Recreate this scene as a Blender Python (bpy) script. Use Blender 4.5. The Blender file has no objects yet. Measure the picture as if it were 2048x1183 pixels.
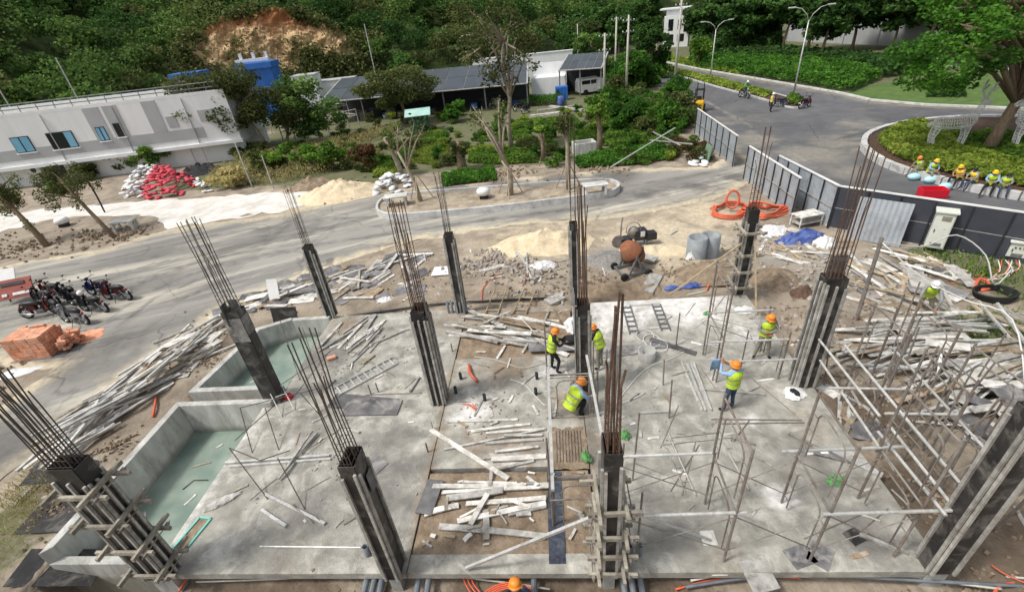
import bpy, bmesh, math, random
import numpy as np
from mathutils import Vector, Matrix, Euler, noise
from mathutils.geometry import delaunay_2d_cdt
random.seed(7); RNG = np.random.default_rng(7)
scene = bpy.context.scene
COL = scene.collection
R = math.radians
# ------------------------------------------------------------------ camera
FPX, CX, CY, CAMZ = 930.0, 1024.0, 591.5, 10.0
nd = np.array([1185 - CX, 2100 - CY, FPX]); nd /= np.linalg.norm(nd)
AZ = -nd
hx = 1072 - CX; hy = -(nd[0]*hx + nd[2]*FPX)/nd[1]
AY = np.array([hx, hy, FPX]); AY /= np.linalg.norm(AY)
AX = np.cross(AY, AZ)
cam_d = bpy.data.cameras.new('camera'); cam = bpy.data.objects.new('camera', cam_d); COL.objects.link(cam)
cam.matrix_world = Matrix(((AX[0], -AX[1], -AX[2], 0), (AY[0], -AY[1], -AY[2], 0), (AZ[0], -AZ[1], -AZ[2], CAMZ), (0, 0, 0, 1)))
cam_d.sensor_width = 36; cam_d.lens = 36*FPX/2048; cam_d.clip_end = 2000; cam_d.clip_start = .1
scene.camera = cam
# ------------------------------------------------------------------ light: soft cloudy daylight
SUN_EL, SUN_AZ = R(57), R(-112)          # azimuth from +Y towards +X
w = bpy.data.worlds.new('World'); scene.world = w; w.use_nodes = True
wn = w.node_tree; wn.nodes.clear()
sky = wn.nodes.new('ShaderNodeTexSky'); sky.sky_type = 'NISHITA'; sky.sun_disc = False
sky.sun_elevation = SUN_EL; sky.sun_rotation = SUN_AZ; sky.dust_density = 4; sky.air_density = 1.2; sky.ozone_density = 1
hs = wn.nodes.new('ShaderNodeHueSaturation'); hs.inputs['Saturation'].default_value = .35
bg = wn.nodes.new('ShaderNodeBackground'); bg.inputs[1].default_value = .125
wo = wn.nodes.new('ShaderNodeOutputWorld')
wn.links.new(sky.outputs[0], hs.inputs['Color']); wn.links.new(hs.outputs[0], bg.inputs[0]); wn.links.new(bg.outputs[0], wo.inputs[0])
sl = bpy.data.lights.new('sun', 'SUN'); sl.energy = 2.1; sl.angle = R(9); sl.color = (1, .96, .9)
so = bpy.data.objects.new('sun', sl); COL.objects.link(so)
sd = Vector((math.sin(SUN_AZ)*math.cos(SUN_EL), math.cos(SUN_AZ)*math.cos(SUN_EL), math.sin(SUN_EL)))
so.rotation_euler = sd.to_track_quat('Z', 'Y').to_euler(); so.location = (0, 0, 60)
vs = scene.view_settings; vs.view_transform = 'Standard'; vs.look = 'None'; vs.exposure = .32; vs.gamma = 1
# ------------------------------------------------------------------ helpers
GZ = -.3
def ray(px, py):
    d = np.array([px - CX, py - CY, FPX]); return np.array([d @ AX, d @ AY, d @ AZ])
def G(px, py, z=GZ):                     # where a measured sight line meets the level z
    r = ray(px, py); t = (z - CAMZ)/r[2]; return Vector((r[0]*t, r[1]*t, z))
def S(px, py): return G(px, py, 0.)
def HT(p, px, py):                       # height above p measured along a sight line
    r = ray(px, py); return CAMZ + r[2]*math.hypot(p[0], p[1])/math.hypot(r[0], r[1])
def PR(p):
    v = np.array([p[0], p[1], p[2] - CAMZ]); d = v[0]*AX + v[1]*AY + v[2]*AZ
    return (CX + FPX*d[0]/d[2], CY + FPX*d[1]/d[2]) if d[2] > .1 else (-9e3, -9e3)
def U(a, b): return random.uniform(a, b)
def lin(c):
    return tuple((x/12.92 if x <= .04045 else ((x + .055)/1.055)**2.4) for x in [v/255 for v in c])
class MB:
    def __init__(s): s.v = []; s.f = []
    def add(s, vs_, fs):
        o = len(s.v); s.v += [tuple(v) for v in vs_]; s.f += [tuple(i + o for i in f) for f in fs]; return s
    def box(s, c, d, rz=0, rot=None):
        M = rot if rot is not None else Matrix.Rotation(rz, 3, 'Z'); c = Vector(c)
        vv = [c + M @ Vector((x*d[0]/2, y*d[1]/2, z*d[2]/2)) for x in (-1, 1) for y in (-1, 1) for z in (-1, 1)]
        return s.add(vv, [(0, 1, 3, 2), (4, 6, 7, 5), (0, 4, 5, 1), (2, 3, 7, 6), (0, 2, 6, 4), (1, 5, 7, 3)])
    def beam(s, a, b, w_, h_, up=(0, 0, 1)):
        a = Vector(a); b = Vector(b); x = (b - a); L = x.length; x.normalize(); u = Vector(up)
        if abs(x.dot(u)) > .98: u = Vector((1, 0, 0))
        y = u.cross(x).normalized(); z = x.cross(y)
        return s.box((a + b)/2, (L, w_, h_), rot=Matrix((x, y, z)).transposed())
    def tube(s, a, b, r, n=6, r2=None): return s.path([a, b], r, n, r2)
    def path(s, pts, r, n=6, r2=None, closed=False):
        pts = [Vector(p) for p in pts]; m = len(pts); ref = None; vv = []
        for i, p in enumerate(pts):
            if closed: t = (pts[(i+1) % m] - pts[i-1]).normalized()
            else: t = (pts[min(i+1, m-1)] - pts[max(i-1, 0)]).normalized()
            if ref is None: ref = Vector((0, 0, 1)) if abs(t.z) < .9 else Vector((1, 0, 0))
            a = (ref - t*ref.dot(t)).normalized(); b = t.cross(a); ref = a
            rr = r[i] if isinstance(r, (list, tuple)) else (r if r2 is None else r + (r2 - r)*i/(m-1))
            for k in range(n):
                q = 2*math.pi*k/n; vv.append(p + (a*math.cos(q) + b*math.sin(q))*rr)
        ff = []
        for i in range(m if closed else m-1):
            j = (i+1) % m
            for k in range(n): ff.append((i*n+k, i*n+(k+1) % n, j*n+(k+1) % n, j*n+k))
        if not closed: ff += [tuple(range(n))[::-1], tuple((m-1)*n+k for k in range(n))]
        return s.add(vv, ff)
    def lathe(s, prof, c=(0, 0, 0), n=14, rot=None, cap=True):
        vv = []; ff = []; c = Vector(c)
        for r_, z_ in prof:
            for k in range(n):
                q = 2*math.pi*k/n; p = Vector((r_*math.cos(q), r_*math.sin(q), z_)); vv.append(c + (rot @ p if rot is not None else p))
        for i in range(len(prof)-1):
            for k in range(n): ff.append((i*n+k, i*n+(k+1) % n, (i+1)*n+(k+1) % n, (i+1)*n+k))
        if cap: ff += [tuple(range(n))[::-1], tuple((len(prof)-1)*n+k for k in range(n))]
        return s.add(vv, ff)
    def prism(s, poly, z0, z1):
        n = len(poly); vv = [(p[0], p[1], z0) for p in poly] + [(p[0], p[1], z1) for p in poly]
        return s.add(vv, [tuple(range(n))[::-1], tuple(range(n, 2*n))] + [(i, (i+1) % n, (i+1) % n + n, i+n) for i in range(n)])
    def sphere(s, c, r, n=8, sc=(1, 1, 1), rot=None):
        prof = [(max(.02, math.sin(math.pi*i/(n//2+1)))*r, -math.cos(math.pi*i/(n//2+1))*r) for i in range(n//2+2)]
        o = len(s.v); s.lathe(prof, (0, 0, 0), n); c = Vector(c)
        for i in range(o, len(s.v)):
            v = Vector(s.v[i]); v = Vector((v.x*sc[0], v.y*sc[1], v.z*sc[2])); s.v[i] = tuple(c + (rot @ v if rot is not None else v))
        return s
    def mesh(s, name, mat, smooth=False):
        me = bpy.data.meshes.new(name); me.from_pydata(s.v, [], s.f); me.materials.append(mat)
        if smooth: me.polygons.foreach_set('use_smooth', [True]*len(me.polygons))
        me.update(); return me
    def obj(s, name, mat, parent=None, smooth=False, bev=0, loc=None):
        o = inst(name, s.mesh(name, mat, smooth), parent)
        if loc is not None: o.location = loc
        if bev:
            b = o.modifiers.new('bevel', 'BEVEL'); b.width = bev; b.segments = 2; b.limit_method = 'ANGLE'
        return o
def inst(name, me, parent=None, loc=None, rot=None, scale=None):
    o = bpy.data.objects.new(name, me); COL.objects.link(o)
    if parent: o.parent = parent
    if loc is not None: o.location = loc
    if rot is not None: o.rotation_euler = rot
    if scale is not None: o.scale = scale
    return o
def tag(o, label, cat, group=None):
    o['label'] = label; o['category'] = cat
    if group: o['group'] = group
    return o
def struct(o, kind='structure'): o['kind'] = kind; return o
def thing(name, label, cat, loc=(0, 0, 0), rz=0, group=None):
    o = bpy.data.objects.new(name, None); COL.objects.link(o); o.empty_display_size = .3
    o.location = loc; o.rotation_euler = (0, 0, rz); return tag(o, label, cat, group)
def dup(src, loc, rz=0, label=None, group=None, scale=None):
    kids = {}
    for ch in ALLCH(src): kids.setdefault(ch.parent, []).append(ch)
    r = src.copy(); COL.objects.link(r); r.location = loc; r.rotation_euler = (0, 0, rz)
    if scale: r.scale = (scale,)*3
    if label: r['label'] = label
    if group: r['group'] = group
    for ch in kids.get(src, []):
        c = ch.copy(); COL.objects.link(c); c.parent = r
        for g_ in kids.get(ch, []):
            d = g_.copy(); COL.objects.link(d); d.parent = c
    return r
def ALLCH(o): return list(o.children_recursive)
# ------------------------------------------------------------------ materials
def mat(name, a, b=None, sc=3., ro=.8, me=0., bump=0., bsc=None, rnd=0., st=None, stsc=.6, stamt=.5, det=6, stretch=None, rotz=0, world=True, hue=0.):
    """two-tone noise colour, optional stain colour st with its own blotchy shape, object-wise value change rnd, bump"""
    m = bpy.data.materials.new(name); m.use_nodes = True; nt = m.node_tree; nt.nodes.clear(); N = nt.nodes.new; L = nt.links.new
    out = N('ShaderNodeOutputMaterial'); bs = N('ShaderNodeBsdfPrincipled'); L(bs.outputs[0], out.inputs[0])
    bs.inputs['Roughness'].default_value = ro; bs.inputs['Metallic'].default_value = me
    if world: co = N('ShaderNodeNewGeometry').outputs['Position']
    else: co = N('ShaderNodeTexCoord').outputs['Object']
    if stretch:
        mp = N('ShaderNodeMapping'); mp.inputs['Scale'].default_value = stretch; mp.inputs['Rotation'].default_value = (0, 0, rotz)
        vr = N('ShaderNodeVectorRotate'); vr.rotation_type = 'Z_AXIS'; vr.inputs['Angle'].default_value = -rotz
        mp.inputs['Rotation'].default_value = (0, 0, 0); L(co, vr.inputs['Vector']); L(vr.outputs[0], mp.inputs[0]); co2 = mp.outputs[0]
    else: co2 = co
    A = (*lin(a), 1); B = (*lin(b if b else a), 1)
    n1 = N('ShaderNodeTexNoise'); n1.inputs['Scale'].default_value = sc; n1.inputs['Detail'].default_value = det; n1.inputs['Roughness'].default_value = .62; L(co2, n1.inputs['Vector'])
    rp = N('ShaderNodeValToRGB'); rp.color_ramp.elements[0].position = .34; rp.color_ramp.elements[1].position = .66
    rp.color_ramp.elements[0].color = A; rp.color_ramp.elements[1].color = B; L(n1.outputs['Fac'], rp.inputs[0]); col = rp.outputs[0]
    if st:
        n2 = N('ShaderNodeTexNoise'); n2.inputs['Scale'].default_value = stsc; n2.inputs['Detail'].default_value = 8; n2.inputs['Roughness'].default_value = .7; n2.inputs['Distortion'].default_value = .6; L(co2 if stretch else co, n2.inputs['Vector'])
        r2 = N('ShaderNodeValToRGB'); r2.color_ramp.elements[0].position = .5; r2.color_ramp.elements[1].position = .68; L(n2.outputs['Fac'], r2.inputs[0])
        ma = N('ShaderNodeMath'); ma.operation = 'MULTIPLY'; ma.inputs[1].default_value = stamt; L(r2.outputs[0], ma.inputs[0])
        mx = N('ShaderNodeMixRGB'); L(ma.outputs[0], mx.inputs[0]); L(col, mx.inputs[1]); mx.inputs[2].default_value = (*lin(st), 1); col = mx.outputs[0]
    if rnd or hue:
        oi = N('ShaderNodeObjectInfo'); mr = N('ShaderNodeMapRange'); mr.inputs[3].default_value = 1 - rnd; mr.inputs[4].default_value = 1 + rnd; L(oi.outputs['Random'], mr.inputs[0])
        hv = N('ShaderNodeHueSaturation'); L(mr.outputs[0], hv.inputs['Value']); L(col, hv.inputs['Color']); col = hv.outputs[0]
    L(col, bs.inputs['Base Color'])
    if bump:
        n3 = N('ShaderNodeTexNoise'); n3.inputs['Scale'].default_value = bsc or sc*4; n3.inputs['Detail'].default_value = 6; L(co2, n3.inputs['Vector'])
        bp = N('ShaderNodeBump'); bp.inputs['Strength'].default_value = bump; bp.inputs['Distance'].default_value = .05; L(n3.outputs['Fac'], bp.inputs['Height']); L(bp.outputs[0], bs.inputs['Normal'])
    m['bs'] = bs.name; m['colsock'] = 0
    return m
def attr_mix(m, attr, colr, n_sc=1.5, edge0=.35, edge1=.65, amt=1.):
    """lay a further colour over m where the mesh attribute (broken up by noise) is high"""
    nt = m.node_tree; N = nt.nodes.new; L = nt.links.new; bs = nt.nodes[m['bs']]
    old = bs.inputs['Base Color'].links[0].from_socket
    at = N('ShaderNodeAttribute'); at.attribute_name = attr
    nz = N('ShaderNodeTexNoise'); nz.inputs['Scale'].default_value = n_sc; nz.inputs['Detail'].default_value = 8; nz.inputs['Roughness'].default_value = .65
    L(N('ShaderNodeNewGeometry').outputs['Position'], nz.inputs['Vector'])
    ad = N('ShaderNodeMath'); ad.operation = 'MULTIPLY_ADD'; ad.inputs[1].default_value = 1.0; L(at.outputs['Fac'], ad.inputs[0])
    sb = N('ShaderNodeMath'); sb.operation = 'MULTIPLY_ADD'; sb.inputs[1].default_value = 1.1; sb.inputs[2].default_value = -.55; L(nz.outputs['Fac'], sb.inputs[0]); L(sb.outputs[0], ad.inputs[2])
    mr = N('ShaderNodeMapRange'); mr.interpolation_type = 'SMOOTHSTEP'; mr.inputs[1].default_value = edge0; mr.inputs[2].default_value = edge1; mr.inputs[4].default_value = amt; L(ad.outputs[0], mr.inputs[0])
    n5 = N('ShaderNodeTexNoise'); n5.inputs['Scale'].default_value = 5; n5.inputs['Detail'].default_value = 8; L(nz.inputs['Vector'].links[0].from_socket, n5.inputs['Vector'])
    rp = N('ShaderNodeValToRGB'); rp.color_ramp.elements[0].position = .3; rp.color_ramp.elements[1].position = .7
    c = lin(colr); rp.color_ramp.elements[0].color = (*[x*.75 for x in c], 1); rp.color_ramp.elements[1].color = (*[min(1, x*1.15) for x in c], 1); L(n5.outputs['Fac'], rp.inputs[0])
    mx = N('ShaderNodeMixRGB'); L(mr.outputs[0], mx.inputs[0]); L(old, mx.inputs[1]); L(rp.outputs[0], mx.inputs[2]); L(mx.outputs[0], bs.inputs['Base Color'])
def leafmat(name, cols, ro=.55, tr=.4):
    m = bpy.data.materials.new(name); m.use_nodes = True; nt = m.node_tree; nt.nodes.clear(); N = nt.nodes.new; L = nt.links.new
    out = N('ShaderNodeOutputMaterial'); bs = N('ShaderNodeBsdfPrincipled'); bs.inputs['Roughness'].default_value = .8; bs.inputs['Specular IOR Level'].default_value = .2
    at = N('ShaderNodeAttribute'); at.attribute_name = 'rv'; rp = N('ShaderNodeValToRGB'); cr = rp.color_ramp
    while len(cr.elements) < len(cols): cr.elements.new(.5)
    for i, c in enumerate(cols): cr.elements[i].position = i/(len(cols)-1); cr.elements[i].color = (*lin(c), 1)
    L(at.outputs['Fac'], rp.inputs[0])
    oi = N('ShaderNodeObjectInfo'); mr = N('ShaderNodeMapRange'); mr.inputs[3].default_value = .8; mr.inputs[4].default_value = 1.2; L(oi.outputs['Random'], mr.inputs[0])
    hv = N('ShaderNodeHueSaturation'); L(mr.outputs[0], hv.inputs['Value']); L(rp.outputs[0], hv.inputs['Color'])
    L(hv.outputs[0], bs.inputs['Base Color']); tl = N('ShaderNodeBsdfTranslucent'); L(hv.outputs[0], tl.inputs[0])
    ms = N('ShaderNodeMixShader'); ms.inputs[0].default_value = tr; L(bs.outputs[0], ms.inputs[1]); L(tl.outputs[0], ms.inputs[2]); L(ms.outputs[0], out.inputs[0])
    return m
M = {}
M['earth'] = mat('earth', (126, 114, 99), (164, 152, 135), 1.1, .95, bump=1, bsc=7, st=(98, 86, 73), stsc=.33, stamt=.6)
attr_mix(M['earth'], 'sand', (202, 188, 162), 1.2, .45, .95, .8)
attr_mix(M['earth'], 'dark', (94, 80, 65), 1.6, amt=.85)
attr_mix(M['earth'], 'green', (84, 92, 52), 1.3, amt=.8)
attr_mix(M['earth'], 'grey', (150, 144, 134), 1.6, amt=.8)
M['asphalt'] = mat('asphalt_dusty', (116, 114, 110), (150, 147, 140), .9, .9, bump=.3, bsc=60, st=(200, 194, 178), stsc=.6, stamt=.95, stretch=(.1, .9, 1), rotz=R(26))
attr_mix(M['asphalt'], 'edge', (198, 185, 158), 1.1, .25, .75, .85)
attr_mix(M['asphalt'], 'dark', (88, 86, 84), .6, .3, .8, .75)
M['asphalt2'] = mat('asphalt_boulevard', (84, 85, 88), (100, 100, 102), .8, .8, bump=.15, bsc=60, st=(130, 128, 124), stsc=.16, stamt=.35)
attr_mix(M['asphalt2'], 'edge', (150, 140, 122), .7, .3, .8, .6)
attr_mix(M['asphalt2'], 'dust', (150, 144, 132), .5, .3, .8, .7)
def cracks(m, sc=.22, amt=.55):
    nt = m.node_tree; N = nt.nodes.new; L = nt.links.new; bs = nt.nodes[m['bs']]; old = bs.inputs['Base Color'].links[0].from_socket; pos = N('ShaderNodeNewGeometry').outputs['Position']
    nz1 = N('ShaderNodeTexNoise'); nz1.inputs['Scale'].default_value = .8; nz1.inputs['Detail'].default_value = 6; L(pos, nz1.inputs['Vector'])
    mv = N('ShaderNodeMixRGB'); mv.blend_type = 'ADD'; mv.inputs[0].default_value = 1.6; L(pos, mv.inputs[1]); L(nz1.outputs['Color'], mv.inputs[2])
    vo = N('ShaderNodeTexVoronoi'); vo.feature = 'DISTANCE_TO_EDGE'; vo.inputs['Scale'].default_value = sc; L(mv.outputs[0], vo.inputs['Vector'])
    mr = N('ShaderNodeMapRange'); mr.inputs[1].default_value = .004; mr.inputs[2].default_value = .016; mr.inputs[3].default_value = amt; mr.inputs[4].default_value = 0; L(vo.outputs['Distance'], mr.inputs[0])
    n2 = N('ShaderNodeTexNoise'); n2.inputs['Scale'].default_value = .12; L(pos, n2.inputs['Vector']); m2 = N('ShaderNodeMapRange'); m2.inputs[1].default_value = .45; m2.inputs[2].default_value = .6; L(n2.outputs['Fac'], m2.inputs[0])
    ml = N('ShaderNodeMath'); ml.operation = 'MULTIPLY'; L(mr.outputs[0], ml.inputs[0]); L(m2.outputs[0], ml.inputs[1])
    mx = N('ShaderNodeMixRGB'); L(ml.outputs[0], mx.inputs[0]); L(old, mx.inputs[1]); mx.inputs[2].default_value = (*lin((58, 56, 54)), 1); L(mx.outputs[0], bs.inputs['Base Color'])
    # patched squares of newer and older asphalt
    v2 = N('ShaderNodeTexVoronoi'); v2.distance = 'CHEBYCHEV'; v2.inputs['Scale'].default_value = .09; L(pos, v2.inputs['Vector']); sp = N('ShaderNodeSeparateColor'); L(v2.outputs['Color'], sp.inputs[0])
    m3 = N('ShaderNodeMapRange'); m3.inputs[3].default_value = .9; m3.inputs[4].default_value = 1.08; L(sp.outputs[0], m3.inputs[0]); hv = N('ShaderNodeHueSaturation'); L(m3.outputs[0], hv.inputs['Value']); L(mx.outputs[0], hv.inputs['Color']); L(hv.outputs[0], bs.inputs['Base Color'])
cracks(M['asphalt'], .3, .5); cracks(M['asphalt2'], .2, .6)
M['lime'] = mat('lime_powder', (196, 192, 184), (224, 221, 215), 1.2, .95, bump=.4, bsc=9, st=(176, 164, 146), stsc=.5, stamt=.5)
M['slab'] = mat('raw_concrete', (128, 126, 118), (172, 169, 159), 1.7, .9, bump=.4, bsc=22, st=(206, 203, 193), stsc=1.5, stamt=.75)
attr_mix(M['slab'], 'wet', (104, 102, 98), .9, .3, .75, .7)
attr_mix(M['slab'], 'dirt', (132, 112, 90), 1.5, .3, .8, .8)
attr_mix(M['slab'], 'white', (222, 220, 216), 1.8, .3, .75, .9)
M['conc'] = mat('cast_concrete', (152, 152, 147), (182, 182, 177), 1.4, .85, bump=.2, bsc=18, st=(116, 114, 106), stsc=1.1, stamt=.65, stretch=(1.6, 1.6, .45))
M['concw'] = mat('pale_concrete', (182, 182, 177), (212, 212, 208), 1.3, .85, bump=.3, bsc=12, st=(138, 135, 127), stsc=1.1, stamt=.65, stretch=(1.6, 1.6, .5))
def tide(m, zw, colr):
    nt = m.node_tree; N = nt.nodes.new; L = nt.links.new; bs = nt.nodes[m['bs']]; old = bs.inputs['Base Color'].links[0].from_socket; pos = N('ShaderNodeNewGeometry').outputs['Position']
    sx_ = N('ShaderNodeSeparateXYZ'); L(pos, sx_.inputs[0]); nz1 = N('ShaderNodeTexNoise'); nz1.inputs['Scale'].default_value = 2.2; nz1.inputs['Detail'].default_value = 6; L(pos, nz1.inputs['Vector'])
    ad = N('ShaderNodeMath'); ad.operation = 'MULTIPLY_ADD'; ad.inputs[1].default_value = .3; L(nz1.outputs['Fac'], ad.inputs[0]); L(sx_.outputs[2], ad.inputs[2])
    mr = N('ShaderNodeMapRange'); mr.inputs[1].default_value = zw + .22; mr.inputs[2].default_value = zw + .42; mr.inputs[3].default_value = .6; mr.inputs[4].default_value = 0; L(ad.outputs[0], mr.inputs[0])
    mx = N('ShaderNodeMixRGB'); L(mr.outputs[0], mx.inputs[0]); L(old, mx.inputs[1]); mx.inputs[2].default_value = (*lin(colr), 1); L(mx.outputs[0], bs.inputs['Base Color']); return m
def tankmat(n, zw): return tide(mat(n, (156, 156, 150), (196, 196, 190), 1.5, .85, bump=.3, bsc=14, st=(120, 118, 109), stsc=1.0, stamt=.7, stretch=(1.5, 1.5, .4)), zw, (104, 106, 94))
M['kerb'] = mat('kerb_stone', (176, 176, 174), (206, 206, 204), 2, .8, bump=.15, st=(120, 114, 104), stsc=1.5, stamt=.6, rnd=.08)
M['film'] = mat('black_film_plywood', (28, 27, 28), (50, 48, 47), 2.5, .5, bump=.1, st=(132, 128, 121), stsc=1.9, stamt=.65, rnd=.15)
M['splash'] = mat('splashed_plywood', (70, 69, 70), (150, 147, 143), 2.2, .75, bump=.2, st=(190, 187, 180), stsc=3, stamt=.8)
M['ply'] = mat('plywood_sheet', (74, 73, 76), (124, 122, 122), 1.6, .7, bump=.15, st=(168, 164, 158), stsc=1.4, stamt=.85, rnd=.3)
M['wood'] = mat('weathered_timber', (166, 162, 154), (216, 214, 208), 3, .85, bump=.3, st=(112, 106, 96), stsc=2.6, stamt=.75, rnd=.38)
M['woodd'] = mat('clamp_timber', (128, 121, 108), (170, 164, 150), 5, .9, bump=.3, st=(92, 84, 72), stsc=3, stamt=.7, rnd=.2)
M['woodb'] = mat('brown_timber', (122, 102, 80), (164, 144, 118), 5, .9, bump=.3, st=(176, 170, 158), stsc=2.4, stamt=.7, rnd=.25)
M['woody'] = mat('yellow_timber', (150, 134, 108), (188, 172, 144), 4, .85, bump=.2, st=(120, 100, 76), stsc=2, stamt=.6, rnd=.2)
M['alum'] = mat('galvanised_tube', (178, 178, 174), (214, 214, 210), 3, .5, .3, st=(112, 100, 88), stsc=3, stamt=.6, rnd=.12)
M['stube'] = mat('cement_splashed_tube', (150, 148, 142), (196, 194, 188), 5, .6, .3, st=(96, 84, 72), stsc=3, stamt=.6, rnd=.15)
M['rustt'] = mat('rusty_scaffold', (118, 112, 106), (152, 146, 138), 5, .7, .35, st=(104, 74, 56), stsc=2.2, stamt=.7, rnd=.15)
M['rebar'] = mat('rebar', (76, 70, 64), (104, 97, 90), 8, .75, .4, st=(100, 78, 60), stsc=1.2, stamt=.7)
M['rebarr'] = mat('rusted_rebar', (86, 66, 54), (112, 88, 72), 7, .85, .25, st=(68, 58, 52), stsc=2, stamt=.6)
M['white'] = mat('white_paint', (218, 218, 216), (228, 228, 226), 2, .6, st=(186, 184, 178), stsc=.8, stamt=.4)
M['wwall'] = mat('white_wall', (222, 224, 224), (234, 235, 235), .5, .75, st=(200, 199, 195), stsc=.5, stamt=.3, stretch=(1.4, 1.4, .3))
M['gwall'] = mat('grey_wall', (166, 168, 169), (176, 178, 179), .8, .75)
M['darkm'] = mat('dark_metal', (44, 46, 50), (58, 60, 64), 3, .5, .3)
M['steel'] = mat('grey_steel', (112, 114, 116), (136, 138, 140), 4, .5, .5, rnd=.1)
M['corr'] = mat('corrugated_zinc', (162, 170, 178), (184, 190, 196), 1.2, .45, .4, st=(130, 128, 126), stsc=1.3, stamt=.5, rnd=.1)
M['hoard'] = mat('black_hoarding', (52, 55, 64), (66, 69, 78), .8, .55, st=(84, 86, 92), stsc=.5, stamt=.5, rnd=.08)
M['pvc'] = mat('grey_pvc', (96, 102, 110), (120, 126, 132), 3, .5)
M['hose'] = mat('pale_hose', (186, 182, 168), (206, 204, 192), 3, .6)
M['wirew'] = mat('white_cable', (208, 208, 204), None, 3, .6)
M['orange'] = mat('orange_conduit', (196, 82, 52), (214, 104, 70), 2, .5, st=(190, 140, 120), stsc=2.5, stamt=.5)
M['blue'] = mat('blue_tarp', (52, 74, 140), (76, 98, 164), 2.5, .6, st=(150, 160, 190), stsc=1.2, stamt=.5)
M['bluec'] = mat('blue_container', (36, 96, 176), (52, 112, 190), 1, .55)
M['tarpw'] = mat('white_sheet', (206, 206, 206), (226, 226, 224), 3, .6, bump=.4, bsc=6, st=(160, 154, 148), stsc=2, stamt=.5)
M['sackw'] = mat('white_sack', (206, 208, 210), (228, 228, 228), 5, .7, bump=.5, bsc=14, rnd=.1)
M['sackr'] = mat('red_sack', (184, 56, 72), (208, 78, 92), 5, .7, bump=.5, bsc=14, rnd=.14)
M['sand'] = mat('building_sand', (200, 182, 150), (222, 207, 178), 2.4, .95, bump=.9, bsc=9, st=(170, 148, 116), stsc=1.2, stamt=.5)
M['gravel'] = mat('grey_gravel', (118, 116, 112), (160, 156, 150), 12, .95, bump=1, bsc=26, st=(92, 90, 86), stsc=1, stamt=.6)
M['dirt'] = mat('dirt_heap', (118, 102, 84), (154, 137, 116), 3, .95, bump=1, bsc=9, st=(92, 77, 61), stsc=1.6, stamt=.6)
M['rubble'] = mat('rubble', (150, 142, 132), (184, 176, 166), 3, .9, rnd=.2, st=(140, 100, 80), stsc=2, stamt=.5)
M['brick'] = mat('hollow_brick', (198, 130, 98), (222, 164, 132), 6, .85, bump=.2, rnd=.2, st=(228, 196, 174), stsc=2.5, stamt=.55)
M['tank'] = mat('blue_water', (120, 150, 142), None, 1, .08)
M['solar'] = mat('solar_panel', (66, 72, 80), (80, 86, 95), 1, .3, .2, rnd=.15)
M['glassd'] = mat('dark_glass', (26, 30, 34), None, 1, .15)
M['glassb'] = mat('blue_film_glass', (110, 166, 196), (128, 180, 208), .8, .3)
M['yellow'] = mat('yellow_paint', (222, 176, 44), None, 2, .5)
M['vest'] = mat('hi_vis_vest', (176, 206, 44), (198, 226, 62), 6, .8, bump=.9, bsc=12, st=(150, 160, 70), stsc=4, stamt=.5)
M['vesto'] = mat('yellow_orange_vest', (228, 186, 48), (236, 206, 70), 5, .7, bump=.4, bsc=16)
M['refl'] = mat('reflective_tape', (120, 124, 118), (160, 164, 156), 12, .5)
M['helm'] = mat('orange_helmet', (222, 128, 34), (232, 142, 48), 9, .45, st=(190, 130, 80), stsc=8, stamt=.4)
M['helmw'] = mat('white_helmet', (230, 230, 228), None, 2, .35)
M['helmy'] = mat('yellow_helmet', (236, 190, 40), None, 2, .35)
M['skin'] = mat('skin', (150, 104, 78), (166, 120, 92), 8, .6)
M['jeans'] = mat('blue_jeans', (44, 58, 84), (62, 78, 104), 7, .9)
M['khaki'] = mat('khaki_cloth', (120, 116, 102), (142, 138, 122), 7, .9)
M['black'] = mat('black_cloth', (24, 24, 27), (36, 36, 40), 6, .85)
M['bshirt'] = mat('blue_shirt', (130, 160, 200), (152, 180, 214), 7, .9)
M['gshirt'] = mat('grey_shirt', (126, 128, 128), (146, 148, 146), 7, .9)
M['hair'] = mat('black_hair', (20, 18, 17), None, 8, .6)
M['rubber'] = mat('tyre_rubber', (26, 26, 27), (36, 36, 36), 6, .85)
M['seat'] = mat('black_seat', (26, 26, 28), None, 3, .5)
M['chrome'] = mat('chrome', (180, 182, 184), None, 3, .25, .9)
M['bkred'] = mat('maroon_paint', (84, 18, 24), None, 2, .3)
M['bkblk'] = mat('black_paint', (28, 28, 32), None, 2, .3)
M['bkblu'] = mat('navy_paint', (30, 42, 84), None, 2, .3)
M['bkgry'] = mat('silver_paint', (146, 148, 150), None, 2, .35, .3)
M['redp'] = mat('red_plastic', (206, 26, 48), None, 2, .45)
M['greenp'] = mat('green_plastic_bag', (50, 126, 56), (120, 170, 110), 14, .5, bump=.5, bsc=9)
M['cyanp'] = mat('pale_blue_plastic', (176, 216, 226), None, 2, .5)
M['cab'] = mat('cabinet_grey_green', (204, 208, 198), (214, 218, 208), 2, .5, st=(180, 180, 166), stsc=1, stamt=.3)
M['bark'] = mat('bark', (112, 94, 76), (146, 128, 106), 5, .95, bump=.8, bsc=16, stretch=(3, 3, .6))
M['barkp'] = mat('pale_bark', (140, 128, 112), (172, 160, 142), 5, .95, bump=.5, bsc=16, st=(104, 92, 78), stsc=2, stamt=.6)
M['pole'] = mat('concrete_pole', (176, 172, 160), (194, 190, 178), 2, .85)
M['rock'] = mat('cut_rock', (164, 132, 94), (216, 188, 146), .6, .95, bump=1, bsc=2.5, st=(122, 98, 66), stsc=.3, stamt=.6)
attr_mix(M['rock'], 'red', (182, 118, 74), .3, .3, .85, .85)
attr_mix(M['rock'], 'veg', (70, 84, 42), .35, .35, .7, .9)
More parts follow.
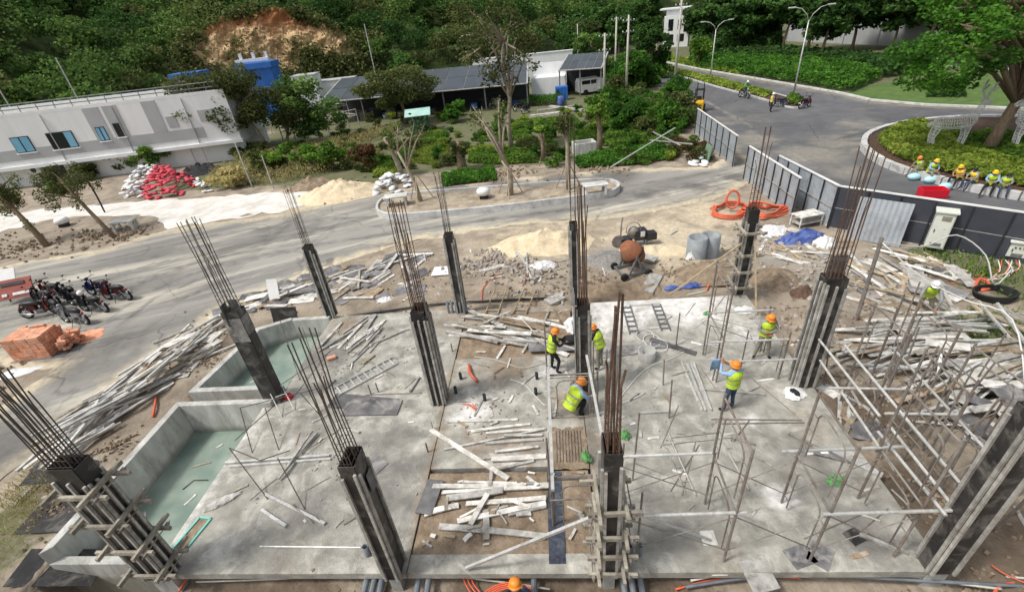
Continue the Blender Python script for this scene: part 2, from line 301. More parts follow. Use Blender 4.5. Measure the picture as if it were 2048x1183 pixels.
M['forestfloor'] = mat('forest_floor', (58, 76, 38), (84, 100, 52), .4, 1, st=(44, 58, 30), stsc=.3, stamt=.7)
M['lawn'] = mat('lawn', (70, 94, 42), (92, 116, 54), 1.5, 1, bump=.5, bsc=20, st=(70, 92, 40), stsc=.3, stamt=.5)
M['soil'] = mat('dark_soil', (62, 46, 36), (84, 64, 50), 3, .98, bump=.6, bsc=12)
M['forest'] = leafmat('forest_leaves', [(50, 74, 36), (80, 112, 54), (112, 144, 70), (148, 170, 100)])
M['forestd'] = leafmat('dark_leaves', [(32, 54, 26), (52, 82, 38), (76, 112, 52), (106, 138, 70)])
M['leaf'] = leafmat('shrub_leaves', [(46, 70, 26), (78, 112, 40), (112, 148, 56), (146, 172, 76)])
M['leafy'] = leafmat('golden_leaves', [(80, 100, 38), (112, 134, 50), (144, 162, 66), (172, 180, 90)])
M['leafb'] = leafmat('bright_leaves', [(36, 66, 22), (58, 98, 32), (82, 128, 44), (110, 154, 62)])
M['leafo'] = leafmat('olive_leaves', [(52, 62, 34), (80, 90, 48), (108, 116, 66), (134, 138, 88)])
M['leafr'] = leafmat('red_leaves', [(84, 56, 42), (104, 74, 50), (92, 96, 54), (76, 100, 46)])
M['straw'] = leafmat('dry_grass', [(140, 130, 84), (180, 168, 114), (204, 192, 144), (128, 140, 72)])
# ------------------------------------------------------------------ leaves
def leaf_mesh(name, pts, size, m, flat=.3, aspect=1.6, shade=None, nrm=None):
    """one mesh of many leaf-sized diamonds at pts (N,3); each leaf keeps a random value for its own green"""
    n = len(pts); rng = RNG
    d = rng.normal(size=(n, 3)); d[:, 2] *= flat; d /= np.linalg.norm(d, axis=1)[:, None]
    e = rng.normal(size=(n, 3)); e -= d*(e*d).sum(1)[:, None]; e /= np.linalg.norm(e, axis=1)[:, None]
    s = size*rng.uniform(.6, 1.35, n)[:, None]
    v = np.empty((n, 4, 3)); v[:, 0] = pts - d*s*aspect/2; v[:, 2] = pts + d*s*aspect/2; v[:, 1] = pts + e*s/2; v[:, 3] = pts - e*s/2
    me = bpy.data.meshes.new(name); me.vertices.add(4*n); me.loops.add(4*n); me.polygons.add(n)
    me.vertices.foreach_set('co', v.reshape(-1)); me.loops.foreach_set('vertex_index', np.arange(4*n, dtype=np.int32))
    me.polygons.foreach_set('loop_start', np.arange(0, 4*n, 4, dtype=np.int32)); me.materials.append(m)
    at = me.attributes.new('rv', 'FLOAT', 'FACE'); rv = rng.uniform(0, 1, n)
    if shade is not None: rv = np.clip(rv*.45 + shade*.55, 0, 1)
    at.data.foreach_set('value', rv.astype(np.float32)); me.update(); me.validate(); return me
def blob_pts(cs, n, shell=.55):
    """points in the outer part of ellipsoids cs=[(x,y,z,rx,ry,rz)], with a clump value for each"""
    wgt = np.array([c[3]*c[4] + c[3]*c[5] for c in cs], float); wgt /= wgt.sum(); out = []; sh = []
    for c, k in zip(cs, (wgt*n).astype(int) + 1):
        u = RNG.normal(size=(k, 3)); u /= np.linalg.norm(u, axis=1)[:, None]
        r = RNG.uniform(shell**3, 1, k)**(1/3)*RNG.uniform(.85, 1.12, k)
        out.append(np.array(c[:3]) + u*r[:, None]*np.array(c[3:6])); sh.append(np.full(k, RNG.uniform(0, 1)))
    return np.concatenate(out), np.concatenate(sh)
def clumps(c, r, n, cr):
    """n smaller ellipsoids spread through a big one"""
    o = []
    for i in range(n):
        while True:
            p = RNG.uniform(-1, 1, 3)
            if p @ p < 1: break
        p = p/max(.35, np.linalg.norm(p))*RNG.uniform(.45, 1) if RNG.random() < .7 else p
        s = cr*RNG.uniform(.65, 1.35); o.append((c[0]+p[0]*r[0], c[1]+p[1]*r[1], c[2]+p[2]*r[2], s*1.15, s*1.15, s*.75))
    return o
def inpoly(x, y, poly):
    c = False; j = len(poly)-1
    for i in range(len(poly)):
        xi, yi = poly[i][:2]; xj, yj = poly[j][:2]
        if (yi > y) != (yj > y) and x < (xj-xi)*(y-yi)/(yj-yi) + xi: c = not c
        j = i
    return c
def dist_edge(P, poly):
    P = np.asarray(P, float); q = np.array([p[:2] for p in poly], float); best = np.full(len(P), 1e9)
    for i in range(len(q)):
        a = q[i]; b = q[(i+1) % len(q)]; ab = b-a; t = np.clip(((P-a) @ ab)/(ab @ ab + 1e-9), 0, 1); best = np.minimum(best, np.linalg.norm(P-(a+t[:, None]*ab), axis=1))
    return best
def in_np(P, poly):
    P = np.asarray(P, float); x = P[:, 0]; y = P[:, 1]; c = np.zeros(len(P), bool); j = len(poly)-1
    for i in range(len(poly)):
        xi, yi = poly[i][:2]; xj, yj = poly[j][:2]
        if yi != yj: c ^= ((yi > y) != (yj > y)) & (x < (xj-xi)*(y-yi)/(yj-yi) + xi)
        j = i
    return c
def sheet(name, poly, z, res, m, jit=.25, attrs=None, zf=None):
    """a ground sheet with ragged edge and interior vertices; attribute 'edge' fades from the border"""
    q = [Vector(p[:2]) for p in poly]; ring = []
    for i in range(len(q)):
        a, b = q[i], q[(i+1) % len(q)]; n = max(1, int((b-a).length/res)); nv = Vector((b.y-a.y, a.x-b.x)).normalized()
        for k in range(n):
            p = a.lerp(b, k/n); ring.append(p + nv*(noise.noise((p.x*.9, p.y*.9, 3.1))*jit*1.6))
    x0, x1 = min(p.x for p in ring), max(p.x for p in ring); y0, y1 = min(p.y for p in ring), max(p.y for p in ring)
    gx, gy = np.meshgrid(np.arange(x0, x1, res), np.arange(y0, y1, res)); P = np.stack([gx.ravel(), gy.ravel()], 1); P = P + RNG.uniform(-.2, .2, P.shape)*res
    P = P[in_np(P, ring)]; P = P[dist_edge(P, ring) > res*.4]
    vs_ = ring + [Vector(p) for p in P]; n = len(ring)
    r = delaunay_2d_cdt(vs_, [], [list(range(n))], 1, 1e-4)
    V = np.array([(v.x, v.y) for v in r[0]])
    zz = np.full(len(V), z) if zf is None else zf(V)
    me = bpy.data.meshes.new(name); me.from_pydata(np.column_stack([V, zz]).tolist(), [], [tuple(f) for f in r[2]]); me.materials.append(m)
    if len(me.polygons) and me.polygons[0].normal.z < 0: me.flip_normals()
    de = dist_edge(V, ring); a = me.attributes.new('edge', 'FLOAT', 'POINT'); a.data.foreach_set('value', np.exp(-de/.9).astype(np.float32))
    for k, fn in (attrs or {}).items():
        a = me.attributes.new(k, 'FLOAT', 'POINT'); a.data.foreach_set('value', np.asarray(fn(V), np.float32))
    return struct(inst(name, me))
def gauss(V, spots):
    o = np.zeros(len(V))
    for x, y, r, s in spots: o = np.maximum(o, s*np.exp(-((V[:, 0]-x)**2 + (V[:, 1]-y)**2)/(r*r)))
    return o
# ================================================================== SETTING
SLABX0, SLABX1, SLABY0, SLABY1 = -8.95, 7.35, 5.2, 15.4
POOL1 = [(-12.35, 4.6), (-9.0, 4.6), (-9.0, 10.55), (-12.35, 10.55)]
POOL2 = [(-12.35, 11.0), (-9.0, 11.0), (-8.95, 15.2), (-10.6, 15.2), (-11.75, 14.6)]
ROAD = [(-21, -4), (-19.7, 11.4), (-19.6, 13), (-22, 13.4), (-24.5, 14.6), (-28, 16.5), (-48, 19), (-48, 24), (-32.6, 23.3), (-27.6, 24.9), (-24.7, 27.7), (-17.8, 28.8), (-14, 31.2), (-9.4, 32.5),
        (3.8, 33), (11.3, 32.2), (12.2, 33.6), (14.6, 33.6), (14.2, 30), (12.2, 28), (9.6, 26), (4.2, 24.3), (-2.6, 24), (-6.7, 23), (-9.4, 21.8), (-12.2, 19.6), (-14.8, 16.6), (-15.7, 13), (-16, 9.5), (-16.6, -4)]
BLVD = [G(*p)[:2] for p in [(1478, 336), (1468, 305), (1388, 238), (1330, 196), (1296, 150), (1292, 116), (1310, 121), (1400, 141), (1560, 168), (1680, 189), (1740, 203), (1850, 213), (2048, 221), (2300, 238)]] + [(62, 14), (24, 10), (18.3, 17.0), (13.9, 21.3), (13.4, 27), (14.2, 33.2)]
LIME = [G(*p)[:2] for p in [(-60, 480), (-60, 436), (0, 428), (110, 418), (230, 408), (380, 396), (560, 383), (618, 388), (622, 404), (560, 424), (420, 444), (340, 458), (300, 432), (180, 430), (90, 442)]]
def graded(a, b, st, lo, hi, gr=1.16):
    xs = list(np.arange(a, b + 1e-6, st)); d = st
    while xs[-1] < hi: d *= gr; xs.append(xs[-1] + d)
    d = st
    while xs[0] > lo: d *= gr; xs.insert(0, xs[0] - d)
    return np.array(xs)
gxs = graded(-17, 20, .27, -420, 420); gys = graded(1.5, 27, .27, -40, 640)
gx, gy = np.meshgrid(gxs, gys); GP = np.stack([gx.ravel(), gy.ravel()], 1)
def nz(x, y, s, o=0): return noise.noise((x*s, y*s, o))
site = np.exp(-np.maximum(0, np.maximum(np.abs(GP[:, 0]-1)-19, np.abs(GP[:, 1]-14)-15))/3)
near = np.array([(.09*nz(x, y, .8) + .05*nz(x, y, 2.3, 5) + .03*nz(x, y, 5, 9)) if s > .01 else 0 for (x, y), s in zip(GP, site)])
gz = GZ + near*site
def rect_in(P, x0, x1, y0, y1): return (P[:, 0] > x0) & (P[:, 0] < x1) & (P[:, 1] > y0) & (P[:, 1] < y1)
# mounds of dug earth
for x, y, r, h_ in [(-1.2, 18.2, 2.2, .28), (-13.4, 8.6, 1.0, .3), (-13.2, 12, 1.1, .2), (9.2, 13.4, 1.4, .3), (8.4, 8.5, .7, .18), (12.5, 9, 2, .25), (6, 17.6, 1.6, .35), (3, 4.3, 1.5, .2), (-5, 4.2, 1.5, .15)]:
    gz += h_*np.exp(-((GP[:, 0]-x)**2 + (GP[:, 1]-y)**2)/(r*r))
pit = rect_in(GP, -9.2, 8.6, -2, 5.3); gz[pit] -= .28
dn = GP[:, 1] < 3; gz[dn & (GP[:, 0] > -9) & (GP[:, 0] < 9)] -= .1
onroad = in_np(GP, ROAD) | in_np(GP, BLVD); de = np.minimum(dist_edge(GP, ROAD), dist_edge(GP, BLVD))
gz = np.where(onroad, GZ + .014 - .05*np.minimum(1, de/.35), np.where(de < .8, GZ + .014 + (gz - GZ - .014)*de/.8, gz))
slabm = rect_in(GP, SLABX0+.15, SLABX1-.15, SLABY0+.15, SLABY1-.15); gz[slabm] = -.42
for pl, zz in ((POOL1, -1.7), (POOL2, -1.7)): gz[in_np(GP, pl) & (dist_edge(GP, pl) > .02)] = zz
V = GP
A = {}
A['sand'] = .92*gauss(V, [(-1, 21.5, 4, 1), (5.5, 21, 4.5, 1.1), (8.5, 24, 3.5, 1), (-16, 31.5, 4, 1.2), (-20, 33, 4, .8), (1, 24, 4, .8), (-8, 22, 2.5, .7), (4, 18.5, 3, .6), (-15, 12, 1.5, .6), (9.6, 20.5, 2.5, .8), (-24, 27.5, 4, .5), (-33, 25, 5, .5), (-3, 34.3, 5, .6), (5, 34.5, 5, .6), (-20.5, 12, 1.2, .6), (12, 30, 3, .8)])
A['dark'] = gauss(V, [(8.6, 9.5, 1.6, .9), (8.3, 7, 1.6, .8), (10, 4, 4, .9), (0, 3.4, 5, .7), (-7, 3.5, 4, .8), (-13, 14.5, 2.5, .5), (12, 12, 3, .5), (14, 16, 3, .5), (3.5, 16.4, 1.8, .55), (-22, 11, 2, .6)])
nur = [(-34, 36), (-14, 33), (-9, 34.6), (11, 34.4), (14, 48), (12, 68), (-34, 62)]
nm = in_np(V, nur)*np.minimum(1, dist_edge(V, nur)/1.5)
A['green'] = np.maximum(nm*.8, gauss(V, [(16, 17.5, 1.8, .9), (17.5, 15.5, 2.5, .8), (14.5, 12.5, 2.2, .75), (16, 9, 3, .6), (-27, 15, 4, .9), (-14.5, 6, 1.5, .8), (-15, 3, 3, .9)]))
far = (V[:, 1] > 62) | (V[:, 0] < -52) | (V[:, 0] > 27); A['green'] = np.where(far, .95, A['green'])
A['grey'] = gauss(V, [(3.4, 19.6, 1.8, 1), (10, 19.5, 2.5, .8), (12, 17.5, 3, .7), (-13, 18, 3, .6), (10.8, 15, 2.5, .5)])
nx, ny = len(gxs), len(gys); idx = np.arange(nx*ny).reshape(ny, nx)
fc = np.stack([idx[:-1, :-1], idx[:-1, 1:], idx[1:, 1:], idx[1:, :-1]], -1).reshape(-1, 4)
me = bpy.data.meshes.new('ground'); me.from_pydata(np.column_stack([GP, gz]).tolist(), [], fc.tolist()); me.materials.append(M['earth'])
for k, a in A.items(): t = me.attributes.new(k, 'FLOAT', 'POINT'); t.data.foreach_set('value', a.astype(np.float32))
me.polygons.foreach_set('use_smooth', [True]*len(me.polygons)); struct(inst('ground', me))
gzg = gz.reshape(ny, nx)
def ground_z(x, y):
    i = int(np.clip(np.searchsorted(gxs, x) - 1, 0, nx-2)); j = int(np.clip(np.searchsorted(gys, y) - 1, 0, ny-2))
    fx = (x-gxs[i])/(gxs[i+1]-gxs[i]); fy = (y-gys[j])/(gys[j+1]-gys[j])
    return float((gzg[j, i]*(1-fx) + gzg[j, i+1]*fx)*(1-fy) + (gzg[j+1, i]*(1-fx) + gzg[j+1, i+1]*fx)*fy)
def zat(x, y):
    """top of the floor, road or earth at a place"""
    if -9.3 < x < -8.9 and 5.2 < y < 10.45: return 0
    if SLABX0 < x < SLABX1 and SLABY0 < y < SLABY1:
        if -3.4 < x < .72: return -.015 if (y > 12.3 or y < 7.85) else 0
        return 0
    if inpoly(x, y, ROAD) or inpoly(x, y, BLVD): return GZ + .005
    return ground_z(x, y)
# tracks and patches on the road
TRK = [[G(*p)[:2] for p in q] for q in ([(1490, 350), (1380, 372), (1240, 398), (1080, 418), (940, 436), (780, 458), (620, 480), (430, 520), (250, 590), (120, 700)], [(1488, 342), (1370, 362), (1240, 384)], [(1490, 362), (1400, 384), (1280, 408), (1120, 430), (960, 450), (800, 474), (640, 500), (470, 540), (330, 600), (230, 690)], [(0, 560), (200, 530), (420, 480), (620, 448), (760, 442)], [(0, 600), (220, 560), (440, 505), (640, 470)])]
def near_line(V, q):
    best = np.full(len(V), 9e9); q = np.array(q)
    for a, b in zip(q, q[1:]):
        ab = b-a; t = np.clip(((V[:, :2]-a) @ ab)/(ab @ ab), 0, 1); best = np.minimum(best, np.linalg.norm(V[:, :2]-(a+t[:, None]*ab), axis=1))
    return best
def tracks(V):
    o = tracks0(V)
    for q in TRK:
        d = near_line(V, q); o = np.maximum(o, .62*np.exp(-((d-.75)/.28)**2))
    return o
def tracks0(V): return gauss(V, [(9, 28.4, 1.1, .9), (6, 27.3, 1, .8), (3, 26.5, .9, .7), (12, 29.6, 1, .9), (-3, 31.6, 2, .8), (1, 31.8, 2, .9), (5, 31.8, 2, .9), (-7, 31.5, 1.6, .8), (-16, 27, 3, .6), (-18, 14, 2.5, .7), (-18, 9, 3, .8), (-21, 20, 3, .5)])
sheet('site_road', ROAD, GZ + .004, .33, M['asphalt'], .3, {'dark': tracks})
BTRK = [[G(*p)[:2] for p in q] for q in ([(1478, 338), (1560, 312), (1660, 282), (1760, 262), (1900, 246)], [(1478, 342), (1580, 318), (1690, 296), (1730, 292)], [(1475, 330), (1500, 290), (1480, 250), (1400, 205)])]
sheet('boulevard', BLVD, GZ + .006, .6, M['asphalt2'], .02, {'dust': lambda V: np.maximum(sum(.7*np.exp(-((near_line(V, q)-.7)/.25)**2) for q in BTRK), gauss(V, [(18, 33, 3, .9), (21, 36, 2.5, .7), (16, 38, 3, .8), (18, 29, 2, .7), (25, 40, 3, .6), (19, 44, 3, .5), (16, 45, 2.5, .6), (28, 44, 2, .5)]))})
sheet('lime_path', LIME, GZ + .02, .6, M['lime'], .5)
# ------------------------------------------------------------------ floor slabs
def slab_piece(name, x0, x1, y0, y1, z0, z1, attrs=None, res=.3, m='slab', jit=0):
    xs = np.linspace(x0, x1, max(2, int((x1-x0)/res))); ys = np.linspace(y0, y1, max(2, int((y1-y0)/res)))
    mb = MB(); a, b = len(xs), len(ys)
    for y in ys:
        for x in xs: mb.v.append((x, y, z1))
    for j in range(b-1):
        for i in range(a-1): mb.f.append((j*a+i, j*a+i+1, (j+1)*a+i+1, (j+1)*a+i))
    rim = [(i, 0) for i in range(a)] + [(a-1, j) for j in range(1, b)] + [(i, b-1) for i in range(a-2, -1, -1)] + [(0, j) for j in range(b-2, 0, -1)]
    o = len(mb.v)
    for i, j in rim: mb.v.append((xs[i], ys[j], z0))
    n = len(rim)
    for k in range(n):
        k2 = (k+1) % n; mb.f.append((rim[k][1]*a+rim[k][0], o+k, o+k2, rim[k2][1]*a+rim[k2][0]))
    mb.f.append(tuple(range(o, o+n)))
    if jit:
        for q in range(len(mb.v)):
            x, y, z = mb.v[q]
            ed = min(x-x0, x1-x, y-y0, y1-y)
            if ed < .01: mb.v[q] = (x+.05*nz(x, y, 2.1, z), y+.05*nz(x, y, 2.3, 4+z), z)
    me = mb.mesh(name, M[m]); VV = np.array(mb.v)
    for k, fn in (attrs or {}).items(): t = me.attributes.new(k, 'FLOAT', 'POINT'); t.data.foreach_set('value', np.asarray(fn(VV), np.float32))
    return struct(inst(name, me))
wetf = lambda V: gauss(V, [(-4.6, 8, 2, .7), (-6.5, 6.2, 2, .6), (-8.3, 12.8, 1.2, .9), (-4.2, 6.6, 1.4, .7), (5.6, 7.8, 2.2, .6), (3.4, 9.4, 1.6, .5), (6.5, 6, 1.5, .6), (2, 6.3, 1.2, .6), (-7.5, 9.6, 1.4, .6), (-5, 13.5, 2, .4), (4, 13.6, 2.2, .3)])
whf = lambda V: np.maximum(gauss(V, [(5, 15, 2, .8), (2.6, 14.8, 2, .7), (6.4, 13, 1.5, .5), (5.2, 9.2, .35, .75), (4.9, 6.85, .42, .95), (1.6, 13.8, .8, .6), (3, 11, .8, .35), (-7.6, 5.8, 2, .35), (-6, 10.6, 1.5, .4), (-7.8, 8.8, .7, .5)]), .75*np.exp(-np.abs(V[:, 0]+9.2)/.25))
dirf = lambda V: np.maximum(gauss(V, [(-4.2, 14.6, 1.4, .6), (-8, 14.8, 1.2, .7), (-7.2, 13.5, 1.2, .5), (-8.6, 6.4, .8, .4), (6.8, 9, .9, .6), (6.9, 7, .8, .5), (1.2, 15, 1, .5), (5.6, 14.6, 1.2, .5), (1.2, 8.6, .9, .6), (1.0, 12.5, .8, .6), (3.2, 5.5, 1, .5), (-6, 5.5, 1.2, .45), (-5.4, 11.2, 1.2, .35), (-1.6, 11.9, 1.5, .7), (-1.4, 8.2, 1.5, .75), (.2, 10, .8, .7), (-2.8, 9, .8, .5)]), .62*np.exp(-np.minimum(np.abs(V[:, 0]+3.41), np.abs(V[:, 0]-.73))/.3))
slab_piece('floor_slab', SLABX0, -3.42, SLABY0, SLABY1, -.2, 0, {'wet': wetf, 'white': whf, 'dirt': dirf})
slab_piece('floor_slab', -9.3, -8.955, 5.25, 10.45, -.2, -.004, {'wet': wetf, 'white': whf, 'dirt': dirf})
slab_piece('floor_slab', -3.4, .72, 7.85, 12.3, -.42, -.012, {'wet': wetf, 'dirt': dirf, 'white': lambda V: gauss(V, [(-2.6, 9.8, 1, .7), (-1.4, 7.9, .8, .7), (-.3, 11.4, .8, .6)])})
slab_piece('floor_slab', .74, SLABX1, SLABY0, SLABY1, -.2, 0, {'wet': wetf, 'white': whf, 'dirt': dirf})
slab_piece('edge_beam', -3.4, .72, SLABY0, 5.62, -.2, -.03, {'wet': wetf, 'dirt': dirf})
slab_piece('edge_beam', -3.4, .72, 15.0, SLABY1, -.42, -.05, {'wet': wetf, 'dirt': lambda V: .6 + 0*V[:, 0]})
for nm_, y0, y1 in (('bare_earth', 5.63, 7.84), ('bare_earth', 12.31, 14.99)):
    xs = np.arange(-3.39, .72, .14); ys = np.arange(y0, y1 + .01, .14); mb = MB()
    for y in ys:
        for x in xs:
            e = min(1, min(x+3.39, .72-x, y-y0, y1-y)/.2 + .3); mb.v.append((x, y, -.05 + e*(.05*nz(x, y, 1.7) + .03*nz(x, y, 5) + .015*nz(x, y, 11))))
    n = len(xs)
    mb.f = [(j*n+i, j*n+i+1, (j+1)*n+i+1, (j+1)*n+i) for j in range(len(ys)-1) for i in range(n-1)]
    struct(mb.obj(nm_, M['dirt'], None, True))
# ------------------------------------------------------------------ water tanks (walls, sloped edge, water)
def tank(label, outer, inner, rim, wz, low=None):
    t = thing('water_tank', label, 'water tank', (outer[0][0], outer[0][1], -1.7)); ox, oy = outer[0]
    n = len(outer); tm = tankmat('tank_concrete', wz)
    for i in range(n):
        j = (i+1) % n
        h0 = rim[i]
        if h0 is None: continue
        mb = MB(); q = [outer[i], outer[j], inner[j], inner[i]]
        mb.prism([(p[0]-ox, p[1]-oy) for p in q], 0 if low is None else low, h0 + 1.7)
        for k in range(4, 8): x, y, z = mb.v[k]; mb.v[k] = (x, y, z + .012*nz(x*3, y*3, 1, 2))
        mb.obj('wall', tm, t, bev=.012)
    wp = [(p[0]-ox, p[1]-oy) for p in inner]
    MB().prism(wp, 0, .08).obj('floor', M['conc'], t)
    b = MB(); b.v = [(p[0], p[1], wz + 1.7) for p in wp]; b.f = [tuple(range(len(wp)))]
    wm = b.obj('water', M['water'], t)
    return t
def water_mat():
    m = bpy.data.materials.new('murky_water'); m.use_nodes = True; nt = m.node_tree; bs = nt.nodes['Principled BSDF']
    nz_ = nt.nodes.new('ShaderNodeTexNoise'); nz_.inputs['Scale'].default_value = .9; nz_.inputs['Detail'].default_value = 5
    rp = nt.nodes.new('ShaderNodeValToRGB'); rp.color_ramp.elements[0].color = (*lin((112, 130, 120)), 1); rp.color_ramp.elements[1].color = (*lin((150, 162, 150)), 1); rp.color_ramp.elements[0].position = .35; rp.color_ramp.elements[1].position = .65
    g_ = nt.nodes.new('ShaderNodeNewGeometry'); nt.links.new(g_.outputs['Position'], nz_.inputs['Vector']); nt.links.new(nz_.outputs['Fac'], rp.inputs[0]); nt.links.new(rp.outputs[0], bs.inputs['Base Color'])
    bs.inputs['Roughness'].default_value = .12; bs.inputs['IOR'].default_value = 1.33
    n2 = nt.nodes.new('ShaderNodeTexNoise'); n2.inputs['Scale'].default_value = 3.5; bp = nt.nodes.new('ShaderNodeBump'); bp.inputs['Strength'].default_value = .12; nt.links.new(g_.outputs['Position'], n2.inputs['Vector']); nt.links.new(n2.outputs['Fac'], bp.inputs['Height']); nt.links.new(bp.outputs[0], bs.inputs['Normal'])
    return m
M['water'] = water_mat()
def pool_edge(parent, x0, x1, y0, y1, zt, zb, ox, oy):
    mb = MB(); ys = np.linspace(y0, y1, 26); us = np.linspace(0, 1, 7)
    for y in ys:
        for u in us: mb.v.append((x0 + (x1-x0)*u + .05*nz(u*3, y, 2.2) - ox, y - oy, zt + (zb-zt)*u + .04*nz(u*4, y, 3, 7)*(u > 0) - -1.7))
    n = len(us); mb.f = [(j*n+i, j*n+i+1, (j+1)*n+i+1, (j+1)*n+i) for j in range(len(ys)-1) for i in range(n-1)]
    return mb.obj('rough_slope', M['concw'], parent)
o1 = [(-12.28, 5.55), (-12.28, 10.5), (-8.97, 10.5), (-8.97, 5.55)]; i1 = [(-12.06, 5.75), (-12.06, 10.3), (-9.0, 10.3), (-9.0, 5.75)]
t1 = tank('long open concrete water tank with pale green water beside the slab, front one', o1, i1, [.2, .2, None, -.22], -1.0)
pool_edge(t1, -9.28, -9.95, 5.75, 10.3, -.015, -1.05, o1[0][0], o1[0][1])
t1['label'] = 'larger rectangular concrete tank holding pale green water, with a black clamped column at its corner'
o2 = [(-12.25, 11.0), (-11.8, 14.65), (-10.6, 15.25), (-8.97, 15.3), (-8.97, 11.0)]; i2 = [(-12.0, 11.2), (-11.58, 14.5), (-10.52, 15.05), (-9.0, 15.1), (-9.0, 11.2)]
t2 = tank('smaller concrete tank with a slanted corner holding dark green water behind the larger tank', o2, i2, [.15, .15, .12, None, .15], -.75)
pool_edge(t2, -8.97, -9.25, 11.2, 15.1, -.015, -.8, o2[0][0], o2[0][1])
# ------------------------------------------------------------------ kerbed planting island in the site road
ISL = [G(*p)[:2] for p in [(752, 428), (758, 412), (775, 401), (830, 394), (980, 383), (1130, 372), (1215, 367), (1238, 374), (1241, 384), (1222, 396), (1120, 409), (1000, 424), (880, 435), (800, 441), (765, 438)]][::-1]
def smooth_ring(q, n=3):
    q = [Vector(p) for p in q]
    for _ in range(n): q = [w_ for a, b in zip(q, q[1:] + q[:1]) for w_ in (a.lerp(b, .25), a.lerp(b, .75))]
    return q
def ring_kerb(name, ring, wdt, z0, z1, m, parent=None, loc=(0, 0, 0)):
    n = len(ring); inn = []
    for i in range(n):
        t = (ring[(i+1) % n] - ring[i-1]).normalized(); inn.append(ring[i] + Vector((-t.y, t.x))*wdt)
    mb = MB(); lx, ly, lz = loc
    for lst, z in ((ring, z0), (ring, z1), (inn, z1), (inn, z0)): mb.v += [(p.x-lx, p.y-ly, z-lz) for p in lst]
    for k in range(3):
        for i in range(n): mb.f.append((k*n+i, k*n+(i+1) % n, (k+1)*n+(i+1) % n, (k+1)*n+i))
    return mb.obj(name, m, parent, bev=.015), inn
def area2(q): return sum(a[0]*b[1]-b[0]*a[1] for a, b in zip(q, q[1:]+q[:1]))
if area2(ISL) < 0: ISL = ISL[::-1]
isl_ring = smooth_ring(ISL)
k_, isl_in = ring_kerb('kerb', isl_ring, .16, GZ - .02, GZ + .42, M['kerb']); struct(k_)
sheet('island_earth', isl_in, GZ + .22, .5, M['earth'], 0, {'sand': lambda V: .62 + 0*V[:, 0]}, zf=lambda V: np.array([GZ + .24 + .08*nz(x, y, .8) for x, y in V]))
# ------------------------------------------------------------------ boulevard kerbs, median, roundabout
def line_kerb(pts, wdt=.3, h_=.14, m='kerb', name='kerb'):
    mb = MB()
    for a, b in zip(pts, pts[1:]): mb.beam((a[0], a[1], GZ + h_/2), (b[0], b[1], GZ + h_/2 + .0), wdt, h_ + .02)
    return struct(mb.obj(name, M[m]))
line_kerb([G(*p)[:2] for p in [(1300, 118), (1400, 139), (1560, 166), (1680, 187), (1740, 201), (1850, 211), (2048, 219), (2300, 235)]])
MED = [G(*p)[:2] for p in [(1312, 139), (1420, 172), (1530, 201), (1568, 216), (1603, 219), (1614, 209), (1560, 190), (1430, 158), (1316, 132)]]
if area2(MED) < 0: MED = MED[::-1]
k_, med_in = ring_kerb('kerb', smooth_ring(MED, 2), .2, GZ - .02, GZ + .16, M['kerb']); struct(k_)
sheet('median_soil', med_in, GZ + .12, 1.2, M['soil'], 0)
RC, RR = Vector((30.0, 29.5)), 9.2
rb = struct(MB().lathe([(RR-.32, GZ), (RR-.32, GZ+.3), (RR-1.5, GZ+.36), (1, GZ+.6)], (RC.x, RC.y, 0), 48).obj('roundabout_bed', M['soil'], None, True))
kr = struct(MB().lathe([(RR-.3, GZ-.05), (RR-.3, GZ+.22), (RR-.02, GZ+.22), (RR-.02, GZ-.05)], (RC.x, RC.y, 0), 64, cap=False).obj('roundabout_kerb', M['conc']))
ks = MB(); ks.box((0, 0, 0), (1.02, .34, .46)); ksm = ks.mesh('kerb_stone', M['kerb'])
nk = int(2*math.pi*RR/1.06)
for i in range(nk):
    a = 2*math.pi*i/nk; p = Vector((RC.x + (RR-.1)*math.cos(a), RC.y + (RR-.1)*math.sin(a)))
    q = PR((p.x, p.y, GZ))
    if q[0] < 2120 and q[1] < 460:
        o = inst('kerb_stone', ksm, kr, (p.x + U(-.02, .02), p.y + U(-.02, .02), GZ + .18 + U(-.02, .02)), (U(-.03, .03), 0, a + math.pi/2 + U(-.03, .03)))
# ------------------------------------------------------------------ lawn, second road and wall beyond the boulevard
LAWN = [G(*p)[:2] for p in [(1690, 185), (1742, 201), (1850, 211), (2048, 219), (2280, 233), (2280, 150), (2048, 140), (1900, 158), (1760, 168)]]
sheet('lawn', LAWN, GZ + .03, 1.5, M['lawn'], .1)
R2 = [G(*p)[:2] for p in [(1560, 92), (1640, 98), (1740, 106), (1830, 112), (1900, 118), (2100, 128), (2100, 142), (1900, 134), (1830, 128), (1740, 122), (1640, 112), (1560, 103)]]
sheet('upper_road', R2, GZ + .02, 1.5, M['asphalt2'], .05)
line_kerb([G(*p)[:2] for p in [(1560, 104), (1640, 113), (1740, 123), (1830, 129), (1900, 135), (2100, 143)]])
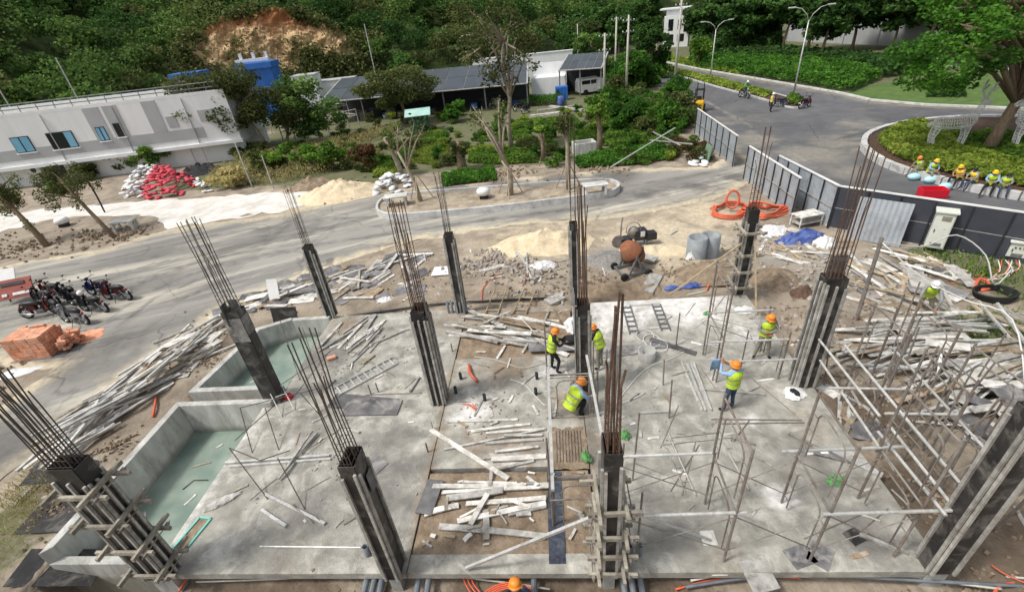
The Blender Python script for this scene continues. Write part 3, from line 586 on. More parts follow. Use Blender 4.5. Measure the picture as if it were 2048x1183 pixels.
# ------------------------------------------------------------------ wooded hill
HB = [(-140, 20), (-66, 58), (-52, 82), (-30, 94), (0, 100), (20, 118), (34, 140), (60, 150), (90, 150)]
def hill_d(x, y):
    best = 1e9; sgn = -1
    for (ax, ay), (bx, by) in zip(HB, HB[1:]):
        dx, dy = bx-ax, by-ay; t = max(0, min(1, ((x-ax)*dx + (y-ay)*dy)/(dx*dx+dy*dy))); ex, ey = x-ax-t*dx, y-ay-t*dy; d = math.hypot(ex, ey)
        if d < best: best = d; sgn = 1 if dx*ey - dy*ex > 0 else -1
    return best*sgn
def hill_z(x, y):
    d = hill_d(x, y)
    return GZ - .6 + (0 if d < 0 else .42*d + .0006*d*d) + (2.2*nz(x, y, .035) + .8*nz(x, y, .12))*min(1, max(0, d)/8)
us = np.linspace(-.98, .62, 90); rs = np.concatenate([np.linspace(60, 200, 60), np.linspace(210, 420, 12)]); mb = MB()
for r_ in rs:
    for a in us: x, y = r_*math.sin(a), r_*math.cos(a); mb.v.append((x, y, hill_z(x, y)))
n = len(us); mb.f = [(j*n+i, j*n+i+1, (j+1)*n+i+1, (j+1)*n+i) for j in range(len(rs)-1) for i in range(n-1)]
struct(mb.obj('hill', M['forestfloor'], None, True))
# excavated rock face on the hill
SCAR = [(372, 158), (384, 96), (420, 60), (470, 38), (530, 24), (585, 30), (635, 52), (690, 78), (716, 112), (705, 158), (640, 170), (500, 172)]
_c = (545, 100); SCAR = [(_c[0] + (x-_c[0])*1.06, _c[1] + (y-_c[1])*1.05) for x, y in SCAR]; SCARX = [(_c[0] + (x-_c[0])*1.1, _c[1] + (y-_c[1])*1.08) for x, y in SCAR]
def scar_pt(px, py):
    r = ray(px, py); c = np.array([-.475, .88]); D = 104.0    # steep plane leaning back, 104 m away
    # plane: (p.c - D) = k*(z-2)
    k = .55; den = (r[0]*c[0] + r[1]*c[1]) - k*r[2]; t = (D + k*(CAMZ-2))/den
    return Vector((r[0]*t, r[1]*t, CAMZ + r[2]*t))
mb = MB(); sx = np.arange(350, 740, 2.8); sy = np.arange(10, 184, 2.8); ids = {}; att = []; vegs = []
for j, y in enumerate(sy):
    for i, x in enumerate(sx):
        yy = y + 8*noise.noise((x*.02, 0, 5)); p = scar_pt(x, y)
        if inpoly(x + 8*noise.noise((x*.03, y*.03, 1)), yy, SCAR):
            h_ = 1.6*noise.noise((p.x*.22, p.z*.3, 3)) + .9*noise.noise((p.x*.6, p.z*.7, 8)) + .9*abs(noise.noise((p.x*.9, p.z*1.1, 2))) + .6*abs(noise.noise((p.x*2.1, p.z*2.4, 4)))
            p = p + Vector((.475, -.88, .5))*(.6 + .8*h_)
            ids[(i, j)] = len(mb.v); mb.v.append(p)
            att.append(max(0, min(1, (95 - y)/60 + .25*noise.noise((x*.03, y*.04, 0))))); vegs.append(max(0, min(.95, (y-95)/55*.55 + (x-560)/200*.45)) if x > 520 else .15 + max(0, (y-120)/60))
for (i, j) in list(ids):
    q = [(i, j), (i+1, j), (i+1, j+1), (i, j+1)]
    if all(k in ids for k in q): mb.f.append(tuple(ids[k] for k in q))
me = mb.mesh('rock_cut', M['rock']); t = me.attributes.new('red', 'FLOAT', 'POINT'); t.data.foreach_set('value', att); t = me.attributes.new('veg', 'FLOAT', 'POINT'); t.data.foreach_set('value', vegs)
struct(inst('rock_cut', me))
# forest on the hill: one mass of crowns
tmpl = []
for k in range(8):
    P_, sh = blob_pts(clumps((0, 0, .6), (.3 + .1*(k % 3), .3 + .1*(k % 3), .36), 9 + 2*(k % 4), .17 + .03*(k % 2)), 900, .72); tmpl.append((P_, sh))
allp = []; alls = []; sizes = []
cnt = 0
for k in range(5200):
    a = U(-.86, .40); r_ = 66 + 125*random.random()**1.2; x, y = r_*math.sin(a), r_*math.cos(a)
    if hill_d(x, y) < 1.5: continue
    hgt = U(3.6, 8.5)*(1 if random.random() < .8 else 1.5); z = hill_z(x, y)
    c = PR((x, y, z + hgt*.6)); tp = PR((x, y, z + hgt)); bt = PR((x, y, z))
    if 1325 < c[0] < 1390 or c[0] < -120 or c[0] > 1560 or tp[1] > 330 or bt[1] < -60: continue
    pr = 930/r_*hgt*.3
    if r_ < 114 and any(inpoly(c[0] + dx*pr*.8, yy, SCARX) for dx in (-1.5, -.7, 0, .7, 1.5) for yy in (tp[1] + 10, c[1], bt[1])): continue
    key = (int(x/3.1), int(y/3.1))
    if key in {}: continue
    allp.append((x, y, z, hgt)); cnt += 1
seen = {}; keep = []
for t in allp:
    key = (int(t[0]/4.2), int(t[1]/4.2))
    if key in seen: continue
    seen[key] = 1; keep.append(t)
keep = keep[:720]
pts = []; shd = []
for x, y, z, hgt in keep:
    P_, sh = tmpl[random.randrange(8)]; a = U(0, 6.28); ca, sa = math.cos(a), math.sin(a); wd = U(.9, 1.35)
    Q = P_[RNG.random(len(P_)) < .8]; 
    q = np.stack([(P_[:, 0]*ca - P_[:, 1]*sa)*hgt*wd, (P_[:, 0]*sa + P_[:, 1]*ca)*hgt*wd, P_[:, 2]*hgt - .2], 1) + np.array([x, y, z])
    kd = random.choices((0, 1, 2), (.5, .32, .18))[0]; pts.append((kd, q)); shd.append(np.clip(sh*.5 + random.random()*.75 - .15, 0, 1))
for kd, mm in enumerate(('forest', 'forestd', 'leafo')):
    fm = leaf_mesh('hillside_forest', np.concatenate([q for k, q in pts if k == kd]), .34, M[mm], .35, 1.5, np.concatenate([s_ for (k, q), s_ in zip(pts, shd) if k == kd]))
    struct(inst('hillside_forest', fm), 'stuff')
# scrub on the lower hill and at the rock cut
pts = []
for k in range(900):
    px, py = U(360, 760), U(70, 200); p = scar_pt(px, py)
    if inpoly(px, py, SCAR) and not ((px > 610 and py > 108) or py > 150 or random.random() < .11): continue
    q = p + Vector((.6, -1.2, U(0, .6)))
    P_ = RNG.normal(size=(40, 3))*np.array([.9, .7, .6]) + np.array(q); pts.append(P_)
rim = [Vector(q) for q in SCAR]
for k in range(95):
    i = random.randrange(len(rim)); q2 = rim[i].lerp(rim[(i+1) % len(rim)], random.random()) + Vector((U(-7, 7), U(-7, 5))); q = scar_pt(*q2) + Vector((.5, -1.0, U(-.2, .7)))
    pts.append(RNG.normal(size=(46, 3))*np.array([.8, .6, .5]) + np.array(q))
for k in range(1700):
    px, py = U(540, 1120), U(95, 185); p = G(px, py, 0)
    r_ = U(78, 96); a = math.atan2(p.x, p.y); x, y = r_*math.sin(a), r_*math.cos(a); z = max(GZ, hill_z(x, y))
    P_ = RNG.normal(size=(34, 3))*np.array([1.1, 1.1, .6]) + np.array((x, y, z + .6)); pts.append(P_)
struct(inst('hillside_scrub', leaf_mesh('hillside_scrub', np.concatenate(pts), .36, M['leafo'], .4)), 'stuff')
# ================================================================== COLUMNS IN FORMWORK
def column(x, y, w_, d_, h_, top, label, nb=(4, 3), rust=False, ribs=2, clamps=(), outer=None, stub=0., br=.011, thin=1., splash=False, gap=0.):
    t = thing('formwork_column', label, 'column', (x, y, -stub), 0, 'columns of the house frame in formwork')
    z0 = stub; T = .02
    if stub: MB().box((0, 0, stub/2 - .1), (w_-.06, d_-.06, stub + .2)).obj('concrete_stub', M['conc'], t)
    pf = M['film']
    for s in (-1, 1):
        MB().box((0, s*(d_/2), z0 + h_/2), (w_, T, h_)).obj('formwork_panel', pf, t)
        MB().box((s*(w_/2), 0, z0 + h_/2 - .01), (T, d_ - T - .004, h_ - .02)).obj('formwork_panel', pf, t)
    rm = MB().box((0, 0, 0), (.05, .05, 1)).mesh('rib', M['stube'])
    top_r = h_ - (.12 if not clamps else .3)
    for s in (-1, 1):
        n = ribs if w_ > .3 else max(2, ribs - 1)
        for k in range(n):
            u = (k/(n-1) - .5)*(w_ - .04) if n > 1 else 0
            L_ = top_r - U(0, .25); inst('rib', rm, t, (u, s*(d_/2 + .036), z0 + L_/2 + .02), (0, 0, 0), (1, 1, L_))
        n = ribs if d_ > .3 else max(2, ribs - 1)
        for k in range(n):
            u = (k/(n-1) - .5)*(d_ - .04); L_ = top_r - U(0, .25)
            inst('rib', rm, t, (s*(w_/2 + .036), u, z0 + L_/2 + .02), (0, 0, 0), (1, 1, L_))
    mr_ = M['rebarr'] if rust else M['rebar']; spots = []
    for i in range(nb[0]):
        for j in range(nb[1]):
            if 0 < i < nb[0]-1 and 0 < j < nb[1]-1: continue
            spots.append((((i/(nb[0]-1)) - .5)*(w_-.1), ((j/(nb[1]-1)) - .5)*(d_-.1)))
    for i, (u, v) in enumerate(spots):
        tp = z0 + top - U(0, .12) - (U(.5, 1.2) if i % 3 == 1 else 0)
        MB().path([(u, v, z0 + h_ - 1.2), (u, v, z0 + h_), (u + U(-.03, .03), v + U(-.03, .03), z0 + (h_ + top)/2), (u*1.05 + U(-.06, .06), v*1.05 + U(-.06, .06), tp)], br, 5).obj('rebar', mr_, t)
    z = z0 + h_ - .5
    while z < z0 + h_ + (.9 if rust else .55):
        a, b = (w_-.09)/2, (d_-.09)/2
        MB().path([(-a, -b, z), (a, -b, z+.005), (a, b, z), (-a, b, z+.005)], .006, 4, closed=True).obj('stirrup', mr_, t); z += .17
    for cz in clamps:
        for s in (-1, 1):
            e = .34; o1_ = U(-.06, .06); dz = U(-.02, .02)
            MB().beam((-w_/2 - e + o1_, s*(d_/2 + .1), z0 + cz + dz), (w_/2 + e + o1_, s*(d_/2 + .1) + U(-.02, .02), z0 + cz + U(-.03, .03)), .06, .09).obj('clamp_timber', M['woodd'], t)
            MB().beam((s*(w_/2 + .1), -d_/2 - e - o1_, z0 + cz + .1), (s*(w_/2 + .1) + U(-.02, .02), d_/2 + e - o1_, z0 + cz + .1 + dz), .06, .09).obj('clamp_timber', M['woodd'], t)
            MB().tube((s*(w_/2 + .2), -d_/2 - .25, z0 + cz + .02), (s*(w_/2 + .2), d_/2 + .25, z0 + cz + .02), .012, 5).obj('tie_rod', M['rustt'], t)
            for q in (-1, 1):
                MB().box((s*(w_/2 + .2), q*(d_/2 + .17), z0 + cz + .02), (.06, .07, .06)).obj('tie_nut', M['rustt'], t)
    if splash: MB().box((0, -d_/2 - .02, z0 + h_ - .62), (w_*1.02, .014, .8)).obj('splashed_sheet', M['splash'], t); MB().box((w_/2 + .02, 0, z0 + h_ - .5), (.014, d_, .6)).obj('splashed_sheet', M['splash'], t)
    if outer:
        for (c, s_, rz) in outer: MB().box((c[0], c[1], c[2] + z0), s_, rz).obj('plywood_sheet', M['ply'], t)
    return t
column(-9.0, 5.25, .58, .34, 3.72, 6.4, 'black panelled column wrapped in four tiers of timber clamps at the corner of the larger tank', (6, 3), ribs=3, clamps=(.35, 1.25, 2.15, 3.05), stub=.5, br=.012)
column(-3.67, 5.3, .29, .44, 3.62, 6.35, 'narrow black formwork column with bare rebar between the left slab and the bare earth strip, front row', (4, 3), stub=.5, outer=[((.19, .05, 2.9), (.014, .2, .5), 0)])
column(.87, 5.36, .29, .46, 3.72, 6.6, 'formwork column clamped by five tiers of pale timbers beside the blue mesh strip', (3, 2), rust=True, ribs=2, clamps=(.25, .85, 1.5, 2.25), stub=.5, br=.02)
column(7.2, 5.33, .44, .34, 4.25, 6.6, 'broad black formwork column with grey steel edge beams at the right front slab corner', (4, 3), ribs=2, stub=.5)
column(-9.05, 10.65, .52, .34, 3.5, 6.25, 'leaning-looking black column with a cement splashed top sheet standing between the two water tanks', (5, 3), ribs=0, splash=True, outer=[((.12, .0, 3.45), (.3, .012, .75), 0), ((-.12, -.12, 3.4), (.012, .24, .7), 0)])
column(-3.6, 10.4, .36, .5, 3.4, 6.45, 'tall ribbed column with a raised plywood flap and rusty rebar at the middle of the left slab edge', (4, 4), rust=True, ribs=3, outer=[((.21, -.05, 3.5), (.02, .4, .6), R(12))])
column(.83, 10.62, .3, .4, 3.15, 6.45, 'slim column with rust red rebar inside the scaffold where two workers stand', (4, 2), rust=True, ribs=2, br=.014, outer=[((-.24, -.05, 1.75), (.012, .5, 3.5), 0)])
column(7.1, 10.52, .5, .36, 3.6, 6.85, 'broad black column with tilted timbers and thick rebar beside the right debris field', (5, 3), rust=True, ribs=3, br=.013, outer=[((.05, .13, 3.75), (.42, .012, .7), 0)])
column(-9.0, 15.42, .3, .3, 3.2, 5.5, 'slim black column with thin rebar by the slanted corner of the smaller tank', (4, 3), ribs=2, br=.008)
column(-3.6, 15.32, .3, .32, 3.35, 5.6, 'slim ribbed column with thin rebar beside the row of grey pipe stubs at the back of the slab', (4, 3), ribs=2, br=.008)
column(.9, 15.45, .26, .3, 3.4, 6.9, 'slim column with two pairs of long rebar behind the plastic sheet at the back edge', (2, 2), ribs=2, br=.014)
column(7.1, 15.6, .34, .34, 3.4, 6.2, 'grey column in five tiers of timber clamps propped by two long poles at the back', (3, 2), rust=True, ribs=2, clamps=(.35, 1.0, 1.7, 2.55), br=.012)
# ================================================================== SCAFFOLD
def frame_proto():
    t = thing('scaffold_trestle', 'x', 'scaffold', (0, 0, 0), 0); W = 1.3
    for y in (0, W): MB().tube((0, y, 0), (0, y, 1.7), .027, 7).obj('post', M['rustt'], t)
    MB().tube((0, 0, 1.6), (0, W, 1.6), .022, 6).obj('rail', M['rustt'], t)
    MB().path([(0, .2, .1), (0, .2, 1.2), (0, .26, 1.32), (0, .38, 1.38), (0, W-.38, 1.38), (0, W-.26, 1.32), (0, W-.2, 1.2), (0, W-.2, .1)], .017, 6).obj('inner_bar', M['rustt'], t)
    for y0, y1 in ((0, .2), (W-.2, W)):
        for z in (.3, .75, 1.15): MB().tube((0, y0, z), (0, y1, z), .011, 5).obj('rung', M['rustt'], t)
    return t
FP = frame_proto(); first = [FP]
def frame(x, y, z, rz=0, label='', group=''):
    if first: o = first.pop(); o.location = (x, y, z); o.rotation_euler = (0, 0, rz); tag(o, label, 'scaffold', group); return o
    return dup(FP, (x, y, z), rz, label, group)
lf = 'rusty steel scaffold frame standing on the right slab'; gf = 'scaffold frames on the right slab'
for x, y in ((3.22, 5.42), (4.9, 5.42), (6.55, 5.5)):
    for z in (.01, 1.71): frame(x, y, z, R(U(-2, 2)), lf, gf)
for x, y in ((4.75, 10.7), (6.55, 10.75)): frame(x, y, .01, 0, 'scaffold frame around the worker with folded arms', 'scaffold frames around the worker')
frame(4.75, 10.7, 1.71, 0, 'scaffold frame around the worker with folded arms', 'scaffold frames around the worker')
lg = 'steel scaffold frame standing in the dug earth beside the slab'; gg = 'scaffold frames in the earth beside the slab'
for x, y in ((7.85, 6.9), (8.95, 6.95), (7.9, 8.7), (9.0, 8.8), (10.1, 8.9), (10.15, 7.0)):
    z = min(ground_z(x, y), ground_z(x, y+1.3)) + .0
    for k in range(2 if x < 9.5 else 1): frame(x, y, z + 1.7*k, R(U(-3, 3)), lg, gg)
frame(-.2, 6.3, -.06, R(-90), 'scaffold frame straddling the earth strip next to the squatting worker', 'scaffold frames over the earth strip')
frame(-.2, 9.5, .0, R(-90), 'scaffold frame straddling the earth strip next to the squatting worker', 'scaffold frames over the earth strip')
TUBE = MB().tube((-.5, 0, 0), (.5, 0, 0), 1, 8).mesh('tube', M['alum']); TUBES = MB().tube((-.5, 0, 0), (.5, 0, 0), 1, 8).mesh('tube', M['rustt'])
SQ = MB().box((0, 0, 0), (1, 1, 1)).mesh('plank', M['wood']); SQA = MB().box((0, 0, 0), (1, 1, 1)).mesh('square_tube', M['alum']); SQP = MB().box((0, 0, 0), (1, 1, 1)).mesh('sheet', M['ply']); SQY = MB().box((0, 0, 0), (1, 1, 1)).mesh('plank', M['woody'])
def warped(name, m, k):
    rs = random.Random(k); n = 5; mb = MB(); by, bz, tw = rs.uniform(-.13, .13), rs.uniform(-.5, .5), rs.uniform(-.12, .12)
    for i in range(n+1):
        u = i/n; x = u - .5 + (rs.uniform(-.012, .012) if i in (0, n) else 0); oy = by*math.sin(math.pi*u); oz = bz*math.sin(math.pi*u)*.6; wv = 1 + rs.uniform(-.06, .06); a = tw*(u-.5)*2
        for y, z in ((-.5, -.5), (.5, -.5), (.5, .5), (-.5, .5)): mb.v.append((x + rs.uniform(-.006, .006), y*wv + oy, z + oz + a*y*2))
    for i in range(n):
        for q in range(4): mb.f.append((i*4+q, i*4+(q+1) % 4, i*4+4+(q+1) % 4, i*4+4+q))
    mb.f += [(3, 2, 1, 0), (n*4, n*4+1, n*4+2, n*4+3)]; return mb.mesh(name, M[m])
WPL = [warped('plank', m_, k) for k, m_ in enumerate(['wood', 'wood', 'wood', 'wood', 'woodb', 'wood', 'woodd', 'wood'])]; WSH = [warped('sheet', 'ply', 20 + k) for k in range(3)]
SQS = MB().box((0, 0, 0), (1, 1, 1)).mesh('square_tube', M['stube'])
def bar(name, me, a, b, w_, h_, label, cat, group=None, roll=0.):
    """a straight bar, board or tube between two points"""
    a = Vector(a); b = Vector(b); d = b-a; o = inst(name, me); x = d.normalized(); u = Vector((0, 0, 1)) if abs(x.z) < .97 else Vector((1, 0, 0))
    y = u.cross(x).normalized(); z = x.cross(y); Mx = Matrix((x, y, z)).transposed() @ Matrix.Rotation(roll, 3, 'X')
    o.matrix_world = Matrix.Translation((a+b)/2) @ Mx.to_4x4() @ Matrix.Diagonal((d.length, w_, h_, 1)); return tag(o, label, cat, group)
def rail(p0, p1, z0, z1=None, r=.024, me=None, label='pale steel rail tube clamped across the scaffold frames', group='scaffold rail tubes'):
    z1 = z0 if z1 is None else z1
    bar('scaffold_rail', me or TUBE, G(*p0, z0), G(*p1, z1), r, r, label, 'scaffold tube', group)
lr = 'pale steel rail tube fixed level across the scaffold frames on the right slab'
for x0, x1, y, z in ((1.1, 3.35, 6.74, 1.66), (1.2, 3.4, 5.4, 1.62), (4.6, 7.0, 6.76, 1.68), (4.75, 7.1, 5.4, 1.6)): bar('scaffold_rail', TUBE, (x0, y, z), (x1, y + .03, z + .02), .034, .034, lr, 'scaffold tube', 'rail tubes on the right slab')
for x0, x1, y, z in ((4.4, 6.5, 10.72, 1.5), (4.85, 6.9, 10.68, .8), (4.7, 6.6, 12.0, 1.62)): bar('scaffold_rail', TUBE, (x0, y, z), (x1, y - .05, z + .03), .03, .03, 'pale rail tube clamped round the worker with folded arms', 'scaffold tube', 'rail tubes round the worker')
lr2 = 'pale steel rail tube running along the scaffold over the dug earth'
for p0, p1, z in (((1638, 678), (1760, 832), 1.75), ((1690, 690), (1920, 965), 1.85), ((1756, 862), (1892, 1030), 1.75), ((1778, 850), (1905, 1010), 1.7), ((1790, 700), (2000, 930), 1.6), ((1640, 720), (1790, 940), 1.5), ((1655, 775), (1825, 778), 1.6), ((1770, 826), (1916, 828), 1.7)): rail(p0, p1, z, None, .03, None, lr2, 'rail tubes over the earth')
def brace(a, b, label, group): bar('cross_brace', TUBES, a, b, .011, .011, label, 'scaffold brace', group)
lb = 'thin crossing brace rod between the scaffold frames on the right slab'
for y in (5.45, 6.7):
    for x0, x1 in ((1.15, 3.2), (3.24, 4.88), (4.92, 6.53)): brace((x0, y, .35), (x1, y, 1.45), lb, 'brace rods on the right slab'); brace((x0, y + .02, 1.45), (x1, y + .02, .35), lb, 'brace rods on the right slab')
lb2 = 'thin crossing brace rod between the scaffold frames over the earth'
for y in (6.95, 8.2, 9.95):
    for x0, x1 in ((7.87, 8.93), (9.0, 10.1)): brace((x0, y, .0), (x1, y, 1.1), lb2, 'brace rods over the earth'); brace((x0, y+.02, 1.1), (x1, y+.02, 0), lb2, 'brace rods over the earth')
for s in (0, 1): brace((4.77, 10.72 + s*1.25, .3 + .9*s), (6.53, 10.75 + s*1.2, 1.3 - .9*s), 'thin brace rod crossing behind the worker with folded arms', 'brace rods round the worker')
# central tower over the earth strip
bar('scaffold_rail', SQA, (-.19, 5.9, 1.74), (-.2, 10.0, 1.8), .07, .07, 'bright aluminium beam laid over the blue mesh strip, carried by the scaffold', 'scaffold beam')
bar('scaffold_rail', SQA, (.98, 6.1, 1.74), (.86, 10.0, 1.8), .06, .06, 'bright aluminium beam laid beside the squatting worker, carried by the scaffold', 'scaffold beam')
for i, (y, z) in enumerate(((6.25, 1.66), (6.4, 1.5), (7.9, 1.66), (9.3, 1.66), (9.55, 1.52), (6.05, 1.2))):
    bar('scaffold_rung', TUBES, (-.28, y, z), (1.02, y + .04, z), .016, .016, 'thin steel rung spanning between the two bright aluminium beams', 'scaffold tube', 'rungs between the aluminium beams')
for x, y, h_ in ((-.24, 6.25, 2.9), (-.24, 9.6, 3.2), (1.02, 6.3, 1.9), (1.0, 9.6, 2.6), (1.3, 9.4, 2.5), (1.5, 9.0, 2.3), (1.62, 9.3, 2.0)):
    bar('scaffold_post', TUBES, (x, y, -.05), (x + U(-.04, .04), y + U(-.04, .04), h_), .021, .021, 'upright rusty post beside the bright aluminium beams', 'scaffold tube', 'posts beside the aluminium beams')
# long props
bar('prop_pole', SQA, S(932, 1138) + Vector((0, 0, .05)), (.7, 5.25, 1.95), .06, .06, 'long grey tube propping the clamped column from the edge beam', 'prop')
bar('prop_pole', TUBE, (1.1, 5.5, 1.75), S(1420, 1082) + Vector((0, 0, .06)), .03, .03, 'long grey tube leaning from the clamped column down onto the right slab', 'prop')
bar('prop_pole', SQY, S(1340, 590) + Vector((0, 0, .03)), (6.86, 15.4, 2.2), .06, .06, 'long pale timber pole propping the back clamped column from the left', 'prop')
bar('prop_pole', SQY, S(1512, 630) + Vector((0, 0, .03)), (7.25, 15.4, 2.4), .05, .05, 'long pale timber pole propping the back clamped column towards the slab', 'prop')
# ================================================================== PEOPLE
STAND = dict(pel=(0, 0, .92), spi=(0, 0, 1.1), che=(0, .01, 1.28), nec=(0, .02, 1.44), hea=(0, .04, 1.53), top=(0, .03, 1.63),
    shl=(-.18, 0, 1.37), ell=(-.25, -.02, 1.12), wrl=(-.24, .1, .9), hnl=(-.23, .14, .82), shr=(.18, 0, 1.37), elr=(.25, -.02, 1.12), wrr=(.24, .1, .9), hnr=(.23, .14, .82),
    hil=(-.09, 0, .87), knl=(-.11, .03, .47), anl=(-.12, -.01, .08), tol=(-.14, .14, .035), hir=(.09, 0, .87), knr=(.11, .03, .47), anr=(.12, -.01, .08), tor=(.14, .14, .035))
RAD = dict(pel=.135, spi=.125, che=.14, nec=.058, hea=.088, top=.07, sh=.07, el=.048, wr=.034, hn=.036, hi=.095, kn=.062, an=.045, to=.04)
EDG = [('pel', 'spi', 1), ('spi', 'che', 1), ('che', 'nec', 1), ('nec', 'hea', 0), ('hea', 'top', 4)] + [e for s in 'lr' for e in ((f'che', f'sh{s}', 1), (f'sh{s}', f'el{s}', 1), (f'el{s}', f'wr{s}', 5), (f'wr{s}', f'hn{s}', 0), ('pel', f'hi{s}', 2), (f'hi{s}', f'kn{s}', 2), (f'kn{s}', f'an{s}', 2), (f'an{s}', f'to{s}', 3))]
EYE = MB().sphere((0, 0, 0), .013, 6).mesh('eye', M['black'])
def person(label, loc, rz, pose=None, vest='vest', shirt='gshirt', trs='jeans', helm='helm', sleeves=True, group=None, scale=1.0):
    J = dict(STAND); J.update(pose or {}); J = {k: Vector(v) for k, v in J.items()}
    names = list(J); bm = bmesh.new(); sk = bm.verts.layers.skin.verify(); vv = {}
    def addv(p, r_):
        v = bm.verts.new(p); v[sk].radius = (r_, r_); return v
    for k in names: vv[k] = addv(J[k], RAD[k] if k in RAD else RAD[k[:2]])
    vv['pel'][sk].use_root = True
    for a, b, c in EDG: bm.edges.new((vv[a], vv[b]))
    up = (J['top']-J['hea']).normalized(); fw = Vector((0, 1, 0)); fw = (fw - up*fw.dot(up)).normalized()
    if 'face' in (pose or {}): fw = Vector(pose['face']).normalized(); fw = (fw - up*fw.dot(up)).normalized()
    sd_ = fw.cross(up)
    for off, r_ in ((fw*.098 + up*.005, .014), (sd_*.085, .016), (-sd_*.085, .016), (fw*.07 - up*.06, .035)):
        v = addv(J['hea'] + off, r_); bm.edges.new((vv['hea'], v))
    for s in 'lr':
        d = (J['hn'+s]-J['wr'+s]).normalized(); sx_ = d.cross(Vector((0, 0, 1))); sx_ = sx_.normalized() if sx_.length > .1 else Vector((1, 0, 0)); dn_ = Vector((0, .35, -.5)).normalized()
        for q in range(4):
            L_ = (.062, .075, .07, .055)[q]; b0 = J['hn'+s] + sx_*(q-1.5)*.022 + d*.02; v1 = addv(b0 + d*L_*.55, .0095); v2 = addv(b0 + d*L_*.85 + dn_*.022, .008); bm.edges.new((vv['hn'+s], v1)); bm.edges.new((v1, v2))
        t1_ = addv(J['wr'+s].lerp(J['hn'+s], .55) + sx_*.05 + d*.02, .011); t2_ = addv(t1_.co + d*.035 + dn_*.01, .009); bm.edges.new((vv['wr'+s], t1_)); bm.edges.new((t1_, t2_))
    me = bpy.data.meshes.new('person'); bm.to_mesh(me); bm.free(); tmp = bpy.data.objects.new('tmp', me); COL.objects.link(tmp)
    tmp.modifiers.new('skin', 'SKIN').use_smooth_shade = True; sb = tmp.modifiers.new('sub', 'SUBSURF'); sb.levels = 1; sb.render_levels = 1
    dg = bpy.context.evaluated_depsgraph_get(); dg.update(); m2 = bpy.data.meshes.new_from_object(tmp.evaluated_get(dg)); bpy.data.objects.remove(tmp); m2.name = 'person'
    m2.materials.clear()
    for k in ('skin', shirt, trs, 'black', 'skin', shirt if sleeves else 'skin'): m2.materials.append(M[k])
    bones = [(np.array(J[a]), np.array(J[b]), c) for a, b, c in EDG]
    n = len(m2.polygons); ce = np.empty(n*3); m2.polygons.foreach_get('center', ce); ce = ce.reshape(-1, 3); best = np.full(n, 9.); cl = np.zeros(n, np.int32)
    for a, b, c in bones:
        ab = b-a; t = np.clip(((ce-a) @ ab)/(ab @ ab), 0, 1); d = np.linalg.norm(ce-(a+t[:, None]*ab), axis=1); mk = d < best; best[mk] = d[mk]; cl[mk] = c
    m2.polygons.foreach_set('material_index', cl); m2.polygons.foreach_set('use_smooth', [True]*n)
    o = inst('person', m2, None, loc, (0, 0, rz), (scale,)*3); tag(o, label, 'person', group)
    for s in (-1, 1): inst('eye', EYE, o, J['hea'] + fw*.082 + sd_*s*.034 + up*.02)
    if vest:
        # shell round the trunk following the spine
        pts = [J['pel'].lerp(J['spi'], -.15), J['pel'].lerp(J['spi'], .5), J['spi'], J['spi'].lerp(J['che'], .6), J['che'].lerp(J['nec'], .15), J['che'].lerp(J['nec'], .55), J['che'].lerp(J['nec'], .8)]
        rx = [.2, .195, .19, .205, .225, .2, .1]; ry = [.16, .155, .15, .165, .165, .13, .085]; xd = (J['shr']-J['shl']).normalized()
        mb = MB(); N_ = 14
        for i, p in enumerate(pts):
            tn = (pts[min(i+1, 6)]-pts[max(0, i-1)]).normalized(); a = (xd - tn*xd.dot(tn)).normalized(); b = tn.cross(a)
            for k in range(N_): q = 2*math.pi*k/N_; mb.v.append(p + a*math.cos(q)*rx[i] + b*math.sin(q)*ry[i])
        for i in range(6):
            for k in range(N_): mb.f.append((i*N_+k, i*N_+(k+1) % N_, (i+1)*N_+(k+1) % N_, (i+1)*N_+k))
        vo = mb.obj('vest', M[vest], o, True)
        for i0, f0 in ((1, .2), (2, .7)):
            sb_ = MB()
            for e in (0, .32):
                for k in range(N_):
                    A_ = Vector(mb.v[i0*N_+k]); B_ = Vector(mb.v[(i0+1)*N_+k]); C_ = pts[i0].lerp(pts[i0+1], f0+e); P_ = A_.lerp(B_, f0+e); sb_.v.append(C_ + (P_-C_)*1.025)
            sb_.f = [(k, (k+1) % N_, N_+(k+1) % N_, N_+k) for k in range(N_)]; sb_.obj('reflective_band', M['refl'], vo)
    rot = Matrix((sd_, fw, up)).transposed(); hc = J['hea'] + up*.035
    if helm:
        hm = MB().lathe([(.14, -.004), (.14, .004), (.114, .008), (.116, .035), (.11, .075), (.088, .11), (.05, .13), (.01, .136)], hc, 14, rot)
        hm.box(hc + fw*.125 + up*.004, (.17, .08, .012), rot=rot @ Matrix.Rotation(.2, 3, 'X')).obj('helmet', M[helm], o, True)
    else: MB().sphere(hc - fw*.012, .108, 12, (1, 1, .92), rot).obj('hair', M['hair'], o, True)
    return o
def bend(a, dz=0., dy=0.):
    """lean the trunk forward by a radians about the hips"""
    p = {}
    for k in ('spi', 'che', 'nec', 'hea', 'top', 'shl', 'shr', 'ell', 'elr', 'wrl', 'wrr', 'hnl', 'hnr'):
        x, y, z = STAND[k]; z -= .92; p[k] = (x, y*math.cos(a) + z*math.sin(a) + dy, z*math.cos(a) - y*math.sin(a) + .92 + dz)
    p['pel'] = (0, dy, .92 + dz); p['hil'] = (-.09, dy, .87 + dz); p['hir'] = (.09, dy, .87 + dz); return p
def arms(p, **k): p = dict(p); p.update(k); return p
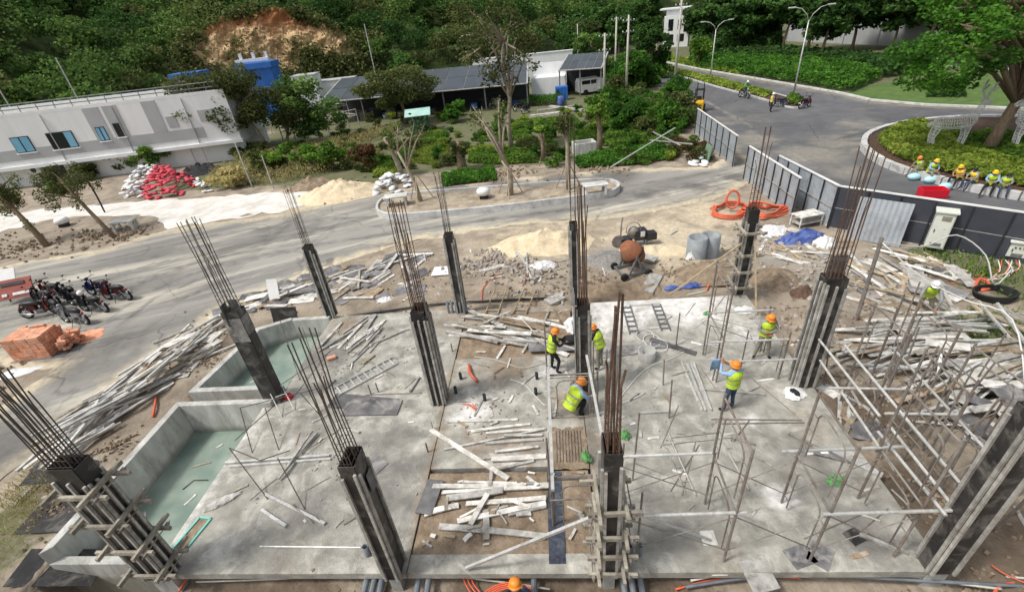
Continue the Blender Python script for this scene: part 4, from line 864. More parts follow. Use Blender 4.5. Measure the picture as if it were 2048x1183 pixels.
# worker seen from behind, hands raised to the face
p4 = S(1456, 818)
person('worker in jeans and green vest with back turned holding a blue cloth to the face', p4, R(25), arms({}, ell=(-.3, .2, 1.3), wrl=(-.16, .36, 1.46), hnl=(-.1, .4, 1.52), elr=(.26, .16, 1.2), wrr=(.08, .34, 1.36), hnr=(.0, .38, 1.42), anl=(-.16, .0, .08), tol=(-.24, .12, .035), knl=(-.14, .02, .47)), shirt='bshirt', trs='jeans')
cl = MB()
for i in range(6):
    for j in range(5): cl.v.append((-.28 + i*.075, .02*nz(i, j, .8) + .05*math.sin(i), .3 - j*.09 + .02*nz(j, i, .9)))
cl.f = [(j + 5*i, j+1 + 5*i, j+6 + 5*i, j+5 + 5*i) for i in range(5) for j in range(4)]
c_ = cl.obj('cloth', M['bshirt'], None, True); c_.location = p4 + Vector((-.33, .42, 1.2)); c_.rotation_euler = (0, 0, R(35)); c_.modifiers.new('thick', 'SOLIDIFY').thickness = .012; tag(c_, 'pale blue cloth held up by the worker in jeans', 'cloth')
person('worker facing the camera with folded arms in grey trousers inside the scaffold', S(1521, 714), R(172), arms({}, hea=(0, .07, 1.52), top=(0, .1, 1.61), ell=(-.26, .08, 1.14), wrl=(-.02, .24, 1.12), hnl=(.06, .25, 1.13), elr=(.26, .08, 1.14), wrr=(.03, .22, 1.05), hnr=(-.05, .23, 1.05), anl=(-.2, 0, .08), tol=(-.26, .13, .035), anr=(.2, .02, .08), tor=(.26, .14, .035), knl=(-.15, .03, .47), knr=(.15, .03, .47)), shirt='gshirt', trs='khaki')
person('worker with black sleeves lifting a dark bundle towards the slim rusty column', S(1106, 742), R(-80), arms(bend(.15), elr=(.24, .2, 1.15), wrr=(.12, .42, 1.2), hnr=(.1, .5, 1.2), ell=(-.22, .18, 1.12), wrl=(-.1, .42, 1.12), hnl=(-.06, .5, 1.12), knr=(.12, .2, .5), anr=(.14, .1, .08), tor=(.15, .25, .035)), shirt='black', trs='black')
bd = MB().sphere((0, 0, 0), .24, 10, (1.3, .8, .8))
bd.v = [(x + .05*nz(x*9, y*9, 1), y + .05*nz(y*9, z*9, 1), z + .05*nz(z*9, x*9, 1)) for x, y, z in bd.v]
b_ = bd.obj('bundle', M['black'], None, True); b_.location = S(1106, 742) + Vector((.62, .1, 1.15)); tag(b_, 'dark bundle held by the worker with black sleeves', 'bundle')
person('worker bending behind the slim rusty column, partly hidden by scaffold', (1.42, 11.55, 0), R(60), arms(bend(.35), wrr=(.15, .55, 1.05), hnr=(.13, .63, 1.03), elr=(.24, .35, 1.1), ell=(-.25, .3, 1.05), wrl=(-.15, .5, .95), hnl=(-.13, .57, .93)), shirt='black', trs='khaki')
SQUAT = dict(pel=(0, -.18, .36), spi=(0, -.06, .52), che=(0, .08, .68), nec=(0, .17, .83), hea=(0, .22, .9), top=(0, .25, .99), shl=(-.18, .1, .75), shr=(.18, .1, .75), ell=(-.24, .25, .55), elr=(.24, .25, .55), wrl=(-.14, .42, .38), wrr=(.14, .42, .38), hnl=(-.1, .48, .33), hnr=(.1, .48, .33),
             hil=(-.09, -.16, .34), hir=(.09, -.16, .34), knl=(-.17, .22, .5), knr=(.17, .22, .5), anl=(-.15, .02, .08), anr=(.15, .02, .08), tol=(-.18, .17, .035), tor=(.18, .17, .035))
person('squatting worker in yellow green vest and blue shirt at the foot of the scaffold', S(1150, 826) + Vector((0, 0, .0)), R(-55), arms(SQUAT), shirt='bshirt', trs='black', scale=1.12)
SIT = dict(pel=(0, -.05, .12), spi=(0, -.02, .32), che=(0, .05, .5), nec=(0, .11, .65), hea=(0, .15, .73), top=(0, .17, .82), shl=(-.18, .06, .58), shr=(.18, .06, .58), ell=(-.25, .18, .36), elr=(.25, .18, .36), wrl=(-.1, .38, .32), wrr=(.1, .38, .32), hnl=(-.04, .43, .31), hnr=(.04, .43, .31),
           hil=(-.1, -.02, .1), hir=(.1, -.02, .1), knl=(-.17, .4, .16), knr=(.17, .4, .16), anl=(-.16, .46, -.28), anr=(.16, .46, -.28), tol=(-.17, .6, -.33), tor=(.17, .6, -.33))
wl = G(1842, 622, -.05)
person('worker in a white helmet stooping over the debris field beside the white cable', wl, R(150), arms(bend(.5), ell=(-.26, .55, 1.05), wrl=(-.2, .62, .78), hnl=(-.19, .64, .7), elr=(.28, .5, 1.1), wrr=(.24, .65, .9), hnr=(.23, .7, .83), anl=(-.3, -.12, .08), tol=(-.36, .0, .035), knl=(-.22, .0, .47)), shirt='gshirt', trs='khaki', helm='helmw')
ph = G(1033, 1163, .52); person('crouching worker in the front trench showing mostly an orange helmet', (ph.x, ph.y - .22, ground_z(ph.x, ph.y-.22)), R(10), arms(SQUAT), shirt='jeans', trs='jeans', scale=1.02)
# people resting on the roundabout kerb
def on_kerb(px, py):
    p = G(px, py, GZ + .4); d = (Vector((p.x, p.y)) - RC).normalized(); q = RC + d*(RR - .1); return Vector((q.x, q.y, GZ + .43)), math.atan2(d.y, d.x) - math.pi/2
for px, lab, sh, tr, he, ve, pose in (
        (1813, 'person in pale khaki sitting hunched on the roundabout kerb at the edge of the group', 'khaki', 'khaki', 'helm', 'vest', {}),
        (1843, 'person in blue shirt sitting sideways on the roundabout kerb, back of vest showing', 'bshirt', 'khaki', 'helmy', 'vest', {}),
        (1906, 'person in yellow vest and helmet sitting on the kerb near the red crate', 'skin', 'black', 'helmy', 'vesto', {}),
        (1936, 'bareheaded person in an orange yellow vest and jeans sitting on the roundabout kerb', 'gshirt', 'jeans', None, 'vesto', {}),
        (1972, 'person in a yellow helmet and green vest with one leg stretched, sitting on the kerb', 'bshirt', 'black', 'helmy', 'vest', {'knr': (.2, .48, .06), 'anr': (.25, .85, -.3), 'tor': (.27, .97, -.25)}),
        (1998, 'bareheaded person in a green vest sitting leaning back at the end of the kerb row', 'gshirt', 'jeans', None, 'vest', {})):
    pp, rz = on_kerb(px, 345 + (px-1813)*.2)
    person(lab, pp, rz + (1.2 if px == 1843 else U(-.5, .5)), arms(SIT, **pose), vest=ve, shirt=sh, trs=tr, helm=he, group='people resting on the roundabout kerb', scale=U(.9, 1.0))
person('person in a yellow vest and white cap standing on the boulevard beside a parked motorbike', G(1540, 224), R(-100), {}, shirt='gshirt', trs='black', helm='helmw', vest='vesto')
# ================================================================== LOOSE MATERIAL
HG = {}; CELL = .12
def hget(x, y):
    k = (int(math.floor(x/CELL)), int(math.floor(y/CELL))); return HG.get(k) if k in HG else zat(x, y)
def drop(name, me, a, b, w_, h_, label, cat, group, roll=0.):
    """lay a bar from a to b (plan) so that it rests on whatever is already there"""
    a = Vector(a[:2]); b = Vector(b[:2]); L_ = (b-a).length
    if L_ < .05: return
    n = max(4, int(L_/CELL)); us = np.linspace(0, 1, n); hb = np.array([hget(*(a.lerp(b, u))) for u in us])
    k = max(1, n//3); za, zb = hb[:k].max(), hb[-k:].max(); lim = .35*L_
    if abs(za-zb) > lim: m_ = max(za, zb); za, zb = max(za, m_-lim), max(zb, m_-lim)
    lnz = za + (zb-za)*us; viol = np.sort(np.maximum(0, hb-lnz))[-2] if n > 4 else 0
    za += viol; zb += viol; lnz = lnz + viol
    o = bar(name, me, (a.x, a.y, za + h_/2 + .003), (b.x, b.y, zb + h_/2 + .003), w_, h_, label, cat, group, roll)
    pn = Vector((-(b-a).y, (b-a).x)).normalized(); m = max(1, int(w_/CELL))
    for u, z in zip(us, lnz):
        for q in range(m):
            p = a.lerp(b, u) + pn*((q+.5)/m - .5)*w_; kk = (int(math.floor(p.x/CELL)), int(math.floor(p.y/CELL))); HG[kk] = max(HG.get(kk, -9), z + h_)
    return o
KIND = {'plank': (SQ, (.09, .2), (.025, .05)), 'yplank': (SQY, (.06, .14), (.03, .05)), 'tube': (SQA, (.05, .1), (.05, .08)), 'stube': (SQS, (.05, .06), (.05, .05)), 'sheet': (SQP, (.3, .75), (.016, .02)), 'wsheet': (SQ, (.3, .6), (.02, .03))}
NAME = {'plank': ('plank', 'plank'), 'yplank': ('plank', 'plank'), 'tube': ('square_tube', 'tube'), 'stube': ('square_tube', 'tube'), 'sheet': ('plywood_sheet', 'plywood'), 'wsheet': ('board', 'board')}
LOOK = {'plank': 'weathered grey plank', 'yplank': 'yellowish timber batten', 'tube': 'bright square metal tube', 'stube': 'cement stained square tube', 'sheet': 'dark cement stained plywood sheet', 'wsheet': 'pale wide board'}
def pile(region, d0, d1, n, L, spread, kinds, where, z=GZ):
    q = [G(*p, z)[:2] for p in region]; A_, B_ = G(*d0, z), G(*d1, z); ang = math.atan2(B_.y-A_.y, B_.x-A_.x)
    x0, x1 = min(p[0] for p in q), max(p[0] for p in q); y0, y1 = min(p[1] for p in q), max(p[1] for p in q); c = 0; tries = 0
    while c < n and tries < 4000:
        tries += 1; x, y = U(x0, x1), U(y0, y1)
        if not inpoly(x, y, q): continue
        k = random.choice(kinds); me, ww, hh = KIND[k]; l = U(*L)*(1 if 'sheet' not in k else .55); a = ang + R(random.gauss(0, spread)) + (math.pi if random.random() < .5 else 0)
        dx, dy = math.cos(a)*l/2, math.sin(a)*l/2
        me = random.choice(WPL) if k in ('plank', 'wsheet') else (random.choice(WSH) if k == 'sheet' else me)
        drop(NAME[k][0], me, (x-dx, y-dy), (x+dx, y+dy), U(*ww), U(*hh), f'{LOOK[k]} lying {where}', NAME[k][1], f'{LOOK[k]}s {where}'); c += 1
pile([(95, 885), (190, 800), (320, 765), (255, 845), (180, 905), (120, 915)], (110, 880), (300, 762), 40, (1.4, 3.6), 15, ['tube', 'tube', 'plank', 'stube', 'plank', 'tube'], 'in the long pile between the road and the larger tank')
pile([(262, 755), (350, 668), (440, 650), (455, 680), (390, 750), (300, 780)], (275, 762), (425, 655), 42, (1.2, 3.2), 17, ['plank', 'plank', 'tube', 'plank', 'stube', 'wsheet'], 'in the fanned pile beside the smaller tank')
pile([(400, 640), (480, 592), (600, 556), (720, 524), (850, 500), (850, 530), (700, 580), (600, 610), (500, 628)], (450, 620), (760, 522), 62, (.8, 2.6), 34, ['sheet', 'sheet', 'plank', 'wsheet', 'sheet', 'plank'], 'in the heap of broken formwork along the road edge')
pile([(700, 540), (830, 520), (850, 560), (740, 610), (680, 600)], (700, 600), (840, 530), 24, (.7, 1.9), 40, ['sheet', 'plank', 'wsheet', 'plank'], 'scattered on the earth behind the left slab')
pile([(655, 655), (735, 648), (770, 665), (740, 712), (660, 720)], (660, 715), (735, 655), 15, (.8, 1.9), 12, ['plank', 'stube', 'plank'], 'on the left slab near the smaller tank', 0)
pile([(935, 640), (1090, 640), (1092, 700), (940, 690)], (930, 640), (1095, 672), 24, (1.2, 3.0), 10, ['plank', 'plank', 'tube', 'plank'], 'in the earth strip behind the worker with black sleeves', -.06)
pile([(1700, 660), (1880, 640), (2010, 690), (2048, 760), (2040, 800), (1880, 780), (1720, 720)], (1700, 735), (1990, 700), 84, (1.2, 3.6), 12, ['plank', 'tube', 'plank', 'stube', 'wsheet', 'tube'], 'in the great heap of stripped formwork right of the slab')
pile([(1880, 770), (2040, 730), (2110, 800), (2060, 850), (1900, 830)], (1890, 815), (2048, 780), 40, (1.4, 3.4), 9, ['plank', 'tube', 'tube', 'wsheet'], 'stacked loosely towards the right front corner')
pile([(1700, 530), (1840, 505), (1930, 560), (1900, 615), (1800, 632), (1700, 600)], (1720, 525), (1890, 612), 62, (1.0, 2.8), 22, ['plank', 'sheet', 'wsheet', 'plank', 'yplank'], 'in the tangle below the electric cabinets')
pile([(1500, 470), (1600, 455), (1680, 500), (1640, 540), (1530, 510)], (1500, 470), (1650, 520), 22, (.7, 2.0), 35, ['sheet', 'plank', 'yplank', 'wsheet'], 'around the blue tarpaulin')
pile([(1920, 840), (2048, 800), (2100, 860), (2048, 920), (1960, 900)], (1920, 830), (2048, 890), 14, (1.0, 2.2), 25, ['sheet', 'sheet', 'wsheet'], 'beside the broad front column')
pile([(1940, 640), (2048, 660), (2048, 720), (1960, 690)], (1950, 650), (2048, 720), 8, (1.5, 3.0), 10, ['yplank', 'plank', 'tube'], 'beside the coiled black hose')
pile([(1640, 780), (1700, 780), (1720, 860), (1690, 870)], (1650, 780), (1700, 860), 7, (.6, 1.3), 25, ['plank', 'wsheet', 'yplank'], 'in the dug earth next to the broad black column')
pile([(20, 790), (60, 860), (0, 930), (-60, 900)], (0, 930), (60, 800), 0, (.6, 1.3), 25, ['plank'], 'x')
# --- placed one by one: middle strip, front
def Z2(x, y): return (650 + x*.3418, 780 + y*.3418)
lm = 'pale plank scattered in the earth strip in front of the rebar grid'; gm = 'planks of the earth strip'
for x0, y0, x1, y1, w_ in [(720, 190, 1130, 178, .07), (860, 248, 1205, 205, .08), (945, 258, 1290, 234, .07), (705, 352, 1290, 236, .06), (1050, 282, 1270, 270, .07), (940, 318, 1270, 294, .08), (1020, 362, 1220, 332, .07), (1000, 372, 1250, 342, .06), (920, 408, 1300, 380, .06), (975, 418, 1290, 395, .14), (1000, 470, 1225, 420, .07),
                           (640, 566, 1310, 560, .13), (805, 540, 1120, 548, .06), (690, 602, 1310, 574, .09), (710, 638, 1040, 598, .17), (830, 668, 1295, 634, .12), (770, 772, 1295, 665, .13), (1075, 735, 1295, 686, .06), (1120, 738, 1205, 726, .1), (585, 728, 785, 678, .14), (675, 802, 1298, 860, .14), (625, 240, 1075, 530, .13), (855, 795, 955, 625, .12), (940, 705, 945, 875, .14), (815, 885, 860, 845, .1)]:
    drop('plank', WPL[random.choice((0, 1, 2, 5, 7, 3))], G(*Z2(x0, y0), -.03), G(*Z2(x1, y1), -.03), w_, .04, lm, 'plank', gm)
drop('plank', SQP, G(*Z2(580, 735), -.05), G(*Z2(650, 530), -.05), .42, .02, 'cement splashed board lying at the corner of the earth strip', 'board', None)
# boards over the back strip
for i, (a, b, w_) in enumerate((((1058, 700), (1175, 694), .42), ((1195, 700), (1340, 690), .3), ((1205, 712), (1300, 700), .26))): drop('board', SQP, S(*a), S(*b), w_, .03, 'long dark board laid across behind the slim rusty column', 'board', 'dark boards behind the slim column')
drop('board', SQP, S(1300, 680), S(1392, 708), .2, .03, 'single dark board lying slanted beside the lying frames', 'board', None)
# left slab
def Z1(x, y): return (520 + x*.459, 640 + y*.459)
for a, b, me_, w_, lab, cat in [((-150, 625, 305, 592), 0, SQA, .07, 'square white tube lying level at the foot of the narrow front column', 'tube'), ((-130, 640, 310, 607), 0, SQA, .06, 'square white tube lying level at the foot of the narrow front column', 'tube'),
        ((10, 755, 285, 890), 0, SQA, .07, 'longer of two tubes lying slanted on the left slab', 'tube'), ((10, 830, 115, 900), 0, SQA, .07, 'shorter of two tubes lying slanted on the left slab', 'tube'), ((85, 700, 250, 500), 0, SQS, .05, 'thin tube of a pair pointing at the ladder', 'tube'), ((100, 690, 235, 495), 0, SQS, .05, 'thin tube of a pair pointing at the ladder', 'tube'),
        ((0, 985, 440, 990), 0, TUBE, .02, 'long thin pipe lying along the front of the left slab', 'pipe'), ((460, 326, 705, 318), 0, TUBES, .02, 'dark rod lying behind the dark plywood sheets', 'rod'), ((655, 315, 695, 250), 0, SQS, .06, 'short tube lying near the ribbed column', 'tube'), ((365, 890, 430, 852), 0, TUBES, .025, 'short dark prop head lying on the left slab', 'prop'), ((280, 305, 330, 262), 0, SQS, .05, 'short tube near the ladder foot', 'tube'), ((395, 485, 435, 492), 0, SQA, .07, 'little white tube piece alone on the left slab', 'tube'), ((490, 110, 650, 40), 0, SQS, .05, 'thin slat lying past the plank pile on the left slab', 'plank'), ((450, 195, 500, 155), 0, SQY, .07, 'yellow batten lying beside the ladder', 'plank')]:
    drop('square_tube' if 'tube' in cat else cat, me_, S(*Z1(a[0], a[1])), S(*Z1(a[2], a[3])), w_, w_, lab, cat, 'tubes on the left slab' if ('level' in lab or 'pair' in lab) else None)
for pts, lab in ((((664, 800), (790, 812)), 'wide dark plywood sheet lying on the left slab'), (((690, 817), (800, 815)), 'dark plywood sheet lying half under another on the left slab')):
    drop('plywood_sheet', SQP, S(*pts[0]), S(*pts[1]), .62, .02, lab, 'plywood', None)
drop('plywood_sheet', SQP, S(735, 945), S(765, 918), .5, .02, 'grey square sheet at the foot of the narrow front column', 'plywood', None)
drop('plywood_sheet', SQP, S(690, 985), S(712, 975), .5, .02, 'small grey sheet half hidden by the narrow front column', 'plywood', None)
drop('white_board', SQA, G(866, 545), G(905, 543), .85, .03, 'clean white board lying on the earth behind the slab', 'board', None).data = MB().box((0, 0, 0), (1, 1, 1)).mesh('white_board', M['white'])
drop('plywood_sheet', SQP, G(790, 583), G(850, 578), .8, .02, 'dark square plywood sheet on the earth beside the ribbed column', 'plywood', None)
drop('board', SQ, G(960, 548), G(1010, 540), .3, .05, 'pale concrete-grey board among rubble', 'board', None)
drop('square_tube', SQA, G(1028, 505), G(1076, 566), .12, .07, 'white square post lying slanted over the rubble', 'post', None)
drop('square_tube', SQA, G(1053, 505), G(1056, 562), .07, .05, 'thin white post lying straight over the rubble', 'post', None)
drop('plank', SQ, G(955, 640, -.03), G(1100, 650, -.03), .1, .06, 'long white beam lying along the back earth strip', 'plank', None)
drop('trough', SQS, G(1292, 590), G(1312, 560), .55, .12, 'grey metal mortar trough lying behind the slab', 'trough', None)
# right slab
def Z3(x, y): return (1300 + x*.3652, 780 + y*.3652)
for a, me_, w_, lab, cat, gr in [((300, 0, 630, 28), SQS, .06, 'square tube lying behind the boots of the worker in jeans', 'tube', None), ((335, 160, 830, 165), TUBES, .02, 'thin dark rebar lying on the right slab below the worker in jeans', 'rod', 'loose rebar on the right slab'), ((395, 185, 845, 178), TUBES, .02, 'thin dark rebar lying on the right slab below the worker in jeans', 'rod', 'loose rebar on the right slab'),
        ((455, 262, 575, 300), TUBES, .04, 'rusty prop piece lying by the lying frames', 'prop', None), ((760, 240, 1000, 360), TUBES, .04, 'rusty prop lying slanted towards the slab edge', 'prop', None), ((890, 335, 1130, 390), SQP, .25, 'dark board lying at the slab edge by the green bags', 'board', None), ((1145, 795, 1410, 895), SQS, .07, 'square tube lying at the front right of the slab', 'tube', None), ((-60, 130, 110, 120), SQA, .06, 'short white tube lying alone on the right slab', 'tube', None),
        ((-110, 60, -60, 20), TUBES, .03, 'short prop lying beside the rusty bars', 'prop', None), ((1000, 335, 1270, 470), SQA, .18, 'long white board lying along the slab edge', 'board', None), ((800, 640, 860, 560), SQS, .04, 'x', 'tube', None)]:
    if lab != 'x': drop(cat.replace(' ', '_'), me_, S(*Z3(a[0], a[1])), S(*Z3(a[2], a[3])), w_, w_ if w_ < .1 else .03, lab, cat, gr)
for i in range(9): drop('steel_tube', TUBE, S(1362 + i*3.5 + U(-3, 3), 726 + U(-4, 4)), S(1402 + i*2.8 + U(-2, 2), 818 + U(-6, 6)), .02, .02, 'thin steel tube in the bundle fanned on the right slab', 'tube', 'bundle of thin tubes on the right slab')
for a, b, lab in (((1412, 1062), (1440, 1150), 'narrow grey board bridging the slab edge to the trench'), ((1500, 1118), (1535, 1182), 'wide pale board bridging the slab edge to the trench')):
    bar('board', SQ, S(*a) + Vector((0, 0, .03)), G(*b, -.1), .3 if 'narrow' in lab else .55, .03, lab, 'board')
for c, s_, rz, lab in (((1600, 1112), (.5, .4, .02), .3, 'square plywood offcut under the scaffold post near the front edge'), ((1640, 1110), (.5, .4, .02), .9, 'plywood offcut lying turned at the front edge'), ((1710, 1072), (.35, .3, .02), .4, 'small black plate lying near the broad front column')):
    p = S(*c); o = MB().box((0, 0, .012), s_, rz).obj('plywood_offcut', M['film'] if 'black' in lab else M['ply']); o.location = p; tag(o, lab, 'plywood')
for i in range(9):     # rebar tips in the earth strip
    y = 8.4; x = -.1 + i*.08; bar('rebar', TUBES, (x, 7.95, .03), (x + .02, 9.0, .03), .009, .009, 'thin rebar rod of the grid set in the earth strip beside the aluminium beam', 'rebar', 'rebar grid rods')
mb = MB(); N_ = 22
for j in range(N_):
    for i in range(N_):
        u, v = i/(N_-1)*2-1, j/(N_-1)*2-1; e = max(0, 1-max(abs(u), abs(v))**4); mb.v.append((.2 + u*.52*(1 + .15*nz(v*2, u, 1)), 8.45 + v*.7*(1 + .12*nz(u*2, v, 1, 3)), -.014 + e*(.018 + .03*nz(u*6, v*8, 1, 2) + .015*nz(u*15, v*15, 1))))
mb.f = [(j*N_+i, j*N_+i+1, (j+1)*N_+i+1, (j+1)*N_+i) for j in range(N_-1) for i in range(N_-1)]; struct(mb.obj('bare_earth', M['dirt'], None, True))
bl = MB().box((0, 0, .006), (.36, 2.3, .012)); o = bl.obj('mesh_strip', mat('blue_black_mesh', (38, 44, 58), (66, 72, 86), 12, .7, bump=.3, st=(120, 124, 130), stsc=5, stamt=.5)); o.location = (-.18, 6.55, -.035); tag(o, 'narrow strip of dark blue mesh fabric laid along the earth strip', 'mesh')
# ladder, lying frames
def ladder(a, b, wdt, n, lab, m='alum', z=.04):
    a = Vector((*a[:2], z)); b = Vector((*b[:2], z)); t = thing('ladder', lab, 'ladder', a); d = b-a; pn = Vector((-d.y, d.x, 0)).normalized()*wdt/2
    for s in (-1, 1): MB().beam(pn*s, d + pn*s, .03, .06).obj('stile', M[m], t)
    for i in range(n): q = d*(i+.5)/n; MB().beam(q-pn*.97, q+pn*.97, .05, .025).obj('rung', M[m], t)
ladder(S(672, 785), S(790, 722), .45, 9, 'aluminium ladder lying slanted across the left slab')
ladder(S(1252, 612), S(1268, 668), .3, 6, 'short ladder section lying in the frame square near the slab back edge', 'steel'); ladder(S(1312, 610), S(1332, 662), .3, 6, 'short ladder section lying beside the loose hose near the slab back edge', 'steel')
drop('steel_tube', TUBE, S(1258, 612), S(1318, 608), .04, .04, 'tube joining the two short ladder sections at the far side', 'tube', None); drop('steel_tube', TUBE, S(1262, 660), S(1318, 656), .04, .04, 'tube joining the two short ladder sections at the near side', 'tube', None)
def lying_frame(p0, p1, wdt, lab):
    a, b = S(*p0), S(*p1); d = b-a; L_ = d.length; t = thing('scaffold_trestle', lab, 'scaffold', a, math.atan2(d.y, d.x), 'frames lying on the right slab')
    for s in (0, wdt): MB().tube((0, s, .03), (L_, s, .03), .021, 7).obj('post', M['stube'], t)
    MB().tube((L_*.93, 0, .03), (L_*.93, wdt, .03), .018, 6).obj('rail', M['stube'], t)
    MB().path([(.1, .2, .03), (L_*.75, .2, .03), (L_*.82, .3, .03), (L_*.82, wdt-.3, .03), (L_*.75, wdt-.2, .03), (.1, wdt-.2, .03)], .014, 6).obj('inner_bar', M['stube'], t)
    for x in (.4, .8, 1.2):
        for s in ((0, .2), (wdt-.2, wdt)): MB().tube((x, s[0], .03), (x, s[1], .03), .011, 5).obj('rung', M['stube'], t)
lying_frame(Z3(250, 580), Z3(100, 240), -1.25, 'scaffold frame lying flat on the right slab below the worker in jeans')
# rod trestle and chair-like rebar supports on the left slab
def rods(name, lab, segs, m='rebar', r=.014, cat='rod frame', base=None):
    base = base or Vector(segs[0][0]); t = thing(name, lab, cat, (base[0], base[1], 0))
    for a, b in segs: MB().tube(Vector(a) - Vector((base[0], base[1], 0)), Vector(b) - Vector((base[0], base[1], 0)), r, 5).obj('rod', M[m], t)
def S3(px, py, z): return G(px, py, z)
rods('rod_trestle', 'thin rod trestle standing over the rim of the larger tank', [(S(505, 905), S3(480, 815, .75)), (S(558, 900), S3(530, 815, .75)), (S3(480, 815, .75), S3(640, 775, .75)), (S(640, 830), S3(600, 785, .75)), (S(470, 880), S(560, 800))])
rods('rod_trestle', 'thin rod trestle standing at the slab edge by the larger tank', [(S(536, 998), S3(458, 895, .8)), (S(610, 1018), S3(555, 915, .8)), (S3(458, 895, .8), S3(520, 920, .8)), (S3(520, 920, .8), S3(580, 900, .7)), (S(500, 1000), S(555, 955))])
rods('rod_trestle', 'rod rack with white top leaning at the foot of the cement splashed column', [(S(565, 835), S3(520, 745, .8)), (S(590, 820), S3(545, 738, .8)), (S3(520, 745, .8), S3(545, 738, .8)), (S3(500, 765, .6), S3(545, 742, .9)), (S(575, 828), S(590, 822))] + [(S3(568 - i*9, 828 - i*17, .03 + i*.15), S3(588 - i*8, 818 - i*16, .03 + i*.15)) for i in range(5)], 'alum', .016)
rods('rod_trestle', 'loose rods tied in a cross beside the smaller tank', [(S(600, 760), S3(560, 640, 1.0)), (S(640, 760), S3(605, 655, 1.0)), (S(560, 770), S(680, 690)), (S(590, 790), S(660, 700))], 'rebar', .012)
# vertical black stubs and pipe stubs
for px, py, r_, h_, lab, gr in [(742, 787, .02, .4, 'thin black rod stub standing on the left slab near the dark sheets', 'rod stubs'), (757, 784, .02, .4, 'thin black rod stub standing on the left slab near the dark sheets', 'rod stubs'), (856, 903, .025, .35, 'black stub by the joint between left slab and middle strip', None), (866, 858, .012, .3, 'thin stub rod on the joint line', None), (905, 702, .02, .35, 'black stub at the end of the ribbed column joint', None)]:
    bar('stub', TUBES, S(px, py), S(px, py) + Vector((0, 0, h_)), r_, r_, lab, 'stub', gr)
def pstub(p, r_, h_, lab, gr, m='pvc'):
    t = MB().lathe([(r_, 0), (r_, h_), (r_*.86, h_), (r_*.86, h_*.3)], (0, 0, 0), 12, cap=False).obj('pipe_stub', M[m], None, True); t.location = p; tag(t, lab, 'pipe', gr)
for px, py in ((737, 1108), (752, 1106)): pstub(S(px, py), .07, .32, 'capped grey pipe stub standing behind the narrow front column', 'pipe stubs by the narrow column')
for px, py in ((1260, 1108), (1278, 1108)): pstub(S(px, py), .06, .35, 'grey pipe stub standing beside the clamped column on the right slab', 'pipe stubs by the clamped column')
for px in (898, 906, 914, 922, 930): pstub(G(px, 626, -.02), .05, .55, 'grey pipe stub in the row beside the back ribbed column', 'pipe stubs at the back')
for px, py in ((912, 785), (922, 757), (970, 800), (1074, 757), (1072, 788)): pstub(S(px, py), .05, .25, 'short dark pipe stub in the middle slab', 'pipe stubs of the middle slab', 'darkm')
for px in (735, 750, 765, 838, 858, 1068, 1245, 1262, 1280):
    p = G(px, 1160, -.35); bar('drain_pipe', MB().tube((-.5, 0, 0), (.5, 0, 0), 1, 10).mesh('drain_pipe', M['pvc']), (p.x, 5.35, -.28), (p.x + .02, 4.3, -.42), .065, .065, 'grey drain pipe running out under the slab edge into the trench', 'pipe', 'drain pipes under the slab edge')
# hoses and cables
def hose(name, pts, r, m, lab, cat, group=None, n=6, sub=4, wig=0.):
    P_ = [Vector(p) for p in pts]; out = []
    for i in range(len(P_)-1):
        p0, p1, p2, p3 = P_[max(i-1, 0)], P_[i], P_[i+1], P_[min(i+2, len(P_)-1)]
        for k in range(sub):
            t = k/sub; out.append(.5*((2*p1) + (p2-p0)*t + (2*p0-5*p1+4*p2-p3)*t*t + (3*p1-p0-3*p2+p3)*t**3))
    out.append(P_[-1]); b = out[0].copy()
    if wig: out = [p + Vector((nz(p.x, p.y, 1.3, 1), nz(p.x, p.y, 1.4, 6), 0))*wig for p in out]
    o = MB().path([p-b for p in out], r, n).obj(name, M[m], None, True); o.location = b; return tag(o, lab, cat, group)
def gp(px, py, dz=.02, z=None):
    p = G(px, py, GZ if z is None else z); return Vector((p.x, p.y, (zat(p.x, p.y) if z is None else z) + dz))
hose('hose', [gp(395, 1165, .06, -.5), gp(560, 1160, .08, -.5), gp(700, 1150, .1, -.5), gp(860, 1152, .1, -.5), gp(1000, 1166, .08, -.5), gp(1100, 1180, .06, -.5)], .022, 'hose', 'pale hose lying along the trench under the left slab edge', 'hose')
hose('hose', [gp(1380, 1165, .1, -.4), gp(1480, 1150, .12, -.4), gp(1650, 1146, .12, -.4), gp(1780, 1152, .1, -.4), gp(1900, 1168, .08, -.4), gp(2000, 1180, .06, -.4)], .025, 'hose', 'pale hose lying along the trench under the right slab edge', 'hose')
hose('hose', [gp(1370, 1178, .1, -.4), gp(1500, 1160, .12, -.4), gp(1650, 1156, .12, -.4), gp(1850, 1166, .1, -.4), gp(2060, 1176, .08, -.4)], .035, 'pvc', 'thick grey hose lying along the trench under the right slab edge', 'hose')
for i in range(4):
    dz = .05 + i*.015; c = G(1035, 1165, -.5); hose('conduit', [Vector((c.x - .95 + i*.05, 4.2, -.45 + dz)), Vector((c.x - .75, 4.75 + i*.04, -.4 + dz)), Vector((c.x - .2, 5.05 + i*.03, -.35 + dz)), Vector((c.x + .45, 4.95, -.4 + dz)), Vector((c.x + .8 - i*.04, 4.3, -.45 + dz))], .018, 'orange', 'orange conduit looping round the helmet in the trench', 'conduit', 'orange conduits in the trench')
for i in range(3): hose('conduit', [gp(925 + i*8, 1135, .04, -.1), gp(930 + i*8, 1165, .04, -.45), gp(945 + i*10, 1190, .03, -.5)], .018, 'orange', 'orange conduit hanging off the edge beam', 'conduit', 'orange conduits off the edge beam')
